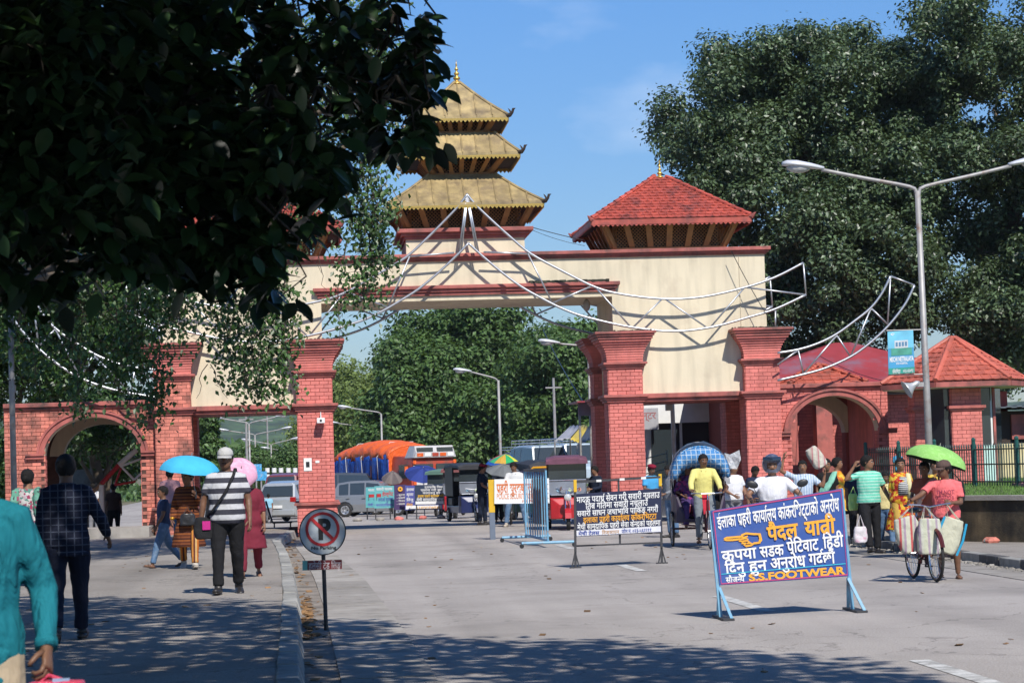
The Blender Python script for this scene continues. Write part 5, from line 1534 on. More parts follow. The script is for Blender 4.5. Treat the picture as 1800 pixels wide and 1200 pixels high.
mb = MB(); mb.add([C1 + o_ + Vector((0, 0, .42)), C2 + o_ + Vector((0, 0, .42)), C2 + o_ + Vector((0, 0, 1.36)), C1 + o_ + Vector((0, 0, 1.36)), C1 + o_ + Vector((-.04, 0, .42)), C2 + o_ + Vector((-.04, 0, .42)), C2 + o_ + Vector((-.04, 0, 1.36)), C1 + o_ + Vector((-.04, 0, 1.36))], [(0, 1, 2, 3), (7, 6, 5, 4), (0, 4, 5, 1), (1, 5, 6, 2), (2, 6, 7, 3), (3, 7, 4, 0)])
mb.build('side_board', mat('maroon_board', (.045, .022, .028), .5), s4)
for i in range(9):
 z = .5 + i * .092; MB().tube([C1 + Vector((.085, -.1, z)), C2 + Vector((.085, .1, z))], .006, 5).build('board_text_line', mat('faint_text', (.25, .18, .2), .6), s4)

# ---- no parking sign
c = P(567, 934, 24.2); f_ = Vector((c.x, 24.2, 0))
s5 = thing('road_sign', 'round no parking sign on a thin dark post with a small red plate', 'sign', f_)
MB().tube([(c.x + .01, 24.235, -.02), (c.x + .0, 24.235, c.z - .1)], .022, 8).build('post', M_BLACK, s5)
mb = MB(); n = 40
mb.tube([(c.x, 24.20, c.z), (c.x, 24.188, c.z)], .248, n); mb.build('disc', mat('sign_reflective_grey', (.42, .46, .49), .35, metal=.15, var=.12, scale=3, dirt=(.3, .32, .33), dirt_amt=.4, dscale=5), s5)
def ring(cx, z, yy, r0, r1, m, nm, parent):
 V = []; F = []
 for k in range(48):
  a = 2 * PI * k / 48
  for r_ in (r0, r1): V += [(cx + r_ * math.cos(a), yy, z + r_ * math.sin(a)), (cx + r_ * math.cos(a), yy + .004, z + r_ * math.sin(a))]
 for k in range(48):
  j = (k + 1) % 48; a, b = 4 * k, 4 * j
  F += [(a, a + 2, b + 2, b), (a + 1, b + 1, b + 3, a + 3), (a, b, b + 1, a + 1), (a + 2, a + 3, b + 3, b + 2)]
 return MB().add(V, F).build(nm, m, parent)
ring(c.x, c.z, 24.184, .236, .248, M_BLACK, 'rim', s5)
ring(c.x, c.z + .028, 24.182, .150, .180, I_RED, 'prohibition_ring', s5)
q = [(c.x - .25, 24.186, c.z + .25), (c.x + .25, 24.186, c.z + .25), (c.x + .25, 24.186, c.z - .25), (c.x - .25, 24.186, c.z - .25)]
text_on(s5, q, (.40, .235, .66, .645), ["P"], I_BLK, .045, z=(0, .70), off=.003)
a = .105;
bb = MB().add([(c.x - a - .012, 24.180, c.z + .028 + a - .012), (c.x - a + .012, 24.180, c.z + .028 + a + .012), (c.x + a + .012, 24.180, c.z + .028 - a + .012), (c.x + a - .012, 24.180, c.z + .028 - a - .012)], [(0, 1, 2, 3)]); bb.v = [(p[0], p[1], p[2]) for p in bb.v]
bb.build('diagonal_bar', I_RED, s5)
text_on(s5, q, (.25, .80, .78, .885), ["No Parking"], I_BLK, .022, z=(-.2, .72), off=.003)
q = [P(532, 985, 24.17), P(601, 983, 24.17), P(601, 999, 24.17), P(532, 1002, 24.17)]
pl = panel(s5, q, mat('plate_red', (.17, .012, .016), .5), 'plate', t=.01)
panel(pl, sub(q, -.005, .0, .12, 1), mat('plate_green', (.16, .42, .36), .6), 'plate_end', t=.003, off=.0035)
text_on(pl, q, (.15, .06, .97, .92), ["हलेसी ट", ('R2',), "ेड िलङ", ('S', 'क')], ink('pale', (.5, .42, .42)), .015, off=.005)

# ---- hospital banner on the lamp post
q = [P(1560, 583, 38.95), P(1605, 580, 38.95), P(1608, 655, 38.95), P(1562, 658, 38.95)]
bn['label'] = 'blue eye hospital banner hanging from the tall lamp post'
p_ = panel(bn, q, mat('banner_blue', (.06, .30, .52), .5, var=.15, scale=2), 'cloth', t=.012)
panel(p_, sub(q, 0, .0, 1, .40), mat('banner_sky', (.16, .50, .68), .5, var=.2, scale=4), 'sky_print', t=.002, off=.0025)
panel(p_, sub(q, .26, .22, .78, .40), mat('banner_building', (.55, .58, .60), .5), 'building_print', t=.002, off=.005)
for i in range(4): panel(p_, sub(q, .30 + i * .12, .26, .38 + i * .12, .36), mat('banner_windows', (.10, .22, .35), .4), 'window_print', t=.001, off=.0065)
panel(p_, sub(q, .12, .40, .92, .57), mat('banner_green', (.07, .30, .22), .5, var=.3, scale=10), 'garden_print', t=.002, off=.0045)
text_on(p_, q, (.05, .60, .97, .71), ["MECHI NETRALAYA"], I_WH, .03, z=(0, .70), off=.004); text_on(p_, q, (.30, .735, .74, .78), ["EYE HOSPITAL"], I_WH, .02, z=(0, .70), off=.004)
panel(p_, sub(q, 0, .86, 1, 1), mat('banner_teal', (.03, .28, .22), .5), 'foot_print', t=.002, off=.0025)
text_on(p_, q, (.15, .88, .45, .98), ["काँकरिभट्टा"], I_WH, .015, off=.006); text_on(p_, q, (.55, .88, .95, .98), ["०२३-५६२०९१"], I_WH, .015, off=.006)
outline(p_, q, [(.12, .07), (.18, .045), (.26, .05), (.20, .09), (.12, .07)], .012, I_WH)
MB().tube([tuple(P(1558, 581, 38.99)), (10.64, 38.99, P(1558, 581, 38.99).z - .0)], .012, 6).build('hanger', M_POLE, bn)
MB().tube([tuple(P(1561, 659, 38.99)), (10.64, 38.99, P(1561, 659, 38.99).z + .0)], .010, 6).build('hanger', M_POLE, bn)
# horn loudspeaker on the lamp post
c = P(1598, 676, 38.85)
hn = thing('horn_speaker', 'grey horn loudspeaker strapped to the tall lamp post', 'loudspeaker', c)
M = Matrix.Translation(c + Vector((.10, 0, 0))) @ Matrix.Rotation(-2.1, 4, 'Y')
mb = MB().lathe([(.015, -.1), (.05, -.05), (.05, .0), (.07, .06), (.12, .13), (.17, .17), (.165, .175), (.10, .12), (.03, .02)], (0, 0, 0), 18); mb.v = [tuple(M @ Vector(p)) for p in mb.v]; mb.build('horn', mat('horn_grey', (.42, .43, .44), .4, metal=.3), hn, smooth=True)
MB().box((c.x + .08, c.y - .02, c.z - .04), (c.x + .26, c.y + .10, c.z + .04)).build('bracket', M_POLE, hn)

# ---- row of boards beyond the gate
rows = [('teal banner board at the left end of the far row of boards', (643, 855), (686, 892), 84.5, (.10, .36, .38), [((.1, .05, .9, .2), "यातायात िनयम", (.7, .7, .7)), ((.35, .3, .95, .48), "पालना", (.5, .04, .05)), ((.3, .52, .9, .68), "गरौं", (.05, .08, .3)), ((.08, .78, .95, .92), "मेची काँकरिभट्टा", (.1, .1, .4))]),
  ('teal banner board printed with red words, second in the far row', (658, 853), (693, 893), 83.5, (.12, .38, .40), [((.1, .05, .9, .2), "सवारी चालक", (.7, .7, .7)), ((.4, .25, .95, .45), "हेल्मेट", (.5, .04, .05)), ((.2, .5, .95, .7), "लगाऔं सुरक्षा", (.05, .08, .3)), ((.08, .78, .95, .92), "नगरपािलका", (.1, .1, .4))]),
  ('dark violet board with a round emblem, third in the far row', (693, 851), (714, 896), 83.0, (.055, .03, .11), [((.2, .36, .9, .44), "- सूचना", (.6, .6, .6)), ((.2, .48, .9, .56), "- सवारी", (.6, .6, .6)), ((.2, .60, .9, .68), "- िनयम", (.6, .6, .6)), ((.2, .72, .9, .80), "- सडक", (.6, .6, .6))]),
  ('violet-blue board half hidden behind the widest far board', (712, 852), (778, 896), 82.3, (.07, .08, .30), [((.04, .08, .24, .22), "ईलाका", (.7, .7, .7)), ((.04, .28, .22, .42), "कृपया", (.7, .7, .7)), ((.04, .5, .22, .64), "िदनु", (.7, .7, .7)), ((.04, .7, .2, .84), "सौजन्य", (.75, .35, .03)), ((.3, .84, .95, .98), "S.S.FOOTWEAR", (.75, .35, .03))]),
  ('widest navy board with white and yellow lines at the right of the far row', (729, 851), (798, 887), 81.5, (.02, .035, .075), [((.25, .04, .75, .17), "ट्राफिक िनयम", (.7, .7, .7)), ((.15, .18, .8, .32), "पालना गरी सवारी", (.7, .7, .7)), ((.2, .33, .75, .46), "चलाउनु होला", (.7, .7, .7)), ((.08, .47, .92, .62), "इलाका प्रहरी कार्यालय काँकरिभट्टा", (.78, .45, .03)), ((.05, .64, .95, .80), "मेची सामुदाियक सेवा केन्द्र", (.75, .75, .75))])]
for lab, (x0, y0), (x1, y1), Y, col, lines in rows:
 q = [P(x0, y0 + 1, Y), P(x1, y0, Y), P(x1, y1 - 1, Y), P(x0, y1, Y)]
 g = thing('notice_board', lab, 'sign', ((q[0].x + q[1].x) / 2, Y, gz(Y)), group='boards in a row beyond the gateway')
 b_ = panel(g, q, mat('board_%02d' % int(col[0] * 500), col, .55, var=.1, scale=6), t=.03)
 for bx, s_, c_ in lines: text_on(b_, q, bx, [s_], ink('c%02d%02d%02d' % tuple(int(v * 99) for v in c_), c_), .02)
 if 'widest' in lab: panel(b_, sub(q, .02, .82, .98, .97), I_WH, 'white_strip', t=.003, off=.004)
 if 'round emblem' in lab:
  cc = Vector(sub(q, .5, .17, .5, .17)[0]); ring(cc.x, cc.z, Y - .04, .03, .09, I_OR, 'emblem', b_)
 if lab.startswith('teal'):
  outline(b_, q, [(.12, .35), (.12, .65)], .02, I_BLK, 'flag_staff'); panel(b_, sub(q, .13, .35, .34, .5), I_RED, 'flag_print', t=.002, off=.004)
 for u in (.03, .97):
  p = Vector(q[0]).lerp(Vector(q[1]), u)
  MB().tube([(p.x, Y + .04, gz(Y)), (p.x, Y + .04, p.z)], .022, 6).build('leg', M_IRON, g)
  MB().tube([(p.x, Y - .2, gz(Y) + .02), (p.x, Y + .35, gz(Y) + .02)], .022, 6).build('foot', M_IRON, g)
# office sign lettering
text_on(sg, [(8.6, 66.3, 3.15), (10.05, 66.3, 3.15), (10.05, 66.3, 2.52), (8.6, 66.3, 2.52)], (.05, .1, .95, .5), ["पास काउन्टर"], ink('faded_red', (.35, .15, .15)), .015)
# ================================================================ people
WX = 1.13                                            # girth against height
TMP = bpy.data.scenes.new('build_tmp')
WTEX = bpy.data.textures.new('cloth_folds', 'CLOUDS'); WTEX.noise_scale = .11; WTEX.noise_depth = 2
def fuse(mb, vox, smooth=6, fold=0.0, dec=None):
 """join overlapping closed forms into one continuous skin"""
 me = mb.mesh('tmp', [])
 o = bpy.data.objects.new('tmp', me); TMP.collection.objects.link(o)
 m = o.modifiers.new('r', 'REMESH'); m.mode = 'VOXEL'; m.voxel_size = vox; m.use_smooth_shade = True
 m = o.modifiers.new('s', 'SMOOTH'); m.iterations = smooth; m.factor = .5
 if fold:
  m = o.modifiers.new('d', 'DISPLACE'); m.texture = WTEX; m.strength = fold; m.mid_level = .5; m.texture_coords = 'LOCAL'
 vl = TMP.view_layers[0]; vl.update()
 dg = vl.depsgraph
 out = bpy.data.meshes.new_from_object(o.evaluated_get(dg))
 bpy.data.objects.remove(o); bpy.data.meshes.remove(me)
 n = len(out.vertices); co = np.empty(n * 3, dtype=np.float32); out.vertices.foreach_get('co', co)
 V = co.reshape(-1, 3).tolist(); F = [tuple(p.vertices) for p in out.polygons]
 bpy.data.meshes.remove(out)
 return V, F
def skin(c): return mat('skin_%02d' % int(c[0] * 100), c, .5, var=.08, scale=14, spec=.4)
SK1, SK2, SK3 = skin((.235, .118, .068)), skin((.165, .082, .048)), skin((.31, .165, .10))
M_HAIR = mat('hair', (.012, .010, .009), .7, var=.3, scale=60, spec=.25, bump=.8, bscale=120)
M_EYE = mat('eye_white', (.5, .48, .45), .3, var=0); M_LIP = mat('lips', (.13, .045, .035), .5, var=0)
M_SHOE = mat('shoe_dark', (.025, .022, .022), .45, var=.2); M_SANDAL = mat('sandal_brown', (.09, .05, .035), .6, var=.2)
def cloth(name, col, **k):
 k.setdefault('wrinkle', .35); k.setdefault('spec', .2); k.setdefault('var', .08)
 return mat('cloth_' + name, col, .85, **k)
def pattern(name, kind, cols, sc=1.0, wrinkle=.3):
 """woven and printed cloth: stripes by height, checks, floral blotches"""
 key = 'cloth_' + name
 if key in MATS: return MATS[key]
 m = mat(key, cols[0], .85, var=0, wrinkle=wrinkle, spec=.2)
 t = m.node_tree; N = t.nodes.new; lk = t.links.new; b = t.nodes['Principled BSDF']
 tc = N('ShaderNodeTexCoord'); sp = N('ShaderNodeSeparateXYZ'); lk(tc.outputs['Object'], sp.inputs[0])
 def ramp(src, pos, cs):
  r = N('ShaderNodeValToRGB'); r.color_ramp.interpolation = 'CONSTANT'
  while len(r.color_ramp.elements) < len(cs): r.color_ramp.elements.new(.5)
  for e, p, c in zip(r.color_ramp.elements, pos, cs): e.position = p; e.color = (*c, 1)
  lk(src, r.inputs[0]); return r.outputs[0]
 def frac(src, s, off=0):
  a = N('ShaderNodeMath'); a.operation = 'MULTIPLY_ADD'; a.inputs[1].default_value = s; a.inputs[2].default_value = off + 10; lk(src, a.inputs[0])
  f = N('ShaderNodeMath'); f.operation = 'FRACT'; lk(a.outputs[0], f.inputs[0]); return f.outputs[0]
 if kind in ('hstripe', 'vstripe'):
  f = frac(sp.outputs['Z' if kind == 'hstripe' else 'X'], sc); out = ramp(f, [i / len(cols) for i in range(len(cols))], cols)
 elif kind == 'thin':
  f = frac(sp.outputs['Z'], sc); out = ramp(f, [0, .28], [cols[1], cols[0]])
 elif kind == 'check':
  f1, f2 = frac(sp.outputs['Z'], sc), frac(sp.outputs['X'], sc)
  mn = N('ShaderNodeMath'); mn.operation = 'MINIMUM'; lk(f1, mn.inputs[0]); lk(f2, mn.inputs[1])
  out = ramp(mn.outputs[0], [0, .16], [cols[1], cols[0]])
 else:
  v = N('ShaderNodeTexVoronoi'); v.inputs['Scale'].default_value = sc; lk(tc.outputs['Object'], v.inputs['Vector'])
  s2 = N('ShaderNodeSeparateColor'); lk(v.outputs['Color'], s2.inputs[0])
  out = ramp(s2.outputs[0], [i / len(cols) for i in range(len(cols))], cols)
 lk(out, b.inputs['Base Color'])
 return m
def ell(c, rx, ry, n=14, M=None):
 p = [Vector((c[0] + rx * math.cos(2 * PI * k / n), c[1] + ry * math.sin(2 * PI * k / n), c[2])) for k in range(n)]
 return [tuple(M @ q if M is not None else q) for q in p]
def hand(mb, fg, w, d, palm, thumb, curl=.35, s=1.0, spread=.02):
 """palm into mb; five separate fingers into fg"""
 d = Vector(d).normalized(); palm = Vector(palm); palm = (palm - d * palm.dot(d)).normalized(); th = Vector(thumb); th = (th - d * th.dot(d) - palm * th.dot(palm)).normalized()
 w = Vector(w)
 rings = []
 for t, a, b_ in ((-.01, .026, .020), (.02, .034, .019), (.055, .042, .017), (.088, .040, .014)):
  c = w + d * t * s
  rings.append([tuple(c + th * a * s * math.cos(2 * PI * k / 10) + palm * b_ * s * math.sin(2 * PI * k / 10)) for k in range(10)])
 mb.loft(rings)
 for i, (L_, off) in enumerate(((.066, .029), (.076, .010), (.070, -.010), (.055, -.028))):
  p = w + d * (.078 - abs(off) * .15) * s + th * off * s; dirn = d + th * off * spread * 12; dirn.normalize(); pts = [p]; a = curl * .5
  for k, f in enumerate((.45, .32, .26)):
   dd = (dirn * math.cos(a) + palm * math.sin(a)); pts.append(pts[-1] + dd * L_ * f * s); a += curl
  fg.tube(pts, [.0092 * s, .0090 * s, .0082 * s, .0062 * s], 7)
 p = w + d * .022 * s + th * .026 * s + palm * .006 * s; dd = (d * .62 + th * .62 + palm * .35).normalized()
 q = p + dd * .036 * s; d2 = (d * .85 + th * .18 + palm * (.25 + curl * .5)).normalized(); q2 = q + d2 * .028 * s
 fg.tube([p, q, q2, q2 + d2 * .018 * s], [.0125 * s, .0105 * s, .0095 * s, .0065 * s], 7)
def person(label, px, py=None, top=None, Y=None, z0=0.0, h=None, face=0.0, legs=((.0, .05, .03), (.0, .05, .03)), arms=None, lean=0.0, twist=0.0, head=(0, 0), sex='m', fat=1.0, skin_m=None,
           hair='short', shirt=None, sleeve=.55, hem=.86, flare=0.0, collar=True, pants=None, plen=1.0, skirt=None, shoe=None, vox=.016, hat=None, grip=(.35, .35), pelvis=None, group=None, side=0.0, brow=True, mous=False, loc=None, extra=None, fold=.018, wx=WX):
 skin_m = skin_m or SK1
 if loc is not None: base = Vector(loc)
 elif py is not None: g = G(px, py, z0); base = Vector((g.x, g.y, z0))
 else: q = P(px, 800, Y); base = Vector((q.x, Y, z0))
 if h is None: h = (py - top) * base.y / FPX if py is not None else P(px, top, Y).z - z0
 k = h / 1.735
 t = thing('person', label, 'person', base, face, group)
 f = sex == 'f'
 # --- joints, metres for a 1.735 m body
 def rot(a, ax): return Matrix.Rotation(a, 3, ax)
 hipx = .088
 LL = {}
 low = 9
 for sgn, (hf, kf, ab) in ((1, legs[0]), (-1, legs[1])):
  hip = Vector((sgn * hipx, 0, 0)); d1 = rot(ab * sgn, 'Y').inverted() @ (rot(-hf, 'X') @ Vector((0, 0, -1)))
  kn = hip + d1 * .43; d2 = rot(ab * sgn * .6, 'Y').inverted() @ (rot(-(hf - kf), 'X') @ Vector((0, 0, -1))); an = kn + d2 * .41
  fd = Vector((sgn * .12, -1, 0)) ; LL[sgn] = (hip, kn, an, fd, hf - kf); low = min(low, an.z - .075)
 pz = -low if pelvis is None else pelvis
 PV = Vector((0, 0, pz))
 MT = Matrix.Translation(PV) @ Matrix.Rotation(lean, 4, 'X') @ Matrix.Rotation(side, 4, 'Y') @ Matrix.Translation((0, 0, -.92))
 MU = MT @ Matrix.Translation((0, 0, 1.1)) @ Matrix.Rotation(twist, 4, 'Z') @ Matrix.Translation((0, 0, -1.1))
 MH = MU @ Matrix.Translation((0, -.005, 1.50)) @ Matrix.Rotation(head[0], 4, 'Z') @ Matrix.Rotation(head[1] - lean * .6, 4, 'X') @ Matrix.Translation((0, 0, -1.50))
 sh = {s: MU @ Vector((s * (.158 if not f else .138), .005, 1.395)) for s in (1, -1)}
 arms = arms or (((.12, .05, -1), (.02, -.12, -1)), ((-.12, .05, -1), (-.02, -.12, -1)))
 AR = {}
 for s, (u, v) in ((1, arms[0]), (-1, arms[1])):
  el = sh[s] + Vector(u).normalized() * .285; wr = el + Vector(v).normalized() * .25; AR[s] = (sh[s], el, wr, Vector(v).normalized(), Vector(u).normalized())
 prof = [(.84, .120, .09, 0), (.90, .160, .115, .005), (.98, .158, .112, 0), (1.07, .138, .10, -.005), (1.18, .148, .106, -.005), (1.29, .158, .112, 0), (1.36, .150, .100, .005), (1.405, .118, .080, .008), (1.435, .085, .066, .01), (1.46, .062, .056, .01)]
 if f: prof = [(.84, .125, .10, 0), (.91, .172, .125, .01), (.98, .160, .118, 0), (1.08, .122, .092, -.002), (1.18, .132, .10, -.01), (1.28, .142, .118, -.018), (1.35, .128, .092, .0), (1.395, .100, .072, .008), (1.43, .070, .058, .01), (1.45, .056, .052, .01)]
 def torso(mb, e, zmin=.0, zmax=9, fl=0.0, top=None):
  rr = []
  for z, rx, ry, yo in prof:
   if zmin <= z <= zmax:
    w = fat if z < 1.33 else 1 + (fat - 1) * .5
    rr.append(ell((0, yo - (w - 1) * .05, z), rx * w + e, ry * (w * 1.05 if w > 1 else w) + e, 16, MU if z > 1.1 else MT))
  return rr
 # --- body
 body = MB(); body.loft(torso(body, 0))
 body.tube([MU @ Vector((0, .015, 1.40)), MU @ Vector((0, .008, 1.47)), MH @ Vector((0, .0, 1.55))], [.062, .054, .054], 12)
 # head
 hp = [(1.49, .026, .030, -.036), (1.505, .046, .048, -.030), (1.53, .058, .070, -.018), (1.57, .068, .084, -.008), (1.61, .0735, .092, .0), (1.65, .0745, .095, .004), (1.69, .066, .086, .008), (1.72, .044, .060, .008), (1.735, .016, .022, .006)]
 body.loft([ell((0, yo, z), rx, ry, 16, MH) for z, rx, ry, yo in hp])
 body.loft([[tuple(MH @ Vector(p)) for p in ((-.008, -.085, 1.625), (.008, -.085, 1.625), (.006, -.072, 1.625), (-.006, -.072, 1.625))], [tuple(MH @ Vector(p)) for p in ((-.015, -.112, 1.578), (.015, -.112, 1.578), (.014, -.075, 1.572), (-.014, -.075, 1.572))]])
 for s in (1, -1): body.ball(MH @ Vector((s * .076, .008, 1.60)), (.010, .020, .030), 8, 6)
 body.ball(MH @ Vector((0, -.078, 1.553)), (.024, .012, .013), 8, 6)
 fg = MB()
 for s in (1, -1):
  a, el, wr, dv, du = AR[s]; m_ = 1.0 if not f else .86
  body.tube([a - (a - MU @ Vector((0, 0, 1.41))) * .4, a, a.lerp(el, .35), a.lerp(el, .8), el, el.lerp(wr, .3), el.lerp(wr, .75), wr], [.04 * m_, .050 * m_, .047 * m_, .040 * m_, .038 * m_, .038 * m_, .028 * m_, .025 * m_], 10)
  inward = Vector((-s, 0, 0)); fwd = Vector((0, -1, 0))
  if abs(dv.dot(fwd)) > .8: fwd = Vector((0, 0, 1));
  hand(body, fg, wr, dv, inward + fwd * -.3, fwd, grip[0 if s > 0 else 1], 1.0 if not f else .9)
  hip, kn, an, fd, fa = LL[s]; hip, kn, an = PV + hip, PV + kn, PV + an
  body.tube([hip + Vector((0, 0, .03)), hip.lerp(kn, .3), hip.lerp(kn, .8), kn, kn.lerp(an, .3), kn.lerp(an, .75), an], [.088 * m_, .080 * m_, .060, .054, .055, .038, .034], 10)
  fdn = fd.normalized(); up = Vector((0, 0, 1))
  tip = fdn * math.cos(min(.6, max(-.7, -fa * .6))) + up * -math.sin(max(-.2, min(.7, -fa * .8)))
  if shoe is None or shoe is M_SANDAL:
   heel = an + Vector((0, .02, -.045)); body.tube([heel - tip * .035, heel, heel + tip * .09, heel + tip * .16, heel + tip * .19], [.022, .034, .036, .032, .014], 10, sq=.75)
  LL[s] = (hip, kn, an, fdn, tip)
 V, F = fuse(body, vox, 3)
 mb = MB(); mb.add(V, F, 0); mb.add(fg.v, fg.f, 0)
 # face details ride on the same mesh
 for s in (1, -1):
  mb.ball(MH @ Vector((s * .031, -.083, 1.612)), (.0125, .006, .0065), 8, 6, mi=1)
  mb.ball(MH @ Vector((s * .031, -.0885, 1.612)), (.0055, .003, .0058), 8, 6, mi=2)
  if brow: mb.tube([MH @ Vector((s * .014, -.090, 1.630)), MH @ Vector((s * .032, -.089, 1.636)), MH @ Vector((s * .050, -.080, 1.630))], [.0035, .0045, .003], 5, mi=2)
 mb.tube([MH @ Vector((-.021, -.087, 1.5525)), MH @ Vector((0, -.0925, 1.555)), MH @ Vector((.021, -.087, 1.5525))], [.003, .0055, .003], 6, mi=3)
 if mous: mb.tube([MH @ Vector((-.026, -.088, 1.562)), MH @ Vector((0, -.095, 1.568)), MH @ Vector((.026, -.088, 1.562))], [.004, .006, .004], 6, mi=2)
 bo = mb.build('body', [skin_m, M_EYE, M_HAIR, M_LIP], t, smooth=True, world=False); parts = [bo]
 def put(mbx, nm, m, **kw):
  o = mbx.build(nm, m, t, smooth=kw.pop('smooth', True), world=False, **kw); parts.append(o); return o
 # --- hair
 if hair and hat is None or hair in ('bun', 'long', 'fringe') or hat in ('cap', 'beret'):
  hb = MB(); nu, nv = 32, 26; rings = []
  for j in range(nv + 1):
   a = PI * j / nv - PI / 2; ring = []
   for i in range(nu):
    b_ = 2 * PI * i / nu
    d = Vector((math.cos(a) * math.cos(b_), math.cos(a) * math.sin(b_), math.sin(a)))
    front = -d.y; r = Vector((.085, .106, .108 if d.z > 0 else .125))
    line = .30 + .55 * max(0, 1 - abs(d.x) * 1.6) * 0 + (.28 if front > .2 else -.1)
    ln = float(np.interp(front, [-1, -.25, .05, .30, .55, .75, 1], [-.80, -.80, -.42, -.30, .10, .28, .34]))
    if hair != 'short': ln = float(np.interp(front, [-1, -.1, .15, .40, .65, 1], [-.95, -.92, -.60, -.15, .26, .36]))
    sc_ = 1.0 if d.z > ln else .82
    if hat in ('cap', 'beret') and d.z > .35: sc_ = .9
    n_ = 1 + .07 * noise.noise(Vector((d.x * 4, d.y * 4, d.z * 4 + px * .1))) + .03 * noise.noise(Vector((d.x * 14, d.y * 14, d.z * 14)))
    p = Vector((d.x * r.x, d.y * r.y, d.z * r.z)) * sc_ * n_
    ring.append(tuple(MH @ (p + Vector((0, .008, 1.633)))))
   rings.append(ring)
  hb.loft(rings)
  if hair == 'bun': hb.ball(MH @ Vector((0, .105, 1.60)), (.042, .035, .045), 10, 8)
  if hair == 'long': hb.tube([MH @ Vector((0, .06, 1.62)), MH @ Vector((0, .09, 1.52)), MU @ Vector((0, .12, 1.40)), MU @ Vector((0, .125, 1.22))], [.07, .055, .04, .015], 10)
  put(hb, 'hair', M_HAIR)
 # --- hats
 if hat == 'cap':
  hm = extra['hat']
  cb = MB(); cb.loft([ell((0, .004, z), rx, ry, 18, MH) for z, rx, ry in ((1.645, .084, .104), (1.67, .085, .104), (1.705, .078, .094), (1.735, .055, .068), (1.752, .012, .014))])
  rings = []
  for i in range(9):
   a = -PI / 2 + (i - 4) / 4 * 1.15; rings.append([tuple(MH @ Vector((.083 * math.cos(a), .004 + .100 * math.sin(a), 1.655))), tuple(MH @ Vector((.085 * math.cos(a) , .004 + .100 * math.sin(a) - .070 * math.cos((i - 4) / 4 * 1.35), 1.636 - .012 * abs(i - 4) / 4))), tuple(MH @ Vector((.085 * math.cos(a), .004 + .100 * math.sin(a) - .070 * math.cos((i - 4) / 4 * 1.35), 1.630 - .012 * abs(i - 4) / 4))), tuple(MH @ Vector((.083 * math.cos(a), .004 + .100 * math.sin(a), 1.648)))])
  cb.loft(rings); put(cb, 'cap', hm)
 if hat == 'beret':
  cb = MB(); cb.loft([ell((-.01, .0, z), rx, ry, 18, MH) for z, rx, ry in ((1.665, .080, .098), (1.68, .084, .102), (1.70, .095, .112), (1.725, .095, .108), (1.748, .06, .07), (1.752, .01, .01))]); put(cb, 'beret', cloth('beret_red', (.20, .012, .03)))
 if hat == 'helmet':
  cb = MB(); rings = []
  for j in range(15):
   a = PI * j / 14 - PI / 2; ring = []
   for i in range(26):
    b_ = 2 * PI * i / 26; d = Vector((math.cos(a) * math.cos(b_), math.cos(a) * math.sin(b_), math.sin(a)))
    fr = -d.y; open_ = (fr > .45 and -.62 < d.z < .30 and abs(d.x) < .75)
    sc_ = .5 if open_ else .80 if d.z < -.82 else 1
    ring.append(tuple(MH @ (Vector((d.x * .125, d.y * .145, d.z * .150)) * sc_ + Vector((0, .005, 1.632)))))
   rings.append(ring)
  cb.loft(rings); hm = put(cb, 'helmet', mat('helmet_blue', (.02, .03, .10), .18, var=.6, scale=9, coat=.8, dirt=(.12, .13, .17), dirt_amt=.9, dscale=9))
  vb = MB(); rr = []
  for zz, s_ in ((1.695, .94), (1.72, .93), (1.745, .86)):
   rr.append([tuple(MH @ Vector((.134 * s_ * math.cos(a), .005 + .155 * s_ * math.sin(a), zz))) for a in [-PI / 2 + (i - 6) / 6 * 1.2 for i in range(13)]])
  vb.loft(rr, False, False); put(vb, 'visor', mat('visor_tint', (.02, .03, .05), .05, var=0, spec=.9))
 # --- clothes
 e = .014
 if shirt is not None:
  sb = MB(); rr = []
  zl = [p for p in prof if p[0] >= max(.84, hem)]
  if hem < .84 or flare:
   zz = hem; steps_ = 5; z1 = zl[0][0]; rx1, ry1 = zl[0][1] * fat + e + .012, zl[0][2] * fat + e + .012
   if zl[0][0] < .9: rx1, ry1 = rx1 + .035, ry1 + .02
   for i in range(steps_):
    u = i / steps_; z = hem + (z1 - hem) * u; g_ = flare * (1 - u)
    rr.append(ell((0, 0, z), rx1 + g_, ry1 + g_ * .8, 16, MT))
  for z, rx, ry, yo in zl:
   w = fat if z < 1.33 else 1 + (fat - 1) * .5
   loose = .014 if z < 1.2 else .004
   mx_ = max(0, (1.43 - z));
   if z > 1.44: rx, ry = .060, .056
   rr.append(ell((0, yo - (w - 1) * .05, z), rx * w + e + loose, ry * w + e + loose, 16, MU if z > 1.1 else MT))
  sb.loft(rr)
  for s in (1, -1):
   a, el, wr, dv, du = AR[s]; m_ = 1.0 if not f else .88
   st = [a - (a - MU @ Vector((0, 0, 1.41))) * .45 + Vector((0, 0, .012)), a, a.lerp(el, .5)]; rs = [.052, .061 * m_, .058 * m_]
   if sleeve <= .6: st += [a.lerp(el, sleeve + .12)]; rs += [.064 * m_]
   elif sleeve <= 1.2: st += [el, el.lerp(wr, .2)]; rs += [.054 * m_, .052 * m_]
   else: st += [el, el.lerp(wr, .5), el.lerp(wr, .92)]; rs += [.053 * m_, .046 * m_, .038 * m_]
   if sleeve > 0: sb.tube(st, rs, 12)
  V, F = fuse(sb, vox, 4, fold)
  so = put(MB().add(V, F), 'shirt', shirt)
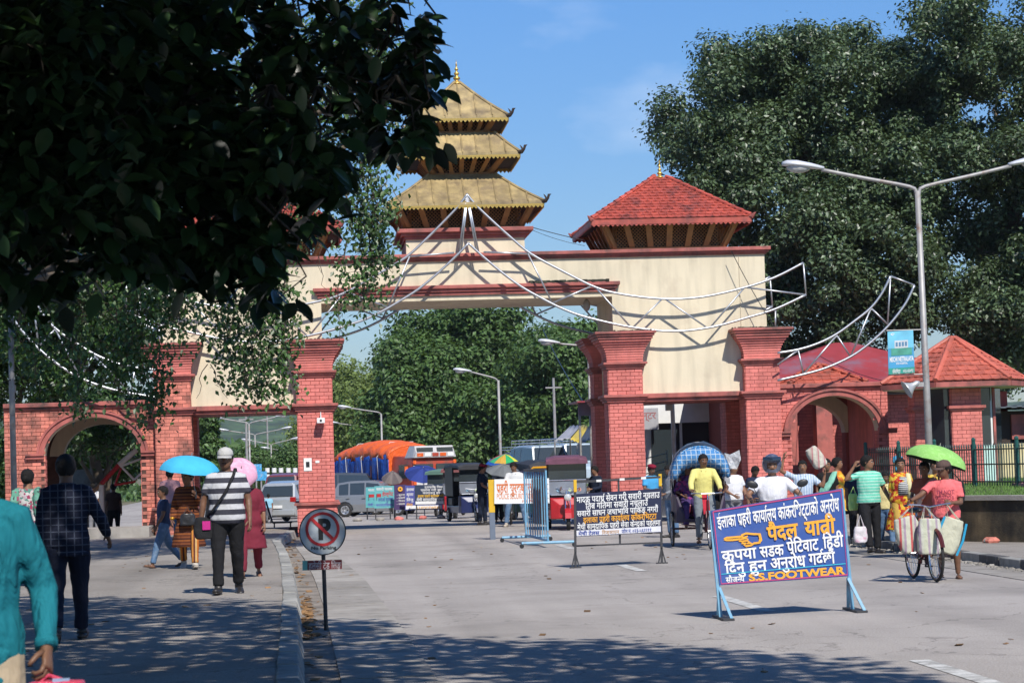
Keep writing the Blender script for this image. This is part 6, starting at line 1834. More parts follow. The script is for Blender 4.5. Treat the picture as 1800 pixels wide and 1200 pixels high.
  if collar:
   cb = MB(); pts = [tuple(MU @ Vector((.070 * math.cos(a), .012 + .062 * math.sin(a), 1.452 + .012 * math.sin(a)))) for a in [-PI / 2 + .35 + i * (2 * PI - .7) / 14 for i in range(15)]]
   cb.tube(pts, .016, 6, sq=.6);
   for s in (1, -1): cb.loft([[tuple(MU @ Vector(p)) for p in ((s * .012, -.066, 1.440), (s * .045, -.062, 1.446), (s * .050, -.080, 1.415), (s * .030, -.092, 1.395))], [tuple(MU @ Vector(p)) for p in ((s * .012, -.056, 1.440), (s * .045, -.052, 1.446), (s * .050, -.070, 1.415), (s * .030, -.082, 1.395))]])
   o = cb.build('collar', shirt, so, smooth=True, world=False)
 if pants is not None:
  pb = MB(); pb.loft(torso(pb, .010, 0, 1.0))
  for s in (1, -1):
   hip, kn, an, fd, tip = LL[s]; en = hip.lerp(kn, .95) if plen < .6 else kn.lerp(an, .93)
   st = [hip + Vector((0, 0, .04)), hip.lerp(kn, .3), hip.lerp(kn, .75)]; rs = [.096, .094, .078]
   if plen >= .6: st += [kn, kn.lerp(an, .5), en]; rs += [.070, .060, .058]
   else: st += [en]; rs += [.078]
   pb.tube(st, rs, 12)
  V, F = fuse(pb, vox, 4, fold * .9)
  put(MB().add(V, F), 'trousers' if plen > .6 else 'shorts', pants)
 if skirt is not None:
  kb = MB(); rr = []
  an_y = (LL[1][2].y + LL[-1][2].y) / 2; spread = abs(LL[1][2].y - LL[-1][2].y) / 2
  zb = extra.get('skirt_z', .12) if extra else .12
  for i in range(8):
   u = i / 7; z = zb + (1.0 - zb) * u; w = 1 - u
   cy = PV.y + (an_y) * w * .7
   pt = Vector((0, cy, z / .92 * pz if False else z * (pz / .92)))
   rr.append([(pt.x + (.165 + .05 * w + .012 * math.sin(5 * a_) * w) * math.cos(a_), pt.y + (.12 + .05 * w + spread * .7 * w + .012 * math.sin(7 * a_ + 1) * w) * math.sin(a_), pt.z) for a_ in [2 * PI * q / 28 for q in range(28)]])
  kb.loft(rr); V, F = fuse(kb, vox, 2, fold); put(MB().add(V, F), 'skirt', skirt)
 if shoe is not None:
  for s in (1, -1):
   hip, kn, an, fd, tip = LL[s]; sbm = MB(); heel = an + Vector((0, .02, -.038))
   if shoe is M_SANDAL:
    sbm.tube([heel - tip * .05 + Vector((0, 0, -.03)), heel + tip * .05 + Vector((0, 0, -.03)), heel + tip * .20 + Vector((0, 0, -.03))], [.036, .040, .036], 10, sq=.25)
    sbm.tube([heel + tip * .10 + Vector((.04, 0, -.02)), heel + tip * .10 + Vector((0, 0, .03)), heel + tip * .10 + Vector((-.04, 0, -.02))], .010, 6)
   else:
    sbm.tube([heel - tip * .055, heel - tip * .02, heel + tip * .06, heel + tip * .15, heel + tip * .205, heel + tip * .225], [.024, .042, .044, .044, .034, .012], 12, sq=.78)
    sbm.tube([heel - tip * .055 + Vector((0, 0, -.026)), heel + tip * .06 + Vector((0, 0, -.028)), heel + tip * .22 + Vector((0, 0, -.026))], [.034, .042, .036], 10, sq=.3)
    sbm.tube([an + Vector((0, .005, -.03)), an + Vector((0, 0, .035))], [.044, .040], 10)
   put(sbm, 'sandal' if shoe is M_SANDAL else 'shoe', shoe)
 for o in parts: o.scale = (k, k, k)
 t['_k'] = k
 info = dict(root=t, k=k, MU=MU, MT=MT, MH=MH, AR=AR, LL=LL, base=base, face=face, put=put, parts=parts)
 def W(p, M=None):                                   # body point to world
  q = Vector(p) if M is None else M @ Vector(p)
  q = Vector((q.x * wx, q.y * wx, q.z)); return base + Matrix.Rotation(face, 3, 'Z') @ (q * k)
 info['W'] = W
 del t['_k']
 t.scale = (wx, wx, 1)
 return info
def wear(pi, mb, nm, m, smooth=True):
 """extra garment in body coordinates"""
 o = pi['put'](mb, nm, m, smooth=smooth); o.scale = (pi['k'],) * 3; return o
def torso_band(pi, z0, z1, e, a0=0, a1=2 * PI, n=24):
 pass
def umbrella(label, c, r, depth, m, tilt, handle_to, scallop=False, under=None):
 t = thing('umbrella', label, 'umbrella', c)
 n = 8; sub_ = 6; rings = []; nr_ = 7
 for j in range(nr_ + 1):
  u = j / nr_; ring = []
  for i in range(n * sub_):
   a = 2 * PI * i / (n * sub_); w = abs(((i % sub_) / sub_) - .5) * 2
   rr = r * math.sin(u * PI / 2 * .95) / math.sin(PI / 2 * .95) * (1 - .045 * (1 - w ** 2) * u); z = -depth * (1 - math.cos(u * PI / 2 * .95)) / (1 - math.cos(PI / 2 * .95))
   z += .02 * (1 - w ** 2) * u * r
   if scallop and j == nr_: z -= .018 * abs(math.sin(a * 24))
   ring.append(Vector((max(rr, .004) * math.cos(a), max(rr, .004) * math.sin(a), z)))
  rings.append(ring)
 M = tilt.to_matrix().to_4x4() if isinstance(tilt, Euler) else tilt
 mb = MB(); out = [[tuple(M @ p) for p in ring] for ring in rings]; inn = [[tuple(M @ (p * .992 + Vector((0, 0, -.004)))) for p in ring] for ring in rings]
 mb.loft(out, False); mb.cur = 1; mb.loft(inn, False); mb.cur = 0
 mb.build('canopy', [m, under or m], t, smooth=True, world=False)
 h_ = M.inverted() @ (Vector(handle_to) - Vector(c))
 MB().tube([M @ Vector((0, 0, .05)), M @ Vector((0, 0, -.2)), Vector(handle_to) - Vector(c)], .007, 6).build('shaft', M_POLE, t, world=False)
 MB().tube([Vector(handle_to) - Vector(c) + Vector((0, 0, .05)), Vector(handle_to) - Vector(c) - Vector((0, 0, .08))], .014, 8).build('handle', M_BLACK, t, world=False)
 rb = MB()
 for i in range(n):
  a = 2 * PI * i / n; pts = [M @ Vector((r * q * math.cos(a) * .98, r * q * math.sin(a) * .98, -depth * q ** 2 - .012)) for q in (.03, .35, .7, .98)]
  MB().tube(pts, .003, 4).build('rib', M_IRON, t, world=False)
 return t
def bag(label, c, w, h_, d, m, handle_to=None, M=None, cat='bag', hm=None, name='shopping_bag'):
 t = thing(name, label, cat, c)
 M = M or Matrix.Identity(4)
 rr = []
 for u, sx in ((0, .78), (.08, .95), (.4, 1.05), (.8, .95), (1, .80)):
  rr.append([tuple(M @ Vector((w / 2 * sx * math.copysign(abs(math.cos(a)) ** .6, math.cos(a)), d / 2 * (1.1 - .4 * u) * math.copysign(abs(math.sin(a)) ** .6, math.sin(a)), -h_ * (1 - u)))) for a in [2 * PI * q / 20 for q in range(20)]])
 mb = MB().loft(rr); V, F = fuse(mb, max(.010, w * .04), 2, .02)
 MB().add(V, F).build('bag_body', m, t, smooth=True, world=False)
 if handle_to is not None:
  q = Vector(handle_to) - Vector(c)
  for s in (-1, 1): MB().tube([M @ Vector((-w * .3, s * d * .25, -.02)), q + Vector((0, s * .008, 0)), M @ Vector((w * .3, s * d * .25, -.02))], .006, 6).build('handle', hm or m, t, world=False)
 return t
walkA = ((.38, .12, .02), (-.28, .30, .02))      # left leg forward
walkB = ((-.28, .30, .02), (.38, .12, .02))
DOWN = ((.14, .06, -1), (.05, -.18, -1)), ((-.14, .06, -1), (-.05, -.18, -1))
swing = lambda a: (((.13, -a, -1), (.0, -a - .3, -1)), ((-.13, a, -1), (-.02, a * .5 - .25, -1)))

C_BLK = cloth('black', (.014, .014, .016)); C_NAVY = cloth('navy', (.016, .022, .05)); C_JEAN = cloth('jeans', (.09, .16, .27), dirt=(.2, .28, .4), dirt_amt=.4, dscale=6); C_WHITE = cloth('white', (.68, .68, .70)); C_GREY = cloth('grey', (.22, .22, .24))
# 1 cap man
p1 = person('man in grey and black striped polo shirt, black trousers and white cap walking towards us', 402, 1043, 789, z0=.15, legs=((-.12, .22, .02), (.16, .06, .02)), arms=(((.26, -.02, -1), (.05, -.30, -1)), ((-.30, .04, -1), (-.12, -.10, -1))), head=(-.15, .06), fat=1.10,
   shirt=pattern('cap_man_stripes', 'hstripe', [(.50, .50, .52), (.045, .045, .06)], 8.0), sleeve=.6, hem=.84, pants=C_BLK, shoe=M_SHOE, hat='cap', hair='short', mous=True, extra={'hat': cloth('cap_white', (.46, .45, .43))}, skin_m=SK2, vox=.013)
MU = p1['MU']; st = MB(); st.tube([MU @ Vector(q) for q in ((.10, .09, 1.46), (.10, .0, 1.495), (.085, -.11, 1.42), (.0, -.165, 1.22), (-.13, -.16, 1.02), (-.20, -.08, .93))], .018, 6, sq=.35)
c = p1['W']((-.235, -.05, .93), p1['MT'])
b1 = bag('black sling bag hanging at the hip of the man in the striped polo', c, .26, .28, .12, cloth('bag_black', (.018, .018, .02)), name='sling_bag')
o = st.build('strap', cloth('strap_black', (.02, .02, .022)), b1, smooth=True, world=False); o.scale = (p1['k'],) * 3; o.location = p1['base'] - c; o.scale = (p1['k'] * WX, p1['k'] * WX, p1['k'])
MB().box((-.02, -.075, -.16), (.08, -.06, -.05)).build('pink_lining', cloth('bag_pink', (.50, .03, .22)), b1, world=False)
# 2 woman under the blue umbrella
C_ORS = pattern('orange_stripes', 'vstripe', [(.45, .13, .02), (.06, .02, .015), (.50, .20, .04), (.10, .03, .02), (.48, .30, .12)], 7.5)
C_ORH = pattern('brown_stripes', 'hstripe', [(.09, .025, .012), (.22, .07, .02), (.05, .015, .01), (.16, .05, .02)], 9)
p2 = person('woman in brown and orange striped dress walking under a blue umbrella', 333, 999, 822, z0=.15, sex='f', legs=walkA, arms=(((.2, -.3, -1), (-.25, -.8, .75)), ((-.28, .05, -1), (-.1, -.35, -1))), head=(-.6, .05), hair='bun', shirt=C_ORH, sleeve=1.3, hem=.42, flare=.08, pants=C_ORS, collar=False, shoe=cloth('shoe_pale', (.45, .40, .34)), skin_m=SK2)
pk = MB(); pk.tube([p2['AR'][-1][1].lerp(p2['AR'][-1][2], q) for q in (.8, .98)], .034, 10); wear(p2, pk, 'bangles', mat('bangle_gold', (.6, .3, .03), .35, metal=.5))
c = P(337, 801, p2['base'].y - .1)
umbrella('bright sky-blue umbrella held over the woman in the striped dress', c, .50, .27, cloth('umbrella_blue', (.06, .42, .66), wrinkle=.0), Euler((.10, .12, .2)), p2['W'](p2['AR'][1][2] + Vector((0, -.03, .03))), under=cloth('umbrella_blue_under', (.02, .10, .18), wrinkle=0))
bag('black leather handbag on the arm of the woman under the blue umbrella', P(330, 902, p2['base'].y - .22), .25, .19, .10, mat('leather_black', (.02, .02, .022), .35), P(330, 890, p2['base'].y - .2), name='handbag')
# 3 boy
person('boy in navy T-shirt and pale jeans walking beside the blue umbrella', 289, 997, 852, z0=.15, face=-1.25, legs=((.35, .1, .02), (-.3, .35, .02)), arms=swing(.25), shirt=cloth('navy_tee', (.035, .05, .10)), pants=C_JEAN, shoe=M_SANDAL, collar=False, skin_m=SK2, fat=.88)
# 4 man pink shirt
person('man in pink shirt and jeans walking away behind the blue umbrella', 301, 947, 821, z0=.15, face=PI, legs=walkB, arms=swing(.2), shirt=cloth('pale_pink', (.50, .26, .27)), pants=C_JEAN, shoe=M_SHOE, skin_m=SK2, vox=.02)
# 5 woman with pink parasol
p5 = person('woman in maroon dress mostly hidden behind the man in the striped polo', 436, Y=33.5, top=822, z0=.15, h=1.60, sex='f', legs=walkB, arms=(((.2, -.1, -1), (.05, -.2, -1)), ((-.2, -.3, -1), (.25, -.7, .8))), shirt=cloth('maroon', (.16, .02, .035)), sleeve=1.0, hem=.5, flare=.06, collar=False, pants=cloth('maroon', (.16, .02, .035)), hair='bun', shoe=M_SANDAL, vox=.02)
c = P(424, 822, 33.3)
umbrella('lacy pink parasol behind the man in the striped polo', c, .27, .12, cloth('parasol_pink', (.60, .30, .42), wrinkle=0, dirt=(.66, .45, .55), dirt_amt=.6, dscale=14), Euler((.9, .35, 0)), p5['W'](p5['AR'][-1][2]), scallop=True)
# 6 dark check man
C_CHK = pattern('dark_check', 'check', [(.010, .013, .028), (.055, .065, .095)], 16)
p6 = person('man in dark blue checked shirt and jeans walking away in the tree shade', 122, 1126, 800, z0=.15, face=PI + .1, legs=((-.2, .28, .02), (.24, .08, .02)), arms=(((.16, .08, -1), (.05, -.1, -1)), ((-.42, .05, -1), (-.25, -.75, -.75))), shirt=C_CHK, sleeve=1.3, hem=.80, pants=cloth('dark_jeans', (.012, .015, .03)), shoe=M_SHOE, skin_m=SK2, hair='short', vox=.012, fold=.024)
# 7 woman green shawl
p7 = person('woman with tied-back hair and green floral shawl, back turned, in shade', 52, 1030, 822, z0=.15, face=PI - .15, sex='f', legs=walkA, arms=DOWN, hair='bun', shirt=pattern('floral_pale', 'voronoi', [(.45, .38, .40), (.50, .48, .46), (.28, .05, .10), (.45, .42, .40), (.10, .22, .18)], 34), sleeve=1.0, hem=.48, flare=.10, collar=False, pants=cloth('crimson', (.22, .012, .04)), shoe=M_SANDAL)
sh_ = MB(); C_SHW = pattern('shawl_green', 'voronoi', [(.10, .28, .20), (.16, .36, .28), (.30, .06, .12), (.05, .10, .09), (.12, .30, .22)], 26)
for s in (1, -1): sh_.tube([p7['MU'] @ Vector(q) for q in ((s * .09, -.10, 1.35), (s * .12, -.02, 1.46), (s * .135, .09, 1.42), (s * .15, .13, 1.2), (s * .17, .12, .95))], [.04, .05, .06, .06, .05], 8, sq=.4)
V, F = fuse(sh_, .016, 4, .02); wear(p7, MB().add(V, F), 'shawl', C_SHW)
# 8 teal man, close, cropped by the frame
tY = 8.55; tc_ = P(-52, 900, tY)
p8 = person('man in teal long-sleeved shirt close by, carrying a pink bag', 0, loc=(tc_.x, tY, .15), h=1.78, face=.0, legs=((.12, .08, .03), (-.12, .12, .03)), arms=(((.34, .10, -1), (.12, -.72, -1)), ((-.2, 0, -1), (0, -.2, -1))), shirt=cloth('teal', (.010, .15, .19), wrinkle=.8), sleeve=1.3, hem=.80, pants=cloth('beige', (.42, .34, .24)), shoe=M_SHOE, skin_m=SK2, hair='short', vox=.0085, grip=(.9, .4), fold=.013, wx=1.0)
w8 = p8['W'](p8['AR'][1][2] + Vector((.01, -.045, -.085)))
cf = MB(); a_, b_ = p8['AR'][1][1].lerp(p8['AR'][1][2], .84), p8['AR'][1][1].lerp(p8['AR'][1][2], .97); cf.tube([a_, b_], [.042, .041], 16); wear(p8, cf, 'cuff', cloth('teal', (.012, .175, .21)))
pkt = MB(); pkt.cbox((.075, -.148, 1.25), (.10, .008, .11)); wear(p8, pkt, 'pocket', cloth('teal', (.012, .175, .21)), False)
b8 = bag('crumpled pink plastic bag held by the man in the teal shirt', w8 + Vector((0.03, -.02, -.02)), .25, .34, .15, mat('plastic_pink', (.62, .07, .13), .3, var=.2, scale=9, wrinkle=1.0), w8 + Vector((0, 0, .0)), name='plastic_bag')
MB().cbox((.02, -.02, -.03), (.06, .03, .08)).build('bottle_in_bag', mat('clear_blue', (.25, .35, .5), .15), b8, world=False)
# 9 people beyond the left arch
person('person in brown shirt in shade under the left arch, back turned', 198, Y=63, top=850, z0=-.05, h=1.5, face=PI, shirt=cloth('brown_dull', (.06, .035, .028)), pants=C_BLK, shoe=M_SHOE, vox=.025, arms=DOWN, skin_m=SK2)
person('person in white shirt beyond the left arch', 163, Y=66, top=850, z0=-.05, h=1.55, face=2.6, shirt=cloth('white', (.68, .68, .70)), pants=C_GREY, shoe=M_SHOE, vox=.025, arms=DOWN, skin_m=SK2)
# 10 far people in the narrow opening
gpf = 'people on the road beyond the narrow opening'
person('far person in pale blue shirt seen from behind in the narrow opening', 470, Y=84, top=866, z0=gz(84), face=PI, shirt=cloth('sky_shirt', (.25, .48, .62)), pants=C_GREY, shoe=M_SHOE, vox=.03, legs=walkA, arms=DOWN, group=gpf)
person('far person in dark blue clothes left of the pale blue shirt', 452, Y=86, top=862, z0=gz(86), face=2.8, shirt=C_NAVY, pants=C_NAVY, shoe=M_SHOE, vox=.03, legs=walkB, arms=DOWN, group=gpf)
person('far person in violet dress beside the cap man\'s shoulder', 443, Y=80, top=858, z0=gz(80), sex='f', face=3.3, shirt=cloth('violet', (.07, .04, .14)), hem=.4, flare=.08, collar=False, pants=cloth('violet', (.07, .04, .14)), hair='bun', vox=.03, group=gpf)
# 11-14 officers and passers in the main opening
C_UNI = cloth('uniform_navy', (.012, .018, .035))
p11 = person('police officer in dark uniform and red beret leaning towards a cyclist', 849, 922, 815, face=1.25, legs=((.06, .05, .05), (-.04, .04, .05)), arms=(((.3, -.6, -.8), (.1, -.8, -.45)), ((-.2, -.3, -1), (.0, -.9, -.5))), head=(.1, .25), shirt=C_UNI, sleeve=.6, hem=.9, pants=C_UNI, shoe=M_SHOE, hat='beret', hair='short', skin_m=SK1, vox=.02, lean=-.0)
p12 = person('man in white shirt and jeans standing astride a bicycle by the officer', 907, 925, 810, face=-.15, legs=((.0, .02, .22), (.05, .05, .2)), arms=(((.25, -.5, -1), (.0, -.8, -.8)), ((-.25, -.5, -1), (-.0, -.8, -.8))), head=(-.3, .35), lean=-.0, shirt=cloth('off_white', (.56, .57, .58)), sleeve=1.3, pants=C_JEAN, shoe=cloth('shoe_pale', (.45, .40, .34)), vox=.02, mous=True)
person('person in red top half hidden behind the officer in the red beret', 874, Y=66, top=838, z0=-.05, sex='f', face=.6, shirt=cloth('red_top', (.40, .02, .03)), hair='bun', pants=C_BLK, collar=False, vox=.025)
person('police officer in dark uniform beside the red rickshaw, looking left', 1046, Y=56.4, top=818, z0=0, face=-1.0, head=(-.2, .2), arms=(((.2, -.2, -1), (-.2, -.9, -.1)), ((-.2, -.2, -1), (.2, -.9, -.1))), shirt=C_UNI, sleeve=1.3, pants=C_UNI, shoe=M_SHOE, vox=.02)
person('officer in light blue shirt and red beret behind the dark warning board', 1143, Y=51, top=816, z0=0, face=.35, head=(.1, .3), arms=(((.2, -.3, -1), (-.3, -.8, -.1)), ((-.2, -.3, -1), (.3, -.8, -.1))), shirt=cloth('police_blue', (.06, .30, .55)), sleeve=.6, pants=C_UNI, shoe=M_SHOE, hat='beret', hair='short', vox=.02, mous=True, skin_m=SK2)
person('man in grey shirt and jeans standing by the cycle rickshaw, head down', 1178, Y=48, top=816, z0=0, face=-1.1, head=(-.1, .35), arms=(((.2, -.3, -1), (-.1, -.9, -.3)), ((-.2, -.1, -1), (-.1, -.4, -1))), shirt=cloth('mid_grey', (.20, .21, .23)), sleeve=1.3, pants=C_JEAN, shoe=M_SHOE, vox=.02, skin_m=SK2)
# 17 rickshaw puller is placed with his rickshaw below
# 19-24 crowd behind the blue board
person('man in white T-shirt standing behind the cycle rickshaw', 1287, Y=45, top=812, z0=0, face=.3, arms=(((.2, -.2, -1), (-.3, -.8, -.4)), ((-.2, -.2, -1), (.3, -.8, -.4))), shirt=C_WHITE, pants=C_GREY, collar=False, fat=1.15, shoe=M_SHOE, vox=.02, head=(.4, .2))
person('man in navy T-shirt left of the motorcyclist, head bowed', 1324, Y=46, top=817, z0=0, face=.5, head=(-.2, .5), arms=DOWN, shirt=C_NAVY, pants=C_BLK, collar=False, shoe=M_SHOE, vox=.02, skin_m=SK2)
p22 = person('man in pale blue checked shirt carrying a sack on his shoulder', 1410, Y=41, top=808, z0=0, face=-.1, head=(-.1, .05), arms=(((.6, -.2, -.7), (.15, -.1, 1)), ((-.6, -.2, .35), (.2, -.1, 1))), shirt=pattern('pale_check', 'vstripe', [(.38, .47, .60), (.55, .60, .66), (.30, .40, .55)], 22), pants=C_GREY, shoe=M_SHOE, vox=.018)
c = P(1430, 800, 41.05)
bag('striped white woven sack on the shoulder of the man in pale blue', c + Vector((0, 0, .03)), .26, .40, .24, pattern('woven_sack', 'vstripe', [(.50, .47, .40), (.45, .38, .33), (.42, .20, .20), (.48, .46, .38)], 9), M=Matrix.Rotation(-.55, 4, 'Y') @ Matrix.Translation((0, 0, .12)), name='sack')
p23 = person('woman in mint green sari over a black blouse', 1452, Y=42, top=805, z0=0, sex='f', face=-.1, head=(-.1, .15), arms=DOWN, shirt=cloth('black_blouse', (.015, .013, .013)), sleeve=.6, collar=False, skirt=cloth('mint', (.22, .50, .38)), hair='bun', vox=.018)
sr = MB(); sr.tube([p23['MU'] @ Vector(q) for q in ((.15, .08, 1.40), (.14, -.05, 1.455), (.06, -.11, 1.30), (-.04, -.12, 1.15), (-.12, -.10, 1.0))], [.05, .06, .10, .12, .12], 10, sq=.5); V, F = fuse(sr, .018, 4, .02); wear(p23, MB().add(V, F), 'sari_drape', cloth('mint', (.22, .50, .38)))
p24 = person('woman in orange and yellow shawl behind the woman in mint', 1471, Y=44, top=803, z0=0, sex='f', face=1.0, head=(.2, 0), arms=DOWN, shirt=pattern('orange_yellow', 'voronoi', [(.62, .30, .02), (.55, .15, .03), (.65, .42, .05)], 16), sleeve=1.0, collar=False, hem=.6, flare=.1, pants=cloth('crimson', (.22, .012, .04)), hair='bun', vox=.02)
person('person in dark shirt half hidden behind the man in green stripes', 1504, Y=41, top=812, z0=0, face=2.6, shirt=C_NAVY, pants=C_BLK, collar=False, shoe=M_SHOE, vox=.02, skin_m=SK2, arms=DOWN)
# 25 green striped man
p25 = person('man in mint green striped polo shirt and black trousers, hand raised to his ear', 1531, 973, 797, z0=0, face=.15, head=(.9, -.02), legs=((.05, .04, .03), (.30, .06, .02)), arms=(((.45, .1, -1), (.15, -.5, -.8)), ((-.8, -.35, -.25), (.55, -.15, 1))), shirt=pattern('mint_stripes', 'thin', [(.14, .52, .38), (.42, .62, .52)], 19), sleeve=.6, hem=.86, pants=C_BLK, shoe=M_SHOE, fat=1.06, vox=.014)
bag('white plastic bag with pink print beside the man in green stripes', P(1512, 925, 36.4), .22, .26, .12, mat('plastic_white', (.62, .58, .60), .35, var=.25, scale=10, dirt=(.6, .15, .3), dirt_amt=.35, dscale=9), P(1512, 905, 36.4), name='plastic_bag')
bag('light green plastic bag beside the man in green stripes', P(1499, 867, 37.6), .16, .28, .10, mat('plastic_lime', (.42, .62, .18), .35, var=.1, wrinkle=.6), P(1500, 855, 37.6), name='plastic_bag')
person('boy in pale yellow shirt and jeans behind the man in green stripes', 1560, 964, 824, z0=0, face=-.2, head=(.2, .2), legs=((.30, .1, .02), (-.2, .25, .02)), arms=swing(.25), shirt=cloth('pale_yellow', (.62, .52, .24), dirt=(.1, .1, .1), dirt_amt=.1, dscale=9), sleeve=.6, pants=C_JEAN, shoe=cloth('shoe_rust', (.30, .09, .06)), vox=.018, fat=.9, skin_m=SK2)
bag('striped cloth bag held behind the boy in yellow', P(1575, 905, 38.2), .20, .28, .12, pattern('bag_blue_stripe', 'vstripe', [(.55, .55, .45), (.10, .25, .40), (.55, .55, .45)], 12), P(1570, 890, 38.2))
# 27 floral woman
p27 = person('smiling woman in red and yellow floral kurta with a striped vest', 1588, 958, 797, z0=.13, sex='f', face=-.1, head=(-.1, .05), legs=walkB, arms=DOWN, shirt=pattern('floral_red', 'voronoi', [(.42, .05, .02), (.62, .36, .03), (.35, .02, .02), (.60, .40, .05), (.5, .12, .02)], 22), sleeve=1.0, hem=.35, flare=.10, collar=False, pants=cloth('ochre', (.45, .28, .06)), hair='bun', shoe=M_SANDAL, fat=1.12, vox=.018)
vs_ = MB(); vs_.tube([p27['MU'] @ Vector(q) for q in ((.02, -.115, 1.36), (.02, -.155, 1.2), (.02, -.15, 1.02))], [.06, .09, .09], 12, sq=.35); wear(p27, vs_, 'striped_vest', pattern('bw_stripes', 'hstripe', [(.62, .62, .60), (.02, .02, .02)], 26))
sc = MB(); sc.tube([p27['MU'] @ Vector(q) for q in ((.13, .05, 1.42), (.11, -.08, 1.42), (.12, -.16, 1.25), (.11, -.16, .95))], [.03, .04, .04, .035], 8, sq=.4); wear(p27, sc, 'scarf', cloth('straw', (.62, .56, .32)))
# 28 umbrella woman, 29 woman behind
p28 = person('woman in orange and pink sari in the shade of the green umbrella', 1624, Y=35.2, top=806, z0=0, sex='f', face=-.45, head=(-.2, .05), legs=walkA, arms=(((.2, -.5, -.8), (.25, -.4, 1)), ((-.25, -.3, -1), (.3, -.8, -.2))), shirt=cloth('rust_blouse', (.30, .08, .05)), sleeve=.6, collar=False, skirt=cloth('coral', (.55, .16, .09)), hair='bun', vox=.018, skin_m=SK2)
sr = MB(); sr.tube([p28['MU'] @ Vector(q) for q in ((.14, .08, 1.40), (.13, -.05, 1.45), (.05, -.11, 1.30), (-.04, -.12, 1.15), (-.12, -.10, 1.0))], [.04, .05, .09, .11, .11], 10, sq=.5); V, F = fuse(sr, .018, 4, .02); wear(p28, MB().add(V, F), 'sari_drape', pattern('sari_pale', 'voronoi', [(.5, .35, .30), (.45, .25, .2), (.55, .2, .12)], 18))
c = P(1652, 784, 34.8)
umbrella('lime green umbrella with a wavy rim above the cyclist\'s cap', c, .50, .27, cloth('umbrella_green', (.25, .50, .13), wrinkle=0, dirt=(.36, .60, .22), dirt_amt=.4, dscale=20), Euler((.04, .30, .1)), p28['W'](p28['AR'][1][2] + Vector((0, 0, .05))), scallop=True, under=cloth('umbrella_silver_under', (.03, .045, .03), wrinkle=0))
person('woman in yellow patterned shawl with sunglasses, behind the pink T-shirt', 1643, Y=37.6, top=806, z0=.0, sex='f', face=-.1, head=(0, 0), arms=DOWN, shirt=pattern('yellow_black', 'voronoi', [(.62, .42, .04), (.04, .03, .02), (.6, .45, .10), (.3, .15, .03)], 20), sleeve=1.0, collar=False, hem=.5, flare=.06, pants=C_BLK, hair='bun', vox=.02)
bag('black shoulder bag between the pink T-shirt and the retaining wall', P(1683, 845, 35.5), .22, .34, .12, cloth('bag_black', (.018, .018, .02)), P(1675, 830, 35.5), name='shoulder_bag')
person('person in purple cap behind the railing, left of the lamp post', 1607, Y=58.4, top=783, z0=.84, h=1.1, face=0, shirt=C_NAVY, pants=C_BLK, hat='cap', hair='short', extra={'hat': cloth('cap_purple', (.12, .05, .12))}, vox=.03)
person('person in blue shirt standing beyond the railing by the arch', 1578, Y=60, top=800, z0=.5, h=1.25, face=.5, shirt=cloth('police_blue', (.06, .30, .55)), pants=C_BLK, vox=.03)
def reach(base, k, face, sh_local, target, pole):
 q = Matrix.Rotation(-face, 3, 'Z') @ (Vector(target) - Vector(base)) / k; q = Vector((q.x / WX, q.y / WX, q.z)); a = Vector(sh_local); d = q - a; L1, L2 = .285, .25 + .07; D = min(d.length, L1 + L2 - .01); dn = d.normalized()
 x = (L1 * L1 - L2 * L2 + D * D) / (2 * D); h_ = math.sqrt(max(0, L1 * L1 - x * x)); p = Vector(pole); p = (p - dn * p.dot(dn)).normalized()
 el = a + dn * x + p * h_; return tuple(el - a), tuple(a + dn * D - el)
_r, _f = G(1606, 1016), G(1648, 1023); _a = math.atan2(_f.y - _r.y, _f.x - _r.x) + PI / 2
hb = lambda x, y, z: Vector((_r.x, _r.y, 0)) + Matrix.Rotation(_a, 3, 'Z') @ Vector((x, y, z))
_b = G(1668, 1017); _k = (1017 - 805) * _b.y / FPX / 1.735
A30 = tuple(reach(_b, _k, -.25, (s * .155, -.0, 1.36), hb(s * .29, -.76, .98), (s * .45, .5, -1)) for s in (1, -1))
# 30 man pushing the bicycle
p30 = person('man in coral pink T-shirt, shorts and brown cap pushing a laden bicycle', 1668, 1017, 805, z0=0, face=-.25, head=(-.85, .15), legs=((-.02, .06, .05), (.42, .30, .02)), arms=A30, lean=.06, twist=-.05, shirt=cloth('coral_tee', (.72, .155, .16), wrinkle=.5), sleeve=.6, hem=.80, collar=False, pants=cloth('charcoal', (.045, .042, .042)), plen=.5, shoe=M_SANDAL, hat='cap', hair='short', extra={'hat': cloth('cap_brown', (.10, .065, .055))}, skin_m=SK2, vox=.012, fold=.026, grip=(.8, .8))
q_ = [p30['base'] + p30['MU'] @ Vector(v) * p30['k'] for v in ((-.11, -.150, 1.33), (.12, -.150, 1.33), (.12, -.150, 1.10), (-.11, -.150, 1.10))]
for bx, s_ in (((.02, .05, .98, .33), "I'M NOT"), ((.05, .42, .95, .66), "USED TO B"), ((.06, .74, .92, .97), "PERFECT")):
 text_on(p30['root'], q_, bx, [s_], ink('faded_print', (.28, .03, .07)), .02, z=(0, .72), name='print')
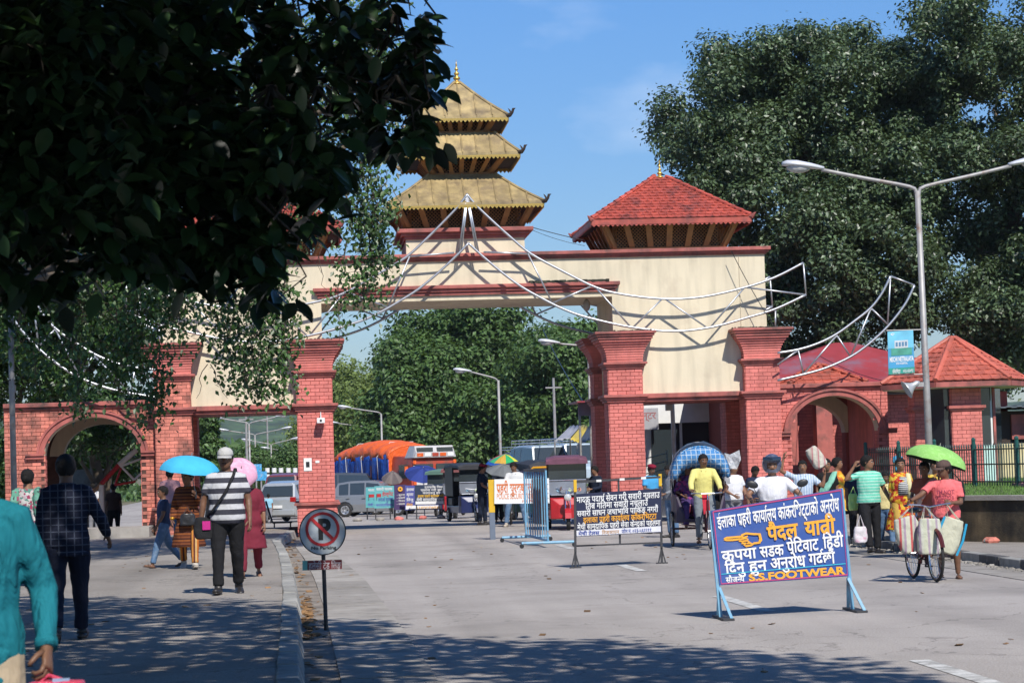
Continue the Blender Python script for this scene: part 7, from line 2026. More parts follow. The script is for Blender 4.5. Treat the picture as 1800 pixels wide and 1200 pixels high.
# ================================================================ vehicles and cycles
M_TYRE = mat('tyre', (.022, .021, .02), .85, var=.2, scale=20); M_CHROME = mat('chrome', (.65, .65, .66), .18, metal=.95, var=.05); M_RIM = mat('rim_silver', (.45, .45, .46), .3, metal=.7)
M_GLASS = mat('car_glass', (.035, .045, .05), .06, var=0, spec=.9); M_TAIL = mat('tail_light', (.35, .01, .01), .2, var=0); M_HEADL = mat('head_lamp', (.65, .65, .62), .08, metal=.3, var=0)
M_FRMR = mat('cycle_frame', (.10, .02, .02), .4, metal=.2, var=.2)
def wheel(root, c, r, w, ax=(1, 0, 0), spokes=0, rim=None, hubr=.2, name='wheel'):
 ax = Vector(ax).normalized(); u = ax.cross(Vector((0, 0, 1))).normalized(); v = Vector((0, 0, 1)); c = Vector(c)
 n = 26
 def rg(prof, mbx):
  rings = []
  for k in range(n + 1):
   a = 2 * PI * k / n; d = u * math.cos(a) + v * math.sin(a)
   rings.append([tuple(c + d * rr + ax * xx) for rr, xx in prof])
  mbx.loft(rings, False, True)
 t = MB(); h = w / 2
 if spokes: rg([(r, 0), (r - w * .4, h), (r - w * .9, h * .7), (r - w * .9, -h * .7), (r - w * .4, -h)], t)
 else: rg([(r, h * .6), (r - .02, h), (r * .66, h), (r * .62, h * .8), (r * .62, -h * .8), (r * .66, -h), (r - .02, -h), (r, -h * .6)], t)
 wo = t.build(name, M_TYRE, root, world=False, smooth=True)
 rb = MB()
 if spokes:
  rg([(r - w * .85, h * .55), (r - w * 1.3, h * .4), (r - w * 1.3, -h * .4), (r - w * .85, -h * .55)], rb)
  rb.build('rim', rim or M_CHROME, wo, world=False)
  sp = MB()
  for k in range(spokes):
   a = 2 * PI * k / spokes; b_ = a + .25 * (1 if k % 2 else -1); sp.tube([c + ax * .02 * (1 if k % 2 else -1), c + (u * math.cos(b_) + v * math.sin(b_)) * (r - w * 1.2)], .0022, 4)
  sp.tube([c - ax * .04, c + ax * .04], .022, 8); sp.build('spokes', M_CHROME, wo, world=False)['kind'] = 'stuff'
 else:
  rg([(r * .63, h * .9), (r * .55, h * .7), (r * .18, h * .55), (.01, h * .6), (.01, -h * .6), (r * .18, -h * .55), (r * .55, -h * .7), (r * .63, -h * .9)], rb)
  rb.build('rim', rim or M_RIM, wo, world=False, smooth=True)
  lb = MB()
  for k in range(5):
   a = 2 * PI * k / 5
   for s in (-1, 1): p = c + (u * math.cos(a) + v * math.sin(a)) * r * .38 + ax * s * h * .70; lb.tube([p - ax * .02 * s, p + ax * .012 * s], r * .085, 8)
  lb.build('rim_openings', M_BLACK, wo, world=False)['kind'] = 'stuff'
 return wo
# bicycles run along local -Y (front)
def bicycle(label, rear, front, fr=None, wr=.335, bars='flat', group=None):
 rear, front = Vector(rear), Vector(front); d = (front - rear); d.z = 0; Lw = 1.04; ang = math.atan2(d.y, d.x) + PI / 2
 t = thing('bicycle', label, 'bicycle', (rear.x, rear.y, 0), ang, group)
 fr = fr or M_FRMR
 wheel(t, (0, 0, wr), wr, .042, spokes=24); wheel(t, (0, -Lw, wr), wr, .042, spokes=24)
 f = MB(); bb = Vector((0, -.44, .28)); st = Vector((0, -.28, .82)); hd = Vector((0, -.86, .84)); hl = Vector((0, -.90, .70)); ra = Vector((0, 0, wr)); fa = Vector((0, -Lw, wr))
 for a, b in ((bb, st), (st, hd), (bb, hl), (hd, hl)): f.tube([a, b], .016, 8)
 for s in (-.04, .04):
  f.tube([bb + Vector((s * .5, 0, 0)), ra + Vector((s, 0, 0))], .009, 6); f.tube([st, ra + Vector((s, 0, 0))], .008, 6); f.tube([hl + Vector((s * .6, 0, 0)), fa + Vector((s, 0, 0))], .010, 6)
 f.build('frame', fr, t, world=False)
 for c0 in ((0, 0, wr), (0, -Lw, wr)):
  g = MB(); c0 = Vector(c0); rings = []
  for k in range(13):
   a = PI * (.0 + k / 12 * 1.0) + (.35 if c0.y == 0 else -.35 + 0); p = c0 + Vector((0, math.cos(a) * (wr + .03), math.sin(a) * (wr + .03))); rings.append([tuple(p + Vector((x, 0, 0)) + (p - c0).normalized() * z) for x, z in ((-.028, -.012), (0, .006), (.028, -.012), (0, -.004))])
  g.loft(rings); g.build('mudguard', M_FRMR if fr is M_FRMR else fr, t, world=False)
 h = MB(); h.tube([hd, hd + Vector((0, .02, .10))], .012, 8); hp = [(-.28, .10, .99), (-.27, -.02, 1.0), (-.14, -.06, .99), (0, -.84 + .85, .96), (.14, -.06, .99), (.27, -.02, 1.0), (.28, .10, .99)]
 h.tube([(x, y - .86, z) for x, y, z in hp], .011, 8); h.build('handlebar', M_CHROME, t, world=False)
 for s in (-.28, .28): MB().tube([(s, -.80, .99), (s, -.70, .985)], .017, 8).build('grip', M_BLACK, t, world=False)
 sd_ = MB(); sd_.loft([ell((0, y, z), rx, .0, 10) if False else [(rx * math.cos(a), y, z + rz * math.sin(a)) for a in [2 * PI * q / 10 for q in range(10)]] for y, z, rx, rz in ((-.14, .90, .09, .03), (-.2, .915, .10, .035), (-.3, .91, .06, .03), (-.42, .905, .02, .02))]); sd_.build('saddle', M_BLACK, t, world=False, smooth=True)
 MB().tube([st, (0, -.24, .90)], .012, 6).build('seat_post', M_CHROME, t, world=False)
 c = MB(); c.tube([bb + Vector((-.06, 0, 0)), bb + Vector((.06, 0, 0))], .018, 8)
 for s in (-1, 1):
  e = bb + Vector((s * .07, s * .12, -.11 * s)); c.tube([bb + Vector((s * .06, 0, 0)), e], .009, 6); c.cbox(tuple(e + Vector((s * .05, 0, 0))), (.09, .07, .02))
 c.tube([bb + Vector((.05, 0, 0)), bb + Vector((.055, 0, 0))], .09, 18); c.build('crank', M_IRON, t, world=False)
 r = MB()
 for s in (-.07, .07): r.tube([(s, -.2, .72), (s, .18, .72)], .007, 6); r.tube([(s, .06, .72), (s * .8, 0, wr)], .006, 6)
 for y in (-.1, .0, .1): r.tube([(-.07, y, .72), (.07, y, .72)], .006, 6)
 r.build('carrier', M_IRON, t, world=False)
 return t
b30 = bicycle('old laden bicycle pushed by the man in the pink T-shirt', G(1606, 1016), G(1648, 1023))
M_B1 = pattern('market_bag_red', 'vstripe', [(.50, .50, .40), (.50, .50, .40), (.45, .10, .10), (.44, .44, .36), (.34, .26, .32)], 7)
M_B2 = pattern('market_bag_grey', 'vstripe', [(.46, .47, .36), (.46, .47, .36), (.35, .28, .33), (.50, .50, .42)], 9)
hb = lambda x, y, z: Vector(b30.location) + Matrix.Rotation(b30.rotation_euler.z, 3, 'Z') @ Vector((x, y, z))
bag('red-striped woven bag on the left of the laden bicycle handlebar', hb(-.34, -.84, .84), .34, .46, .18, M_B1, hb(-.24, -.88, .99), M=Matrix.Rotation(-.25, 4, 'Y'))
bag('grey-striped woven bag hanging at the middle of the laden bicycle handlebar', hb(-.06, -1.04, .82), .32, .46, .18, M_B2, hb(-.08, -.90, .98), M=Matrix.Rotation(.05, 4, 'Y'))
bb_ = bag('pale woven bag with blue edges on the right of the laden bicycle handlebar', hb(.33, -.82, .80), .32, .46, .18, cloth('bag_pale', (.48, .47, .36)), hb(.22, -.88, .99), M=Matrix.Rotation(.35, 4, 'Y'))
bt = MB()
for s in (-1, 1): bt.tube([Matrix.Rotation(.35, 4, 'Y') @ Vector(p) for p in ((s * .15, -.10, -.02), (s * .17, -.11, -.25), (s * .15, -.10, -.45))], .016, 6, sq=.6)
bt.build('blue_edge', cloth('bag_blue', (.03, .30, .50)), bb_, world=False)
b12 = bicycle('bicycle under the man in the white shirt beside the officer', G(903, 922) + Vector((.02, .9, 0)), G(893, 932), fr=M_IRON)

# ---- reaching arms for riders: two-bone solution in body space
def reach(base, k, face, sh_local, target, pole):
 q = Matrix.Rotation(-face, 3, 'Z') @ (Vector(target) - Vector(base)) / k; q = Vector((q.x / WX, q.y / WX, q.z)); a = Vector(sh_local); d = q - a; L1, L2 = .285, .25 + .07; D = min(d.length, L1 + L2 - .01); dn = d.normalized()
 x = (L1 * L1 - L2 * L2 + D * D) / (2 * D); h_ = math.sqrt(max(0, L1 * L1 - x * x)); p = Vector(pole); p = (p - dn * p.dot(dn)).normalized()
 el = a + dn * x + p * h_; return tuple(el - a), tuple(a + dn * D - el)

# ---- cycle rickshaw with its puller
rA = Vector((7.25, 43.1, 0)); M_RK = mat('rickshaw_panel', (.035, .022, .05), .5, var=.4, scale=7)
fw = G(1253, 967); dv_ = (Vector((fw.x, fw.y, 0)) - rA); angr = math.atan2(dv_.y, dv_.x) + PI / 2
rk = thing('cycle_rickshaw', 'cycle rickshaw with a blue checked hood wrapped in clear plastic', 'rickshaw', rA, angr)
for x in (-.52, .52): wheel(rk, (x, 0, .34), .34, .042, spokes=28)
wheel(rk, (0, -1.95, .34), .34, .042, spokes=28)
f = MB(); f.tube([(-.56, 0, .34), (.56, 0, .34)], .02, 8)
for s in (-.3, .3): f.tube([(s, .35, .42), (s, -.55, .42), (s * .2, -.95, .40), (0, -1.2, .32)], .018, 8)
f.tube([(0, -1.2, .30), (0, -1.05, .84)], .018, 8); f.tube([(0, -1.05, .80), (0, -1.72, .84)], .018, 8); f.tube([(0, -1.2, .30), (0, -1.74, .72)], .018, 8); f.tube([(0, -1.72, .90), (0, -1.76, .68)], .02, 8)
for s in (-.05, .05): f.tube([(s * .8, -1.76, .70), (s, -1.95, .34)], .012, 6)
f.build('frame', M_FRMR, rk, world=False)
h = MB(); h.tube([(0, -1.72, .86), (0, -1.70, 1.0)], .013, 8); h.tube([(-.28, -1.58, 1.02), (-.26, -1.72, 1.03), (-.12, -1.78, 1.02), (.12, -1.78, 1.02), (.26, -1.72, 1.03), (.28, -1.58, 1.02)], .012, 8); h.build('handlebar', M_CHROME, rk, world=False)
MB().loft([[(rx * math.cos(a), y, z + rz * math.sin(a)) for a in [2 * PI * q / 10 for q in range(10)]] for y, z, rx, rz in ((-.96, .89, .09, .035), (-1.04, .90, .10, .04), (-1.14, .90, .06, .03), (-1.25, .895, .02, .02))]).build('saddle', M_BLACK, rk, world=False, smooth=True)
c = MB(); bb = Vector((0, -1.2, .30))
for s in (-1, 1):
 e = bb + Vector((s * .07, -s * .10, s * .13)); c.tube([bb, bb + Vector((s * .06, 0, 0)), e], .010, 6); c.cbox(tuple(e + Vector((s * .05, 0, 0))), (.10, .08, .022))
c.tube([(.05, -1.2, .30), (.056, -1.2, .30)], .10, 18); c.build('crank', M_IRON, rk, world=False)
sb_ = MB(); rr = []
for y, z0, z1, w in ((-.50, .48, .62, .36), (-.42, .46, .95, .46), (-.1, .46, 1.02, .50), (.3, .55, 1.25, .50), (.42, .70, 1.30, .48)):
 rr.append([(-w, y, z0), (w, y, z0), (w, y, z1), (w - .04, y, z1), (w - .04, y, z0 + .05), (-w + .04, y, z0 + .05), (-w + .04, y, z1), (-w, y, z1)])
sb_.loft(rr); sb_.build('body_panel', M_RK, rk, world=False)
MB().box((-.44, -.28, .62), (.44, .26, .80)).build('seat', mat('seat_red', (.20, .02, .05), .5), rk, world=False, bevel=.03)
MB().box((-.44, .24, .78), (.44, .34, 1.28)).build('seat_back', mat('seat_red', (.20, .02, .05), .5), rk, world=False, bevel=.03)
hd_ = MB(); rings = []
for k in range(9):
 u = k / 8; y = .42 - .02 - u * .95; top = 1.28 + .60 * math.sin(min(1, .25 + u * .9) * PI / 2) + .02; w = .50 + .05 * u
 if k == 0: top = 1.35
 rings.append([(w * 1.0 * math.cos(a) , y - .05 * math.sin(a), 1.30 + (top - 1.30) * math.sin(a) ** .8 if math.sin(a) > 0 else 1.30) for a in [PI * q / 14 for q in range(15)]])
hd_.loft(rings, False, False); o = hd_.build('hood', pattern('hood_check', 'check', [(.06, .26, .55), (.45, .55, .62)], 14), rk, world=False, smooth=True)
md = o.modifiers.new('thick', 'SOLIDIFY'); md.thickness = .02
vl_ = MB(); rr = []
for k in range(19):
 a = PI * k / 18; o_ = (.545 * math.cos(a), -.565, 1.30 + .58 * max(0, math.sin(a)) ** .8); i_ = (.545 * math.cos(a) * (.80 + .06 * math.sin(k * 2.2)), -.56, 1.27 + .27 * max(0, math.sin(a)) ** .7 + .03 * math.sin(k * 3.1))
 rr.append([(o_[0], o_[1] + .03, o_[2]), (o_[0] * .93, -.66 - .02 * math.sin(k * 2.7), (o_[2] - 1.3) * .85 + 1.3), ((o_[0] + i_[0]) / 2, -.72 + .03 * math.sin(k * 4.1), (o_[2] + i_[2]) / 2), (i_[0], -.66, i_[2] + .05), i_])
vl_.loft(rr, False, False); o = vl_.build('hood_valance', pattern('hood_cloth', 'check', [(.07, .22, .46), (.40, .48, .55)], 11, wrinkle=1.0), rk, world=False, smooth=True); md = o.modifiers.new('t', 'SOLIDIFY'); md.thickness = .03
pl_ = MB(); rings = []
for k in range(12):
 u = k / 11; y = .50 - u * 1.12; top = 1.36 + .62 * math.sin(min(1, .25 + u * .9) * PI / 2); w = .54 + .03 * u
 rings.append([(w * math.cos(a) + .03 * noise.noise(Vector((q * .6, k * .7, 1))), y + .05 * noise.noise(Vector((q * .5, k, 5))), 1.16 + (top - 1.16) * max(0, math.sin(a)) ** .7 + .04 * noise.noise(Vector((q * .8, k * .9, 9)))) for q, a in [(q, PI * q / 18) for q in range(19)]])
pl_.loft(rings[:10], False, False); M_PLAST = mat('clear_plastic', (.66, .68, .70), .25, var=.3, scale=6, alpha=.62, wrinkle=1.0); o = pl_.build('plastic_cover', M_PLAST, rk, world=False, smooth=True)
fp = MB(); fp.loft([[(.50, -.35, 1.75), (.60, -.35, 1.72), (.78, -.33, 1.80)], [(.52, -.36, 1.60), (.66, -.33, 1.58), (.80, -.36, 1.62)], [(.50, -.35, 1.42), (.62, -.37, 1.45), (.72, -.33, 1.44)]], False, False); fp.build('plastic_flap', M_PLAST, rk, world=False)
for x in (-.50, .50): MB().tube([(x, .1, .95), (x, -.2, 1.5), (x * .98, -.35, 1.75)], .010, 6).build('hood_bow', M_CHROME, rk, world=False)
MB().loft([[(x, -1.69 - .03 * u, 1.0 - .36 * u + 0 * x) for x in (-.10 * (1 - .2 * u) - .0, .02 + .02 * u)] + [(x, -1.66 - .03 * u, 1.0 - .36 * u) for x in (.02 + .02 * u, -.10 * (1 - .2 * u))] for u in (0, .25, .5, .75, 1)]).build('red_towel', cloth('towel_red', (.50, .03, .05)), rk, world=False)
fx = lambda x, y, z: rA + Matrix.Rotation(angr, 3, 'Z') @ Vector((x, y, z))
hips = fx(0, -1.06, .0); kf = (P(1238, 785, 42.1).z - .02);
k_ = 1.0; fc = angr
pel = .97
def rider(label, basepos, pelz, h, face, targL, targR, legs, **kw):
 k = h / 1.735; shz = pelz / k + .49
 lean = kw.get('lean', 0)
 arms = []
 for s, tg in ((1, targL), (-1, targR)):
  shl = Matrix.Translation((0, 0, pelz / k)) @ Matrix.Rotation(lean, 4, 'X') @ Vector((s * .155, .005, .49)); arms.append(reach(basepos, k, face, shl, tg, (s * .8, .5, -.6)))
 return person(label, 0, loc=basepos, h=h, face=face, arms=tuple(arms), legs=legs, pelvis=pelz / k, **kw)
p17 = rider('man in pale yellow long-sleeved shirt pedalling the cycle rickshaw', hips, .96, 1.68, fc, fx(.27, -1.62, 1.03), fx(-.27, -1.62, 1.03), ((.75, .95, .05), (.38, .45, .05)), lean=.10, head=(.2, .1), shirt=cloth('lemon', (.66, .60, .20)), sleeve=1.3, hem=.88, pants=cloth('grey_denim', (.16, .18, .20), dirt=(.08, .09, .10), dirt_amt=.4, dscale=7), shoe=M_SANDAL, skin_m=SK2, mous=True, vox=.014, grip=(.9, .9))
rider('passenger in purple clothes sitting under the rickshaw hood', fx(-.18, .02, 0), .86, 1.6, fc, fx(-.48, -.2, 1.45), fx(-.3, -.3, .95), ((1.35, 1.3, .05), (1.35, 1.3, .05)), sex='f', shirt=pattern('purple_print', 'voronoi', [(.14, .04, .18), (.30, .05, .20), (.08, .03, .12), (.2, .1, .3)], 20), sleeve=1.0, collar=False, pants=cloth('violet', (.07, .04, .14)), hair='bun', vox=.02, hem=.6)
rider('second passenger in dark clothes at the other side of the rickshaw seat', fx(.22, .05, 0), .86, 1.6, fc, fx(.45, -.2, 1.0), fx(.2, -.3, .95), ((1.35, 1.3, .05), (1.35, 1.3, .05)), shirt=cloth('dull_brown', (.10, .06, .05)), pants=C_BLK, vox=.02)

# ---- motorcycle and rider
mA = Vector((P(1362, 900, 32.6).x, 32.6, 0)); am = -.06
mc = thing('motorcycle', 'motorcycle ridden towards us behind the blue board, its mirrors showing', 'motorcycle', mA, am)
wheel(mc, (0, .62, .31), .31, .11); wheel(mc, (0, -.68, .31), .31, .09)
f = MB(); f.tube([(0, .35, .55), (0, -.1, .48), (0, -.45, .85)], .03, 8); f.box((-.13, -.22, .28), (.13, .18, .58))
for s in (-.07, .07): f.tube([(s, -.46, .90), (s, -.68, .31)], .022, 8)
f.build('frame', M_IRON, mc, world=False)
MB().loft([[(rx * math.cos(a), y, z + rz * math.sin(a)) for a in [2 * PI * q / 14 for q in range(14)]] for y, z, rx, rz in ((-.42, .86, .05, .04), (-.32, .88, .14, .10), (-.1, .87, .15, .11), (.1, .82, .09, .06))]).build('tank', mat('moto_black', (.02, .02, .03), .2, coat=.6), mc, world=False, smooth=True)
MB().loft([[(rx * math.cos(a), y, z + rz * math.sin(a)) for a in [2 * PI * q / 14 for q in range(14)]] for y, z, rx, rz in ((.02, .80, .10, .05), (.2, .79, .15, .06), (.6, .84, .13, .05), (.8, .90, .05, .03))]).build('seat', M_BLACK, mc, world=False, smooth=True)
hl_ = MB(); hl_.lathe([(.0, 0), (.09, .02), (.085, .12), (.03, .16)], (0, 0, 0), 16); hl_.v = [(p[0], -.62 + p[2] * .8, .93 + p[1]) for p in hl_.v]; hl_.build('headlight', M_HEADL, mc, world=False, smooth=True)
h = MB(); h.tube([(-.36, -.30, 1.04), (-.30, -.38, 1.05), (-.1, -.46, 1.02), (.1, -.46, 1.02), (.30, -.38, 1.05), (.36, -.30, 1.04)], .013, 8); h.build('handlebar', M_IRON, mc, world=False)
for s in (-1, 1):
 g = MB(); g.tube([(s * .26, -.40, 1.05), (s * .32, -.40, 1.18), (s * .35, -.38, 1.24)], .007, 6); gm_ = g.build('mirror_stalk', M_IRON, mc, world=False)
 MB().ball((s * .36, -.38, 1.28), (.085, .02, .055), 14, 8, Matrix.Rotation(s * -.3, 3, 'Y')).build('mirror', M_BLACK, gm_, world=False, smooth=True)
MB().loft([[(x, -.68 + .36 * math.cos(a), .31 + .36 * math.sin(a)) for x in (-.06, .06)] + [(x, -.68 + .345 * math.cos(a), .31 + .345 * math.sin(a)) for x in (.06, -.06)] for a in [.6 + q * .22 for q in range(11)]]).build('mudguard', M_IRON, mc, world=False)
mw = lambda x, y, z: mA + Matrix.Rotation(am, 3, 'Z') @ Vector((x, y, z))
p21 = rider('motorcyclist in white polo shirt and blue and black helmet', mw(0, .18, 0), .84, 1.76, am, mw(.34, -.32, 1.05), mw(-.34, -.32, 1.05), ((1.25, 1.2, .22), (1.25, 1.2, .22)), lean=.06, head=(-.1, .05), shirt=cloth('polo_white', (.66, .66, .70)), sleeve=.6, pants=C_JEAN, shoe=M_SHOE, hat='helmet', hair='short', fat=1.08, vox=.014, grip=(.9, .9), skin_m=SK1, mous=True)
for s in (-1,):
 for q in range(3): sp_ = MB(); pp = p21['AR'][s]; sp_.tube([pp[0].lerp(pp[1], .12 + q * .10) + Vector((s * .067, -.02, .0)), pp[0].lerp(pp[1], .15 + q * .10) + Vector((s * .04, -.062, .0))], .007, 5); wear(p21, sp_, 'shoulder_stripe', C_BLK)

# ---- electric rickshaws
def erickshaw(label, x, y, ang, body, roof, z0=0.0, hood=None):
 t = thing('electric_rickshaw', label, 'rickshaw', (x, y, z0), ang, 'electric rickshaws around the gateway')
 wheel(t, (0, -1.05, .22), .22, .10); wheel(t, (-.46, .95, .22), .22, .10); wheel(t, (.46, .95, .22), .22, .10)
 MB().loft([[(sx * w, yy, z) for sx, z in ((-1, .28), (1, .28), (1, zt), (-1, zt))] for yy, w, zt in ((-.80, .22, .62), (-.72, .42, .78), (-.55, .47, .82), (-.50, .47, .50), (1.2, .47, .50), (1.25, .47, .80), (1.3, .46, .80))]).build('body', body, t, world=False, bevel=.02)
 MB().loft([[(.30 * math.cos(a) * 0 + x_, -1.05 + (.30 + .0 * z_) * math.cos(a), .24 + .30 * math.sin(a)) for x_, z_ in ((-.075, 0), (.075, 0))] + [(x_, -1.05 + .285 * math.cos(a), .24 + .285 * math.sin(a)) for x_ in (.075, -.075)] for a in [.3 + q * .24 for q in range(12)]]).build('mudguard', body, t, world=False)
 f = MB()
 for s in (-.06, .06): f.tube([(s, -1.05, .22), (s, -.92, .62), (s * .5, -.84, .95)], .016, 8)
 f.tube([(-.28, -.70, 1.02), (-.1, -.80, 1.0), (.1, -.80, 1.0), (.28, -.70, 1.02)], .012, 8); f.build('fork', M_CHROME, t, world=False)
 hl = MB(); hl.lathe([(.01, 0), (.085, .0), (.09, .03), (.075, .10), (.03, .13)], (0, 0, 0), 16); hl.v = [(p[0], -1.10 + p[2], .80 + p[1]) for p in hl.v]; hl.build('headlight', M_HEADL, t, world=False, smooth=True)
 MB().box((-.46, -.70, .86), (.46, -.685, 1.22)).build('front_panel', mat('grey_plastic', (.20, .22, .26), .15, var=.2, scale=4, spec=.8), t, world=False, bevel=.02)
 MB().loft([[(x_, -.70 + .0, z_) for x_, z_ in ((-.46, 1.24), (.46, 1.24), (.44, 1.66), (-.44, 1.66))], [(x_, -.685, z_) for x_, z_ in ((-.46, 1.24), (.46, 1.24), (.44, 1.66), (-.44, 1.66))]]).build('windscreen', M_GLASS, t, world=False)
 rim_ = MB(); rim_.tube([(-.40, -.715, .86), (-.465, -.715, .95), (-.465, -.715, 1.22), (.465, -.715, 1.22), (.465, -.715, .95), (.40, -.715, .86), (-.40, -.715, .86)], .014, 6); rim_.build('panel_rim', M_CHROME, t, world=False)
 for i, (sx, c_) in enumerate(((-.22, (.3, .5, .65)), (.06, (.5, .6, .35)), (.30, (.6, .3, .25)))): MB().tube([(sx, -.708, .98), (sx, -.712, .98)], .045, 12).build('sticker', mat('sticker_%d' % i, c_, .4), t, world=False)
 po = MB()
 for px_, py_ in ((-.45, -.68), (.45, -.68), (-.47, .2), (.47, .2), (-.46, 1.25), (.46, 1.25)): po.tube([(px_, py_, .5), (px_ * .97, py_, 1.70)], .016, 6)
 po.build('roof_frame', M_BLACK, t, world=False)
 MB().loft([[(-.52, yy, zz - .05), (-.50, yy, zz + .02), (-.3, yy, zz + .07), (.3, yy, zz + .07), (.50, yy, zz + .02), (.52, yy, zz - .05)] for yy, zz in ((-.84, 1.66), (-.78, 1.71), (.3, 1.76), (1.30, 1.72), (1.36, 1.66))]).build('roof', roof, t, world=False, smooth=False)
 for s in (-.485, .485): MB().box((s - .01, .15, .80), (s + .01, 1.3, 1.68)).build('side_curtain', hood or M_BLACK, t, world=False)
 MB().box((-.44, .55, .50), (.44, 1.2, .74)).build('seat', M_BLACK, t, world=False, bevel=.03); MB().box((-.44, 1.15, .70), (.44, 1.25, 1.25)).build('seat_back', M_BLACK, t, world=False)
 MB().box((-.30, -.35, .50), (.30, .0, .72)).build('driver_seat', M_BLACK, t, world=False, bevel=.03)
 return t
M_RREDC = mat('rickshaw_red', (.42, .015, .02), .3, coat=.4, var=.15, scale=5); M_RBLUE = mat('rickshaw_blue', (.02, .03, .10), .3, coat=.3, var=.2); M_ROOFM = mat('roof_maroon', (.14, .05, .08), .55, var=.3); M_ROOFK = mat('roof_black', (.03, .03, .035), .6, var=.3); M_ROOFG = mat('roof_green', (.10, .18, .14), .5, var=.2)
g_ = G(1000, 931)
erickshaw('red electric rickshaw with a maroon roof driving through beside the inner right pillar', P(998, 900, 56.3).x, 56.3, -.10, M_RREDC, M_ROOFM)
rider('driver in dark shirt inside the red electric rickshaw', Vector((P(998, 900, 56.3).x + .02, 56.15, 0)), .74, 1.6, -.1, Vector((P(998, 900, 56.3).x + .25, 55.6, 1.02)), Vector((P(998, 900, 56.3).x - .25, 55.6, 1.02)), ((1.35, 1.2, .1), (1.35, 1.2, .1)), shirt=C_GREY, pants=C_BLK, vox=.025)
for lab, px, Y, a, b_, r_ in (('dark blue electric rickshaw left of the officer in the red beret', 826, 71, .15, M_RBLUE, M_ROOFK), ('red electric rickshaw with a green roof behind the widest far board', 782, 88, -.35, M_RREDC, M_ROOFG),
                         ('red-roofed electric rickshaw between the green-roofed one and the dark blue one', 808, 80, -.2, M_RREDC, mat('roof_dull_red', (.20, .07, .07), .5))):
 erickshaw(lab, P(px, 900, Y).x, Y, a, b_, r_, gz(Y))
# auto rickshaws with black hoods and yellow trim
def auto(label, px, Y, ang):
 x = P(px, 800, Y).x
 t = thing('auto_rickshaw', label, 'auto rickshaw', (x, Y, gz(Y)), ang, 'auto rickshaws parked beyond the red one')
 wheel(t, (0, -1.0, .22), .22, .11); wheel(t, (-.55, .85, .22), .22, .11); wheel(t, (.55, .85, .22), .22, .11)
 MB().loft([[(-w, yy, .25), (w, yy, .25), (w * .95, yy, zt), (-w * .95, yy, zt)] for yy, w, zt in ((-1.15, .25, .7), (-.95, .5, .95), (-.6, .62, 1.0), (-.5, .64, .6), (1.1, .64, .6), (1.3, .6, 1.0), (1.35, .55, 1.0))]).build('body', mat('auto_green', (.02, .07, .05), .4), t, world=False)
 MB().loft([[(-.64, yy, zz - .55 if yy > .2 else zz - .12), (-.60, yy, zz), (-.3, yy, zz + .10), (.3, yy, zz + .10), (.60, yy, zz), (.64, yy, zz - .55 if yy > .2 else zz - .12)] for yy, zz in ((-.75, 1.55), (-.6, 1.68), (.25, 1.74), (1.1, 1.66), (1.35, 1.4))]).build('hood', M_ROOFK, t, world=False)
 MB().tube([(-.66, -.77, 1.0), (-.65, -.77, 1.50), (-.55, -.79, 1.60), (.55, -.79, 1.60), (.65, -.77, 1.50), (.66, -.77, 1.0)], .035, 6).build('trim', mat('auto_yellow', (.62, .30, .02), .4), t, world=False)
 MB().box((-.58, -.76, 1.02), (.58, -.74, 1.52)).build('windscreen', M_GLASS, t, world=False)
 hl = MB().tube([(0, -1.2, .78), (0, -1.22, .78)], .08, 12); hl.build('headlight', M_HEADL, t, world=False)
auto('black-hooded auto rickshaw with yellow trim left of the red rickshaw roof', 924, 73, .35)
auto('black-hooded auto rickshaw half hidden behind the red rickshaw', 948, 70, .3)
auto('black-hooded auto rickshaw higher up under the market tarpaulins', 985, 88, .3)

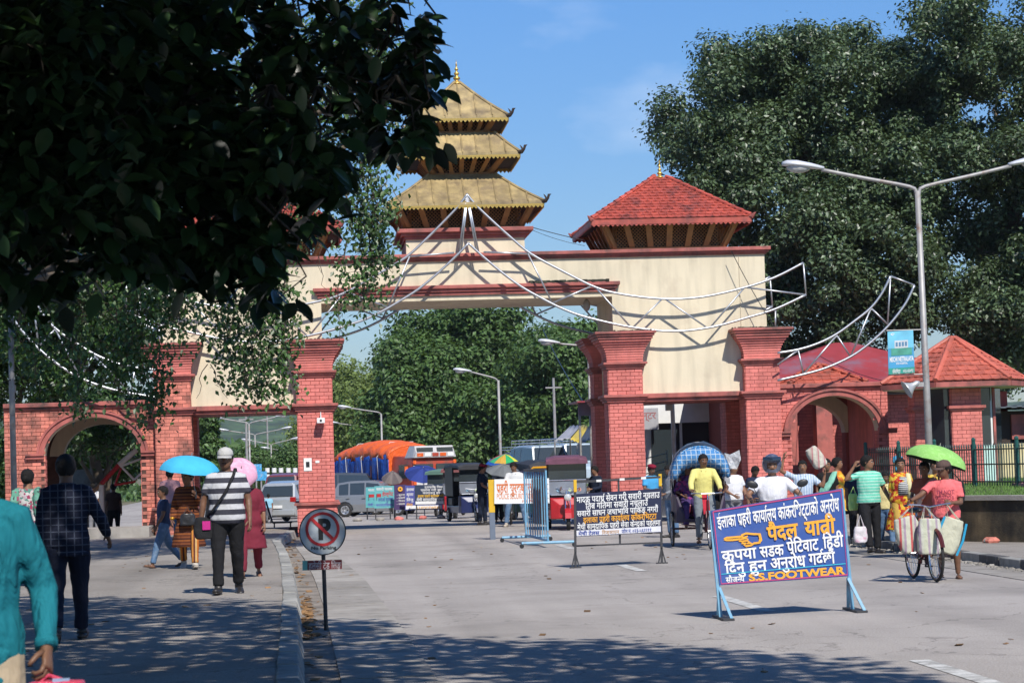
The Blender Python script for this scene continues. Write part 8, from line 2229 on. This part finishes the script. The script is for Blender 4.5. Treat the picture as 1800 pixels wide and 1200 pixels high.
# ---- cars: side profile, narrowing greenhouse
def car(label, x, y, z0, ang, L_, W_, H_, m, hatch=True, name='car', rack=False, cat='car', boxy=0.0, group=None):
 t = thing(name, label, cat, (x, y, z0), ang, group)              # front at -Y
 h = W_ / 2; belt = H_ * .60; wy = L_ * .31
 def sec(yy, zb, zt, w): return [(-w * .96, yy, zb), (w * .96, yy, zb), (w, yy, zb + (zt - zb) * .45), (w * .93, yy, zt - .03), (w * .80, yy, zt), (-w * .80, yy, zt), (-w * .93, yy, zt - .03), (-w, yy, zb + (zt - zb) * .45)]
 S_ = [(-.50, .42, .62 * belt + .08, .78), (-.485, .24, .70 * belt + .1, .90), (-.42, .22, .88 * belt, .97), (-.25, .20, .98 * belt, 1), (0, .20, belt, 1), (.25, .20, belt * 1.02, 1), (.42, .22, belt * 1.04, .97), (.48, .28, belt * 1.02, .93), (.50, .40, belt * .95, .88)]
 MB().loft([sec(f * L_, zb, zt, h * w) for f, zb, zt, w in S_]).build('body', m, t, world=False, smooth=False, bevel=.03)
 fr = (-.25, -.08) if not boxy else (-.30, -.22)
 G_ = [(fr[0], belt * .97, .92), (fr[1], H_ - .06, .78), (.0, H_, .76), (.25, H_ - .01, .76), (.40, H_ - .08, .74), (.485, belt * 1.0, .88)] if hatch else [(fr[0], belt * .97, .92), (fr[1], H_ - .06, .78), (.1, H_, .76), (.24, H_ - .06, .76), (.36, belt, .88)]
 def gsec(f, zt, w, e=0): return [(-h * .93 - e, f * L_, belt * .96), (h * .93 + e, f * L_, belt * .96), (h * w + e, f * L_, zt - .05 + e), (h * w - .1, f * L_, zt + e), (-h * w + .1, f * L_, zt + e), (-h * w - e, f * L_, zt - .05 + e)]
 MB().loft([gsec(*g) for g in G_]).build('cabin', m, t, world=False)
 # glass set just proud of the cabin skin
 for s in (-1, 1):
  for (a, b) in ((fr[1] - .03, .06), (.08, .25), (.27, .38)) if hatch else ((fr[1] - .03, .06), (.08, .24)):
   def top(f): return float(np.interp(f, [g[0] for g in G_], [g[1] for g in G_])) - .09
   def wid(z): return h * .93 + (h * .77 - h * .93) * (z - belt * .96) / (H_ - .05 - belt * .96) + .012
   q = []
   for f, z in ((a if a > 0 else a - .07, belt + .03), (b, belt + .03), (b, top(b)), (max(a, fr[1]), top(max(a, fr[1])))): q.append((s * wid(z), f * L_, z))
   MB().add(q + [(p[0] - s * .02, p[1], p[2]) for p in q], [(0, 1, 2, 3), (7, 6, 5, 4), (0, 4, 5, 1), (1, 5, 6, 2), (2, 6, 7, 3), (3, 7, 4, 0)]).build('window', M_GLASS, t, world=False)
  for f in (-.02, .17): MB().box((s * h * 1.0 - .01, f * L_ + .3, belt * .86), (s * h * 1.0 + .012, f * L_ + .46, belt * .89)).build('handle', m, t, world=False)
 def plate(nm, f0, z0_, f1, z1_, w0, w1, mm):
  q = [(-w0, f0 * L_, z0_), (w0, f0 * L_, z0_), (w1, f1 * L_, z1_), (-w1, f1 * L_, z1_)]
  MB().slab(q, Vector((0, (z1_ - z0_) * (-1 if f0 < 0 else 1), abs(f1 - f0) * L_)), .02).build(nm, mm, t, world=False)
 plate('windscreen', fr[0] - .006, belt + .03, fr[1] - .008, H_ - .12, h * .82, h * .70, M_GLASS)
 if hatch: plate('rear_window', .487, belt + .06, .408, H_ - .14, h * .78, h * .66, M_GLASS)
 for s in (-1, 1):
  wheel(t, (s * (h - .08), -wy, .30), .30, .17); wheel(t, (s * (h - .08), wy, .30), .30, .17)
  ar = MB()
  for yy in (-wy, wy): ar.loft([[(s * (h * 1.0 - .005), yy + .36 * math.cos(a), .30 + .36 * math.sin(a)), (s * (h * 1.0 + .012), yy + .36 * math.cos(a), .30 + .36 * math.sin(a)), (s * (h * 1.0 + .012), yy + .31 * math.cos(a), .30 + .31 * math.sin(a)), (s * (h - .15), yy + .31 * math.cos(a), .30 + .31 * math.sin(a))] for a in [PI * q / 14 for q in range(15)]], True, True)
  ar.build('wheel_arch', M_BLACK, t, world=False)
  MB().box((s * h * .62 - .14, -.497 * L_ - .01, belt * .72), (s * h * .62 + .14, -.46 * L_, belt * .86)).build('headlight', M_HEADL, t, world=False, bevel=.02)
  MB().box((s * h * .78 - .10, .46 * L_, belt * .82), (s * h * .78 + .10, .502 * L_, belt * 1.02)).build('tail_light', M_TAIL, t, world=False, bevel=.02)
  MB().box((s * h * 1.02, -.20 * L_, belt * .98), (s * h * 1.02 + s * .17 if s > 0 else s * h * 1.02, -.17 * L_, belt * 1.10)).build('wing_mirror', m, t, world=False) if s > 0 else MB().box((-h * 1.02 - .17, -.20 * L_, belt * .98), (-h * 1.02, -.17 * L_, belt * 1.10)).build('wing_mirror', m, t, world=False)
 MB().box((-h * .85, -.508 * L_, .28), (h * .85, -.48 * L_, .46)).build('bumper', M_BLACK, t, world=False, bevel=.02)
 MB().box((-h * .85, .48 * L_, .30), (h * .85, .512 * L_, .50)).build('bumper', M_BLACK if boxy else m, t, world=False, bevel=.02)
 MB().box((-.25, .508 * L_, .55), (.25, .515 * L_, .66)).build('number_plate', M_WHITEP, t, world=False)
 if rack:
  r = MB()
  for z in (H_ + .08, H_ + .2):
   r.tube([(-h * .7, -.15 * L_, z), (h * .7, -.15 * L_, z), (h * .7, .42 * L_, z), (-h * .7, .42 * L_, z), (-h * .7, -.15 * L_, z)], .015, 6)
  for i in range(6):
   for s in (-1, 1): r.tube([(s * h * .7, (-.15 + .114 * i) * L_, H_ - .02), (s * h * .7, (-.15 + .114 * i) * L_, H_ + .2)], .012, 6)
  r.build('roof_rack', M_CHROME, t, world=False)
 return t
M_CGREY = mat('car_grey', (.24, .25, .26), .25, metal=.35, coat=.5, var=.03); M_CSILV = mat('car_silver', (.46, .48, .49), .25, metal=.4, coat=.5, var=.03); M_CMAR = mat('van_maroon', (.16, .025, .03), .35, coat=.3); M_CDK = mat('van_dark', (.05, .06, .08), .4, coat=.3); M_CWHT = mat('jeep_white_blue', (.40, .48, .55), .3, coat=.4)
car('grey hatchback parked side-on beside the left of the far boards', P(660, 900, 97).x, 97, gz(97), PI / 2 - .25, 3.65, 1.62, 1.52, M_CGREY)
car('silver hatchback standing behind the inner left pillar, tail towards us', P(517, 900, 86).x, 86, gz(86), PI - .35, 3.7, 1.65, 1.55, M_CSILV)
car('maroon van behind the silver hatchback', P(515, 900, 98).x, 98, gz(98), PI - .25, 4.2, 1.7, 1.95, M_CMAR, boxy=1, name='van', cat='van')
car('dark grey van parked behind the grey hatchback, left of the truck', P(610, 900, 104).x, 104, gz(104), PI / 2 - .1, 4.4, 1.7, 1.95, M_CDK, boxy=1, name='van', cat='van')
car('white and blue jeep with a roof rack under the trees', P(950, 800, 92).x, 92, .35, .25, 4.2, 1.75, 2.0, M_CWHT, boxy=1, rack=True, name='jeep', cat='jeep', group='jeeps parked under the trees')
car('pale jeep with a roof rack behind the first, partly under the tarpaulins', P(1003, 800, 99).x, 99, .45, .3, 4.2, 1.75, 2.0, M_CWHT, boxy=1, rack=True, name='jeep', cat='jeep', group='jeeps parked under the trees')
car('dark jeep left of the white and blue one under the trees', P(925, 800, 101).x, 101, .15, .2, 4.2, 1.75, 2.0, M_CDK, boxy=1, rack=True, name='jeep', cat='jeep', group='jeeps parked under the trees')

# ---- loaded truck
tx, ty = P(738, 880, 101).x, 103.0; at_ = .42
tk = thing('truck', 'loaded truck with blue and orange tarpaulins and a decorated red cab', 'truck', (tx, ty, gz(ty)), at_)
M_TRED = mat('truck_red', (.42, .06, .03), .4, var=.2, scale=3, dirt=(.20, .08, .05), dirt_amt=.4); M_TARPB = mat('tarp_blue', (.012, .07, .34), .35, var=.15, wrinkle=1.0); M_TARPO = mat('tarp_orange', (.72, .12, .018), .4, var=.1, wrinkle=.9)
for s in (-.95, .95):
 wheel(tk, (s, -1.0, .48), .48, .26, rim=M_TRED); wheel(tk, (s, 3.4, .48), .48, .28, rim=M_TRED); wheel(tk, (s, 4.5, .48), .48, .28, rim=M_TRED)
MB().box((-1.1, -.2, .6), (1.1, 5.9, .9)).build('chassis', M_IRON, tk, world=False)
cg = MB().box((-1.18, .45, .9), (1.18, 6.0, 2.2)); co_ = cg.build('cargo_box', M_TRED, tk, world=False)
for i in range(16):
 MB().box((-1.22, .5 + i * .345, .9), (-1.18, .62 + i * .345, 2.2)).build('slat', M_TRED if i % 3 else mat('slat_orange', (.60, .15, .04), .5), co_, world=False)
V = []; nU, nV = 46, 30; mb = MB(); rings = []
for i in range(nU + 1):
 y = .35 + 5.75 * i / nU; ring = []
 ht = 3.05 + .25 * math.sin(PI * min(1, i / nU * 1.05)) + .05 * math.sin(i * .9)
 for j in range(nV + 1):
  u = j / nV * 2 - 1; a = abs(u)
  if a > .5: z = 1.45 + (ht - .35 - 1.45) * (1 - (a - .5) / .5); x = math.copysign(1.24 + .07 * math.sin(i * 1.9 + 2 * math.sin(i)) * (1 if z < 2.6 else .3), u)
  else: x = u * 2 * 1.22; z = ht - .35 * (a / .5) ** 2.5
  ring.append((x, y, z))
 rings.append(ring)
mb.loft([r[nV * 3 // 4 - 0:] if False else r for r in rings], False, False)
top_ = MB(); lo_ = MB()
for i in range(nU):
 for j in range(nV):
  q = (rings[i][j], rings[i + 1][j], rings[i + 1][j + 1], rings[i][j + 1]); zc = sum(p[2] for p in q) / 4; tgt = top_ if zc > 2.55 + .06 * math.sin(i * .8) else lo_
  tgt.quad(*q)
for nm_, mb_, m_ in (('blue_tarpaulin', lo_, M_TARPB), ('orange_tarpaulin', top_, M_TARPO)):
 bm = bmesh.new(); me = mb_.mesh(nm_, [m_]); bm.from_mesh(me); bmesh.ops.remove_doubles(bm, verts=bm.verts, dist=.0005); bm.to_mesh(me); bm.free(); me.polygons.foreach_set('use_smooth', [True] * len(me.polygons)); o = link(nm_, me, tk)
 md = o.modifiers.new('thick', 'SOLIDIFY'); md.thickness = .03
for e_ in (0, nU): MB().add([rings[e_][j] for j in range(nV + 1)], [tuple(range(nV + 1))]).build('tarpaulin_end', M_TARPO, tk, world=False)
for i in range(3): MB().tube([(-1.30, 1.3 + i * 1.7, 1.5), (-1.32, 1.4 + i * 1.7, 2.6), (-.6, 1.45 + i * 1.7, 3.25), (.6, 1.5 + i * 1.7, 3.25)], .012, 5).build('rope', M_WHITEP, tk, world=False)
MB().loft([[(-1.12, yy, .75), (1.12, yy, .75), (1.15, yy, zz * .62), (w, yy, zz), (-w, yy, zz), (-1.15, yy, zz * .62)] for yy, zz, w in ((-1.75, 1.55, 1.05), (-1.70, 2.35, 1.02), (-1.55, 2.55, 1.02), (.25, 2.60, 1.05), (.35, 2.5, 1.05))]).build('cab', M_TRED, tk, world=False, bevel=.03)
for s in (-1, 1):
 MB().box((s * .53 - .46, -1.79, 1.62), (s * .53 + .46, -1.75, 2.22)).build('windscreen', M_GLASS, tk, world=False, bevel=.02)
 MB().box((s * .8 - .16, -1.80, .98), (s * .8 + .16, -1.75, 1.22)).build('headlight', M_HEADL, tk, world=False, bevel=.03)
 MB().box((s * 1.145 - .02, -1.3, 1.6), (s * 1.145 + .02, -.5, 2.2)).build('side_window', M_GLASS, tk, world=False)
 MB().tube([(s * 1.2, -1.7, 1.5), (s * 1.42, -1.75, 1.7), (s * 1.42, -1.75, 2.1)], .02, 6).build('mirror_arm', M_IRON, tk, world=False)
 MB().cbox((s * 1.42, -1.78, 1.95), (.16, .05, .36)).build('mirror', M_TARPO, tk, world=False)
 MB().box((s * .5 - .40, -1.84, 2.74), (s * .5 + .40, -1.80, 2.94)).build('upper_window', M_GLASS, tk, world=False)
MB().box((-1.0, -1.79, 1.28), (1.0, -1.745, 1.56)).build('grille', mat('grille_white', (.62, .60, .58), .4), tk, world=False)
MB().box((-1.15, -1.88, .62), (1.15, -1.72, .88)).build('bumper', mat('bumper_white', (.58, .56, .52), .5), tk, world=False, bevel=.02)
MB().loft([[(-1.05, yy, 2.5), (1.05, yy, 2.5), (.95, yy, zz), (-.95, yy, zz)] for yy, zz in ((-1.85, 2.72), (-1.70, 3.02), (-1.2, 3.02), (-.9, 2.6))]).build('roof_visor', mat('visor_silver', (.55, .52, .50), .4, metal=.3), tk, world=False)
for i in range(5): MB().box((-.90 + i * .38, -1.875, 2.55), (-.60 + i * .38, -1.85, 2.70)).build('sign_tile', (M_TARPO, M_WHITEP, M_TRED)[i % 3], tk, world=False)
for s in (-1, 1):
 for i in range(5): MB().box((s * 1.0 - .07, -1.805, 1.3 + i * .23), (s * 1.0 + .07, -1.79, 1.46 + i * .23)).build('painted_motif', (M_TARPO, M_WHITEP)[i % 2], tk, world=False)
# ---- umbrellas, tarpaulins and stalls beyond
def parasol(label, px, py, Y, r, h_, cols, n=8, tiltx=.1):
 c = P(px, py, Y); t = thing('market_parasol', label, 'parasol', c)
 rings = lambda a0, a1: [[(r * u * math.cos(a), r * u * math.sin(a) * 1, -h_ * u ** 1.6 + (.02 if abs(a - a0) > 1e-6 and abs(a - a1) > 1e-6 else 0)) for a in (a0, (a0 + a1) / 2, a1)] for u in (.02, .3, .6, .85, 1)]
 for k in range(n):
  o = MB().loft(rings(2 * PI * k / n, 2 * PI * (k + 1) / n), False, False).build('panel', cloth('parasol_%s' % str(cols[k % len(cols)]), cols[k % len(cols)], wrinkle=0), t, world=False); md = o.modifiers.new('t', 'SOLIDIFY'); md.thickness = .008
  o.rotation_euler = (tiltx, .08, 0)
 MB().tube([(0, 0, .05), (0, 0, -(c.z - gz(Y)))], .02, 8).build('shaft', M_POLE, t, world=False)
parasol('rainbow-striped market parasol behind the officer in the red beret', 888, 799, 78, .55, .28, [(.03, .35, .12), (.55, .50, .05), (.03, .08, .40), (.45, .05, .10), (.04, .30, .14), (.5, .3, .05)])
parasol('dark blue umbrella above the rickshaws in front of the truck', 744, 822, 90, .72, .30, [(.02, .035, .16), (.03, .05, .22)], tiltx=.5)
parasol('mottled grey umbrella in front of the truck cargo', 690, 829, 92, .42, .36, [(.12, .10, .10), (.18, .15, .14)], tiltx=.5)
parasol('grey parasol leaning behind the man in the white shirt', 885, 817, 68, .52, .22, [(.16, .17, .18), (.13, .14, .15)], tiltx=.3)
def canopy(label, pts, Y0, Y1, m, grp='tarpaulins over the roadside stalls'):
 a = P(*pts[0], Y0); b = P(*pts[1], Y0); c = P(*pts[2], Y1); d = P(*pts[3], Y1); t = thing('tarpaulin', label, 'tarpaulin', a, group=grp)
 rr = []
 for i in range(9):
  u = i / 8; rr.append([tuple((a.lerp(b, u)).lerp(d.lerp(c, u), v) - Vector((0, 0, .12 * math.sin(PI * u) * math.sin(PI * v) + .03 * math.sin(i * 2.1))) - a) for v in (0, .25, .5, .75, 1)])
 o = MB().loft(rr, False, False).build('cloth', m, t, world=False, smooth=True); md = o.modifiers.new('t', 'SOLIDIFY'); md.thickness = .01
 for p in (a, b): MB().tube([p - a, Vector((p.x - a.x, 0, gz(Y0) - a.z))], .03, 6).build('pole', M_POLE, t, world=False)
canopy('bright blue tarpaulin left of the rainbow parasol', [(848, 822), (905, 812), (900, 800), (862, 806)], 80, 83, M_TARPB)
canopy('yellow strip of tarpaulin among the roadside stalls', [(1002, 772), (1018, 778), (1034, 750), (1024, 746)], 86, 92, mat('tarp_yellow', (.50, .38, .05), .5))
canopy('pale grey tarpaulin left of the yellow strip', [(975, 775), (1002, 770), (1022, 748), (1003, 748)], 86, 92, mat('tarp_grey', (.30, .30, .33), .5))
canopy('dark tarpaulin right of the yellow strip', [(1014, 782), (1042, 772), (1046, 752), (1034, 750)], 85.5, 91, mat('tarp_dark', (.05, .055, .07), .5))
canopy('low blue tarpaulin in the narrow opening behind the far people', [(455, 870), (495, 868), (492, 855), (462, 857)], 104, 108, M_TARPB)
# pink banner strip behind the red rickshaw
q = [P(905, 828, 67), P(962, 822, 67), P(962, 845, 67), P(905, 850, 67)]
t = thing('cloth_banner', 'pale pink cloth banner with small writing strung behind the red rickshaw', 'banner', q[0])
b_ = panel(t, q, mat('banner_pink', (.60, .48, .50), .6), 'cloth'); text_on(b_, q, (.04, .12, .96, .5), ["काँकरिभट्टा नगरपािलका झापा"], I_MAG, .012); text_on(b_, q, (.1, .52, .9, .88), ["हार्दिक स्वागत"], I_MAG, .012)
for p in (q[0], q[1]): MB().tube([p, (p.x, p.y, 0)], .02, 6).build('pole', M_POLE, t)
# sign board and shop awning right behind the pillar
t = thing('shop_awning', 'grey shop sign board on posts close behind the inner right pillar', 'awning', P(1030, 710, 74)); a = P(1016, 708, 74); b = P(1060, 702, 74)
MB().box((a.x, 74, a.z - .42), (b.x, 74.06, a.z)).build('board', mat('board_pinkgrey', (.30, .22, .24), .6), t); MB().box((a.x - .1, 73.4, a.z), (b.x, 76, a.z + .05)).build('roof', M_REDM, t)
for x in (a.x + .05, b.x - .1): MB().tube([(x, 74.1, a.z), (x, 74.1, 0)], .04, 6).build('post', M_POLE, t)
# red and white boom barrier seen through the left arch
t = thing('boom_barrier', 'red and white boom barrier frame behind the left arch', 'barrier', P(215, 830, 60))
def seg(p, q, r, m, nm): MB().tube([P(*p, 60), P(*q, 60)], r, 8).build(nm, m, t)
seg((209, 817), (240, 790), .07, M_WHITEP, 'arm'); seg((178, 850), (209, 817), .06, I_RED, 'arm'); seg((160, 868), (178, 850), .05, mat('wood_raw', (.30, .18, .10), .7), 'arm')
seg((213, 819), (248, 806), .03, M_WHITEP, 'stay'); seg((213, 819), (236, 843), .03, M_WHITEP, 'stay'); seg((236, 843), (258, 822), .03, M_WHITEP, 'stay'); seg((213, 822), (202, 852), .03, I_RED, 'stay'); seg((202, 852), (238, 846), .03, I_RED, 'stay')
MB().tube([P(178, 852, 60), (P(178, 852, 60).x, 60, 0)], .07, 8).build('post', M_WHITEP, t)
# dark trunk and parked grey truck body behind the left arch
t = thing('parked_lorry', 'grey tail of a lorry parked behind the left arch', 'lorry', (P(145, 850, 72).x, 72, gz(72)), .0)
MB().box((-.6, 0, .7), (.55, 4, 2.0)).build('cargo_box', mat('lorry_grey', (.13, .15, .15), .6, dirt=(.06, .06, .06), dirt_amt=.5), t, world=False); MB().box((-.62, -.05, .5), (.57, .1, .66)).build('bumper', M_IRON, t, world=False)
for s in (-.42, .38): wheel(t, (s, .8, .38), .38, .2)
# red tea bench and small seat near the pillar
c = G(497, 928, 0); t = thing('metal_stool', 'little dark metal trolley seat left of the inner left pillar', 'stool', (c.x, 64, gz(64)))
MB().box((-.25, -.12, .22), (.3, .12, .27)).build('seat', M_IRON, t, world=False); MB().tube([(-.25, 0, .25), (-.42, 0, .85)], .025, 6).build('backrest', M_IRON, t, world=False)
for x in (-.2, .25): MB().tube([(x, 0, .22), (x, 0, 0)], .02, 6).build('leg', M_IRON, t, world=False)
# stones weighing down the boards, rubble on the right pavement
def stone(x, y, z, s, m, lab, grp):
 mb = MB().ball((0, 0, 0), (s, s * .8, s * .55), 8, 6); k = rng.random() * 9; mb.v = [tuple(Vector(p) * (1 + .35 * noise.noise(Vector(p) * 9 / max(s, .05) * .15 + Vector((k, k, 0))))) for p in mb.v]
 o = mb.build('stone', m, None); o.location = (x, y, z + s * .3); tag(o, lab, 'stone', grp)
for px, la_ in ((628, 'pale rough block on the ground left of the teal boards'), (668, 'pale rough block at the foot of the second teal board'), (701, 'red brick lump at the foot of the violet emblem board'), (742, 'red brick lump at the foot of the widest far board'), (775, 'pale rough block at the right foot of the widest far board')): Y = 80.5; stone(P(px, 900, Y).x, Y, gz(Y), .16, M_BRICK if px in (701, 742) else M_CONC, la_, 'blocks at the feet of the far boards')
for i in range(16):
 y = rng.uniform(35.6, 40); x = float(np.interp(y, [35.6, 38.7, 40], [12.1, 10.2, 10.0])) - rng.uniform(.05, .35); stone(x, y, .13, rng.uniform(.05, .12), M_CONC if i % 3 else M_BRICKW, 'broken stone lying along the foot of the stained retaining wall', 'rubble along the retaining wall')
for i in range(8): stone(rng.uniform(10.0, 10.9), rng.uniform(41, 46), .13, rng.uniform(.06, .13), M_CONC, 'lump of rubble on the pavement behind the walking crowd', 'rubble on the right pavement')
# white marker posts far off
for i in range(5):
 px = (470, 482, 494, 507, 519)[i]; Y = 130; c = P(px, 830, Y); t = thing('marker_post', ('leftmost', 'second from the left', 'middle one', 'second from the right', 'rightmost')[i] + ' of the small white bollards seen through the narrow opening', 'bollard', (c.x, Y, gz(Y)), group='white bollards in the narrow opening')
 MB().tube([(0, 0, 0), (0, 0, P(px, 822, Y).z - gz(Y))], .13, 8).build('post', M_WHITEP, t, world=False); MB().tube([(0, 0, P(px, 833, Y).z - gz(Y)), (0, 0, P(px, 830, Y).z - gz(Y))], .14, 8).build('band', M_BLACK, t, world=False)
# blue signboards in the narrow opening
for lab, px, py, Y in (('upper blue signboard in the narrow opening beside the cap', 450, 823, 116), ('lower blue signboard in the narrow opening beside the pink parasol', 459, 836, 112), ('small blue signboard below the far lamp posts', 484, 843, 118)):
 c = P(px, py, Y); t = thing('signboard', lab, 'sign', (c.x, Y, gz(Y)), group='blue signboards in the narrow opening'); hz = c.z - gz(Y)
 MB().box((-.28, 0, hz - .22), (.28, .04, hz + .22)).build('board', mat('board_azure', (.05, .30, .55), .5, var=.5, scale=9, dirt=(.5, .5, .5), dirt_amt=.4, dscale=5), t, world=False); MB().tube([(0, .06, 0), (0, .06, hz)], .04, 6).build('post', M_POLE, t, world=False)
bpy.data.scenes.remove(TMP)
# overhead wires
def wire(label, pts, r=.010):
 a = Vector(pts[0]); mbw = MB(); mbw.tube([Vector(p) - a for p in pts], r, 5); o = mbw.build('cable', M_BLACK); o.location = a; tag(o, label, 'cable', 'cables strung around the gateway')
def sagw(label, p, q, Yp, Yq, sag=.3, r=.01):
 a, b = P(*p, Yp), P(*q, Yq); wire(label, [a.lerp(b, t_ / 10) - Vector((0, 0, sag * 4 * (t_ / 10) * (1 - t_ / 10))) for t_ in range(11)], r)
sagw('black cable from the pagoda to the right tiled roof', (930, 398), (1040, 425), 58.5, 58, .02)
sagw('thin cable just below the one between pagoda and right roof', (930, 402), (1028, 432), 58.5, 58.3, .05, .006)
sagw('cable hanging down the right cream wall', (1285, 440), (1372, 590), 57.5, 57.3, .1)
sagw('cable crossing above the red sheet roof', (1440, 625), (1600, 676), 62, 56, .15)
sagw('pale slanting cable in the main opening right of the trees', (955, 580), (1042, 730), 100, 75, .2, .02)
sagw('cable running left from the bare pole', (0, 672), (24, 664), 44.8, 45, .02)
# ================================================================ thin humid haze filling the air between here and the hills
hz = MB().box((-1650, -340, -6), (1650, 2620, 90)).build('haze', mat('haze_air', (.8, .85, .9), var=0))
hz['kind'] = 'stuff'; hz['label'] = 'thin pale haze over the whole place, bluing the far hills'; hz['category'] = 'haze'
hm_ = hz.data.materials[0].node_tree; hm_.nodes.clear()
pv = hm_.nodes.new('ShaderNodeVolumePrincipled'); ho = hm_.nodes.new('ShaderNodeOutputMaterial')
pv.inputs['Color'].default_value = (.80, .87, .97, 1); pv.inputs['Density'].default_value = 0.00016; pv.inputs['Anisotropy'].default_value = .2
hm_.links.new(pv.outputs[0], ho.inputs['Volume'])
S.cycles.volume_bounces = 0
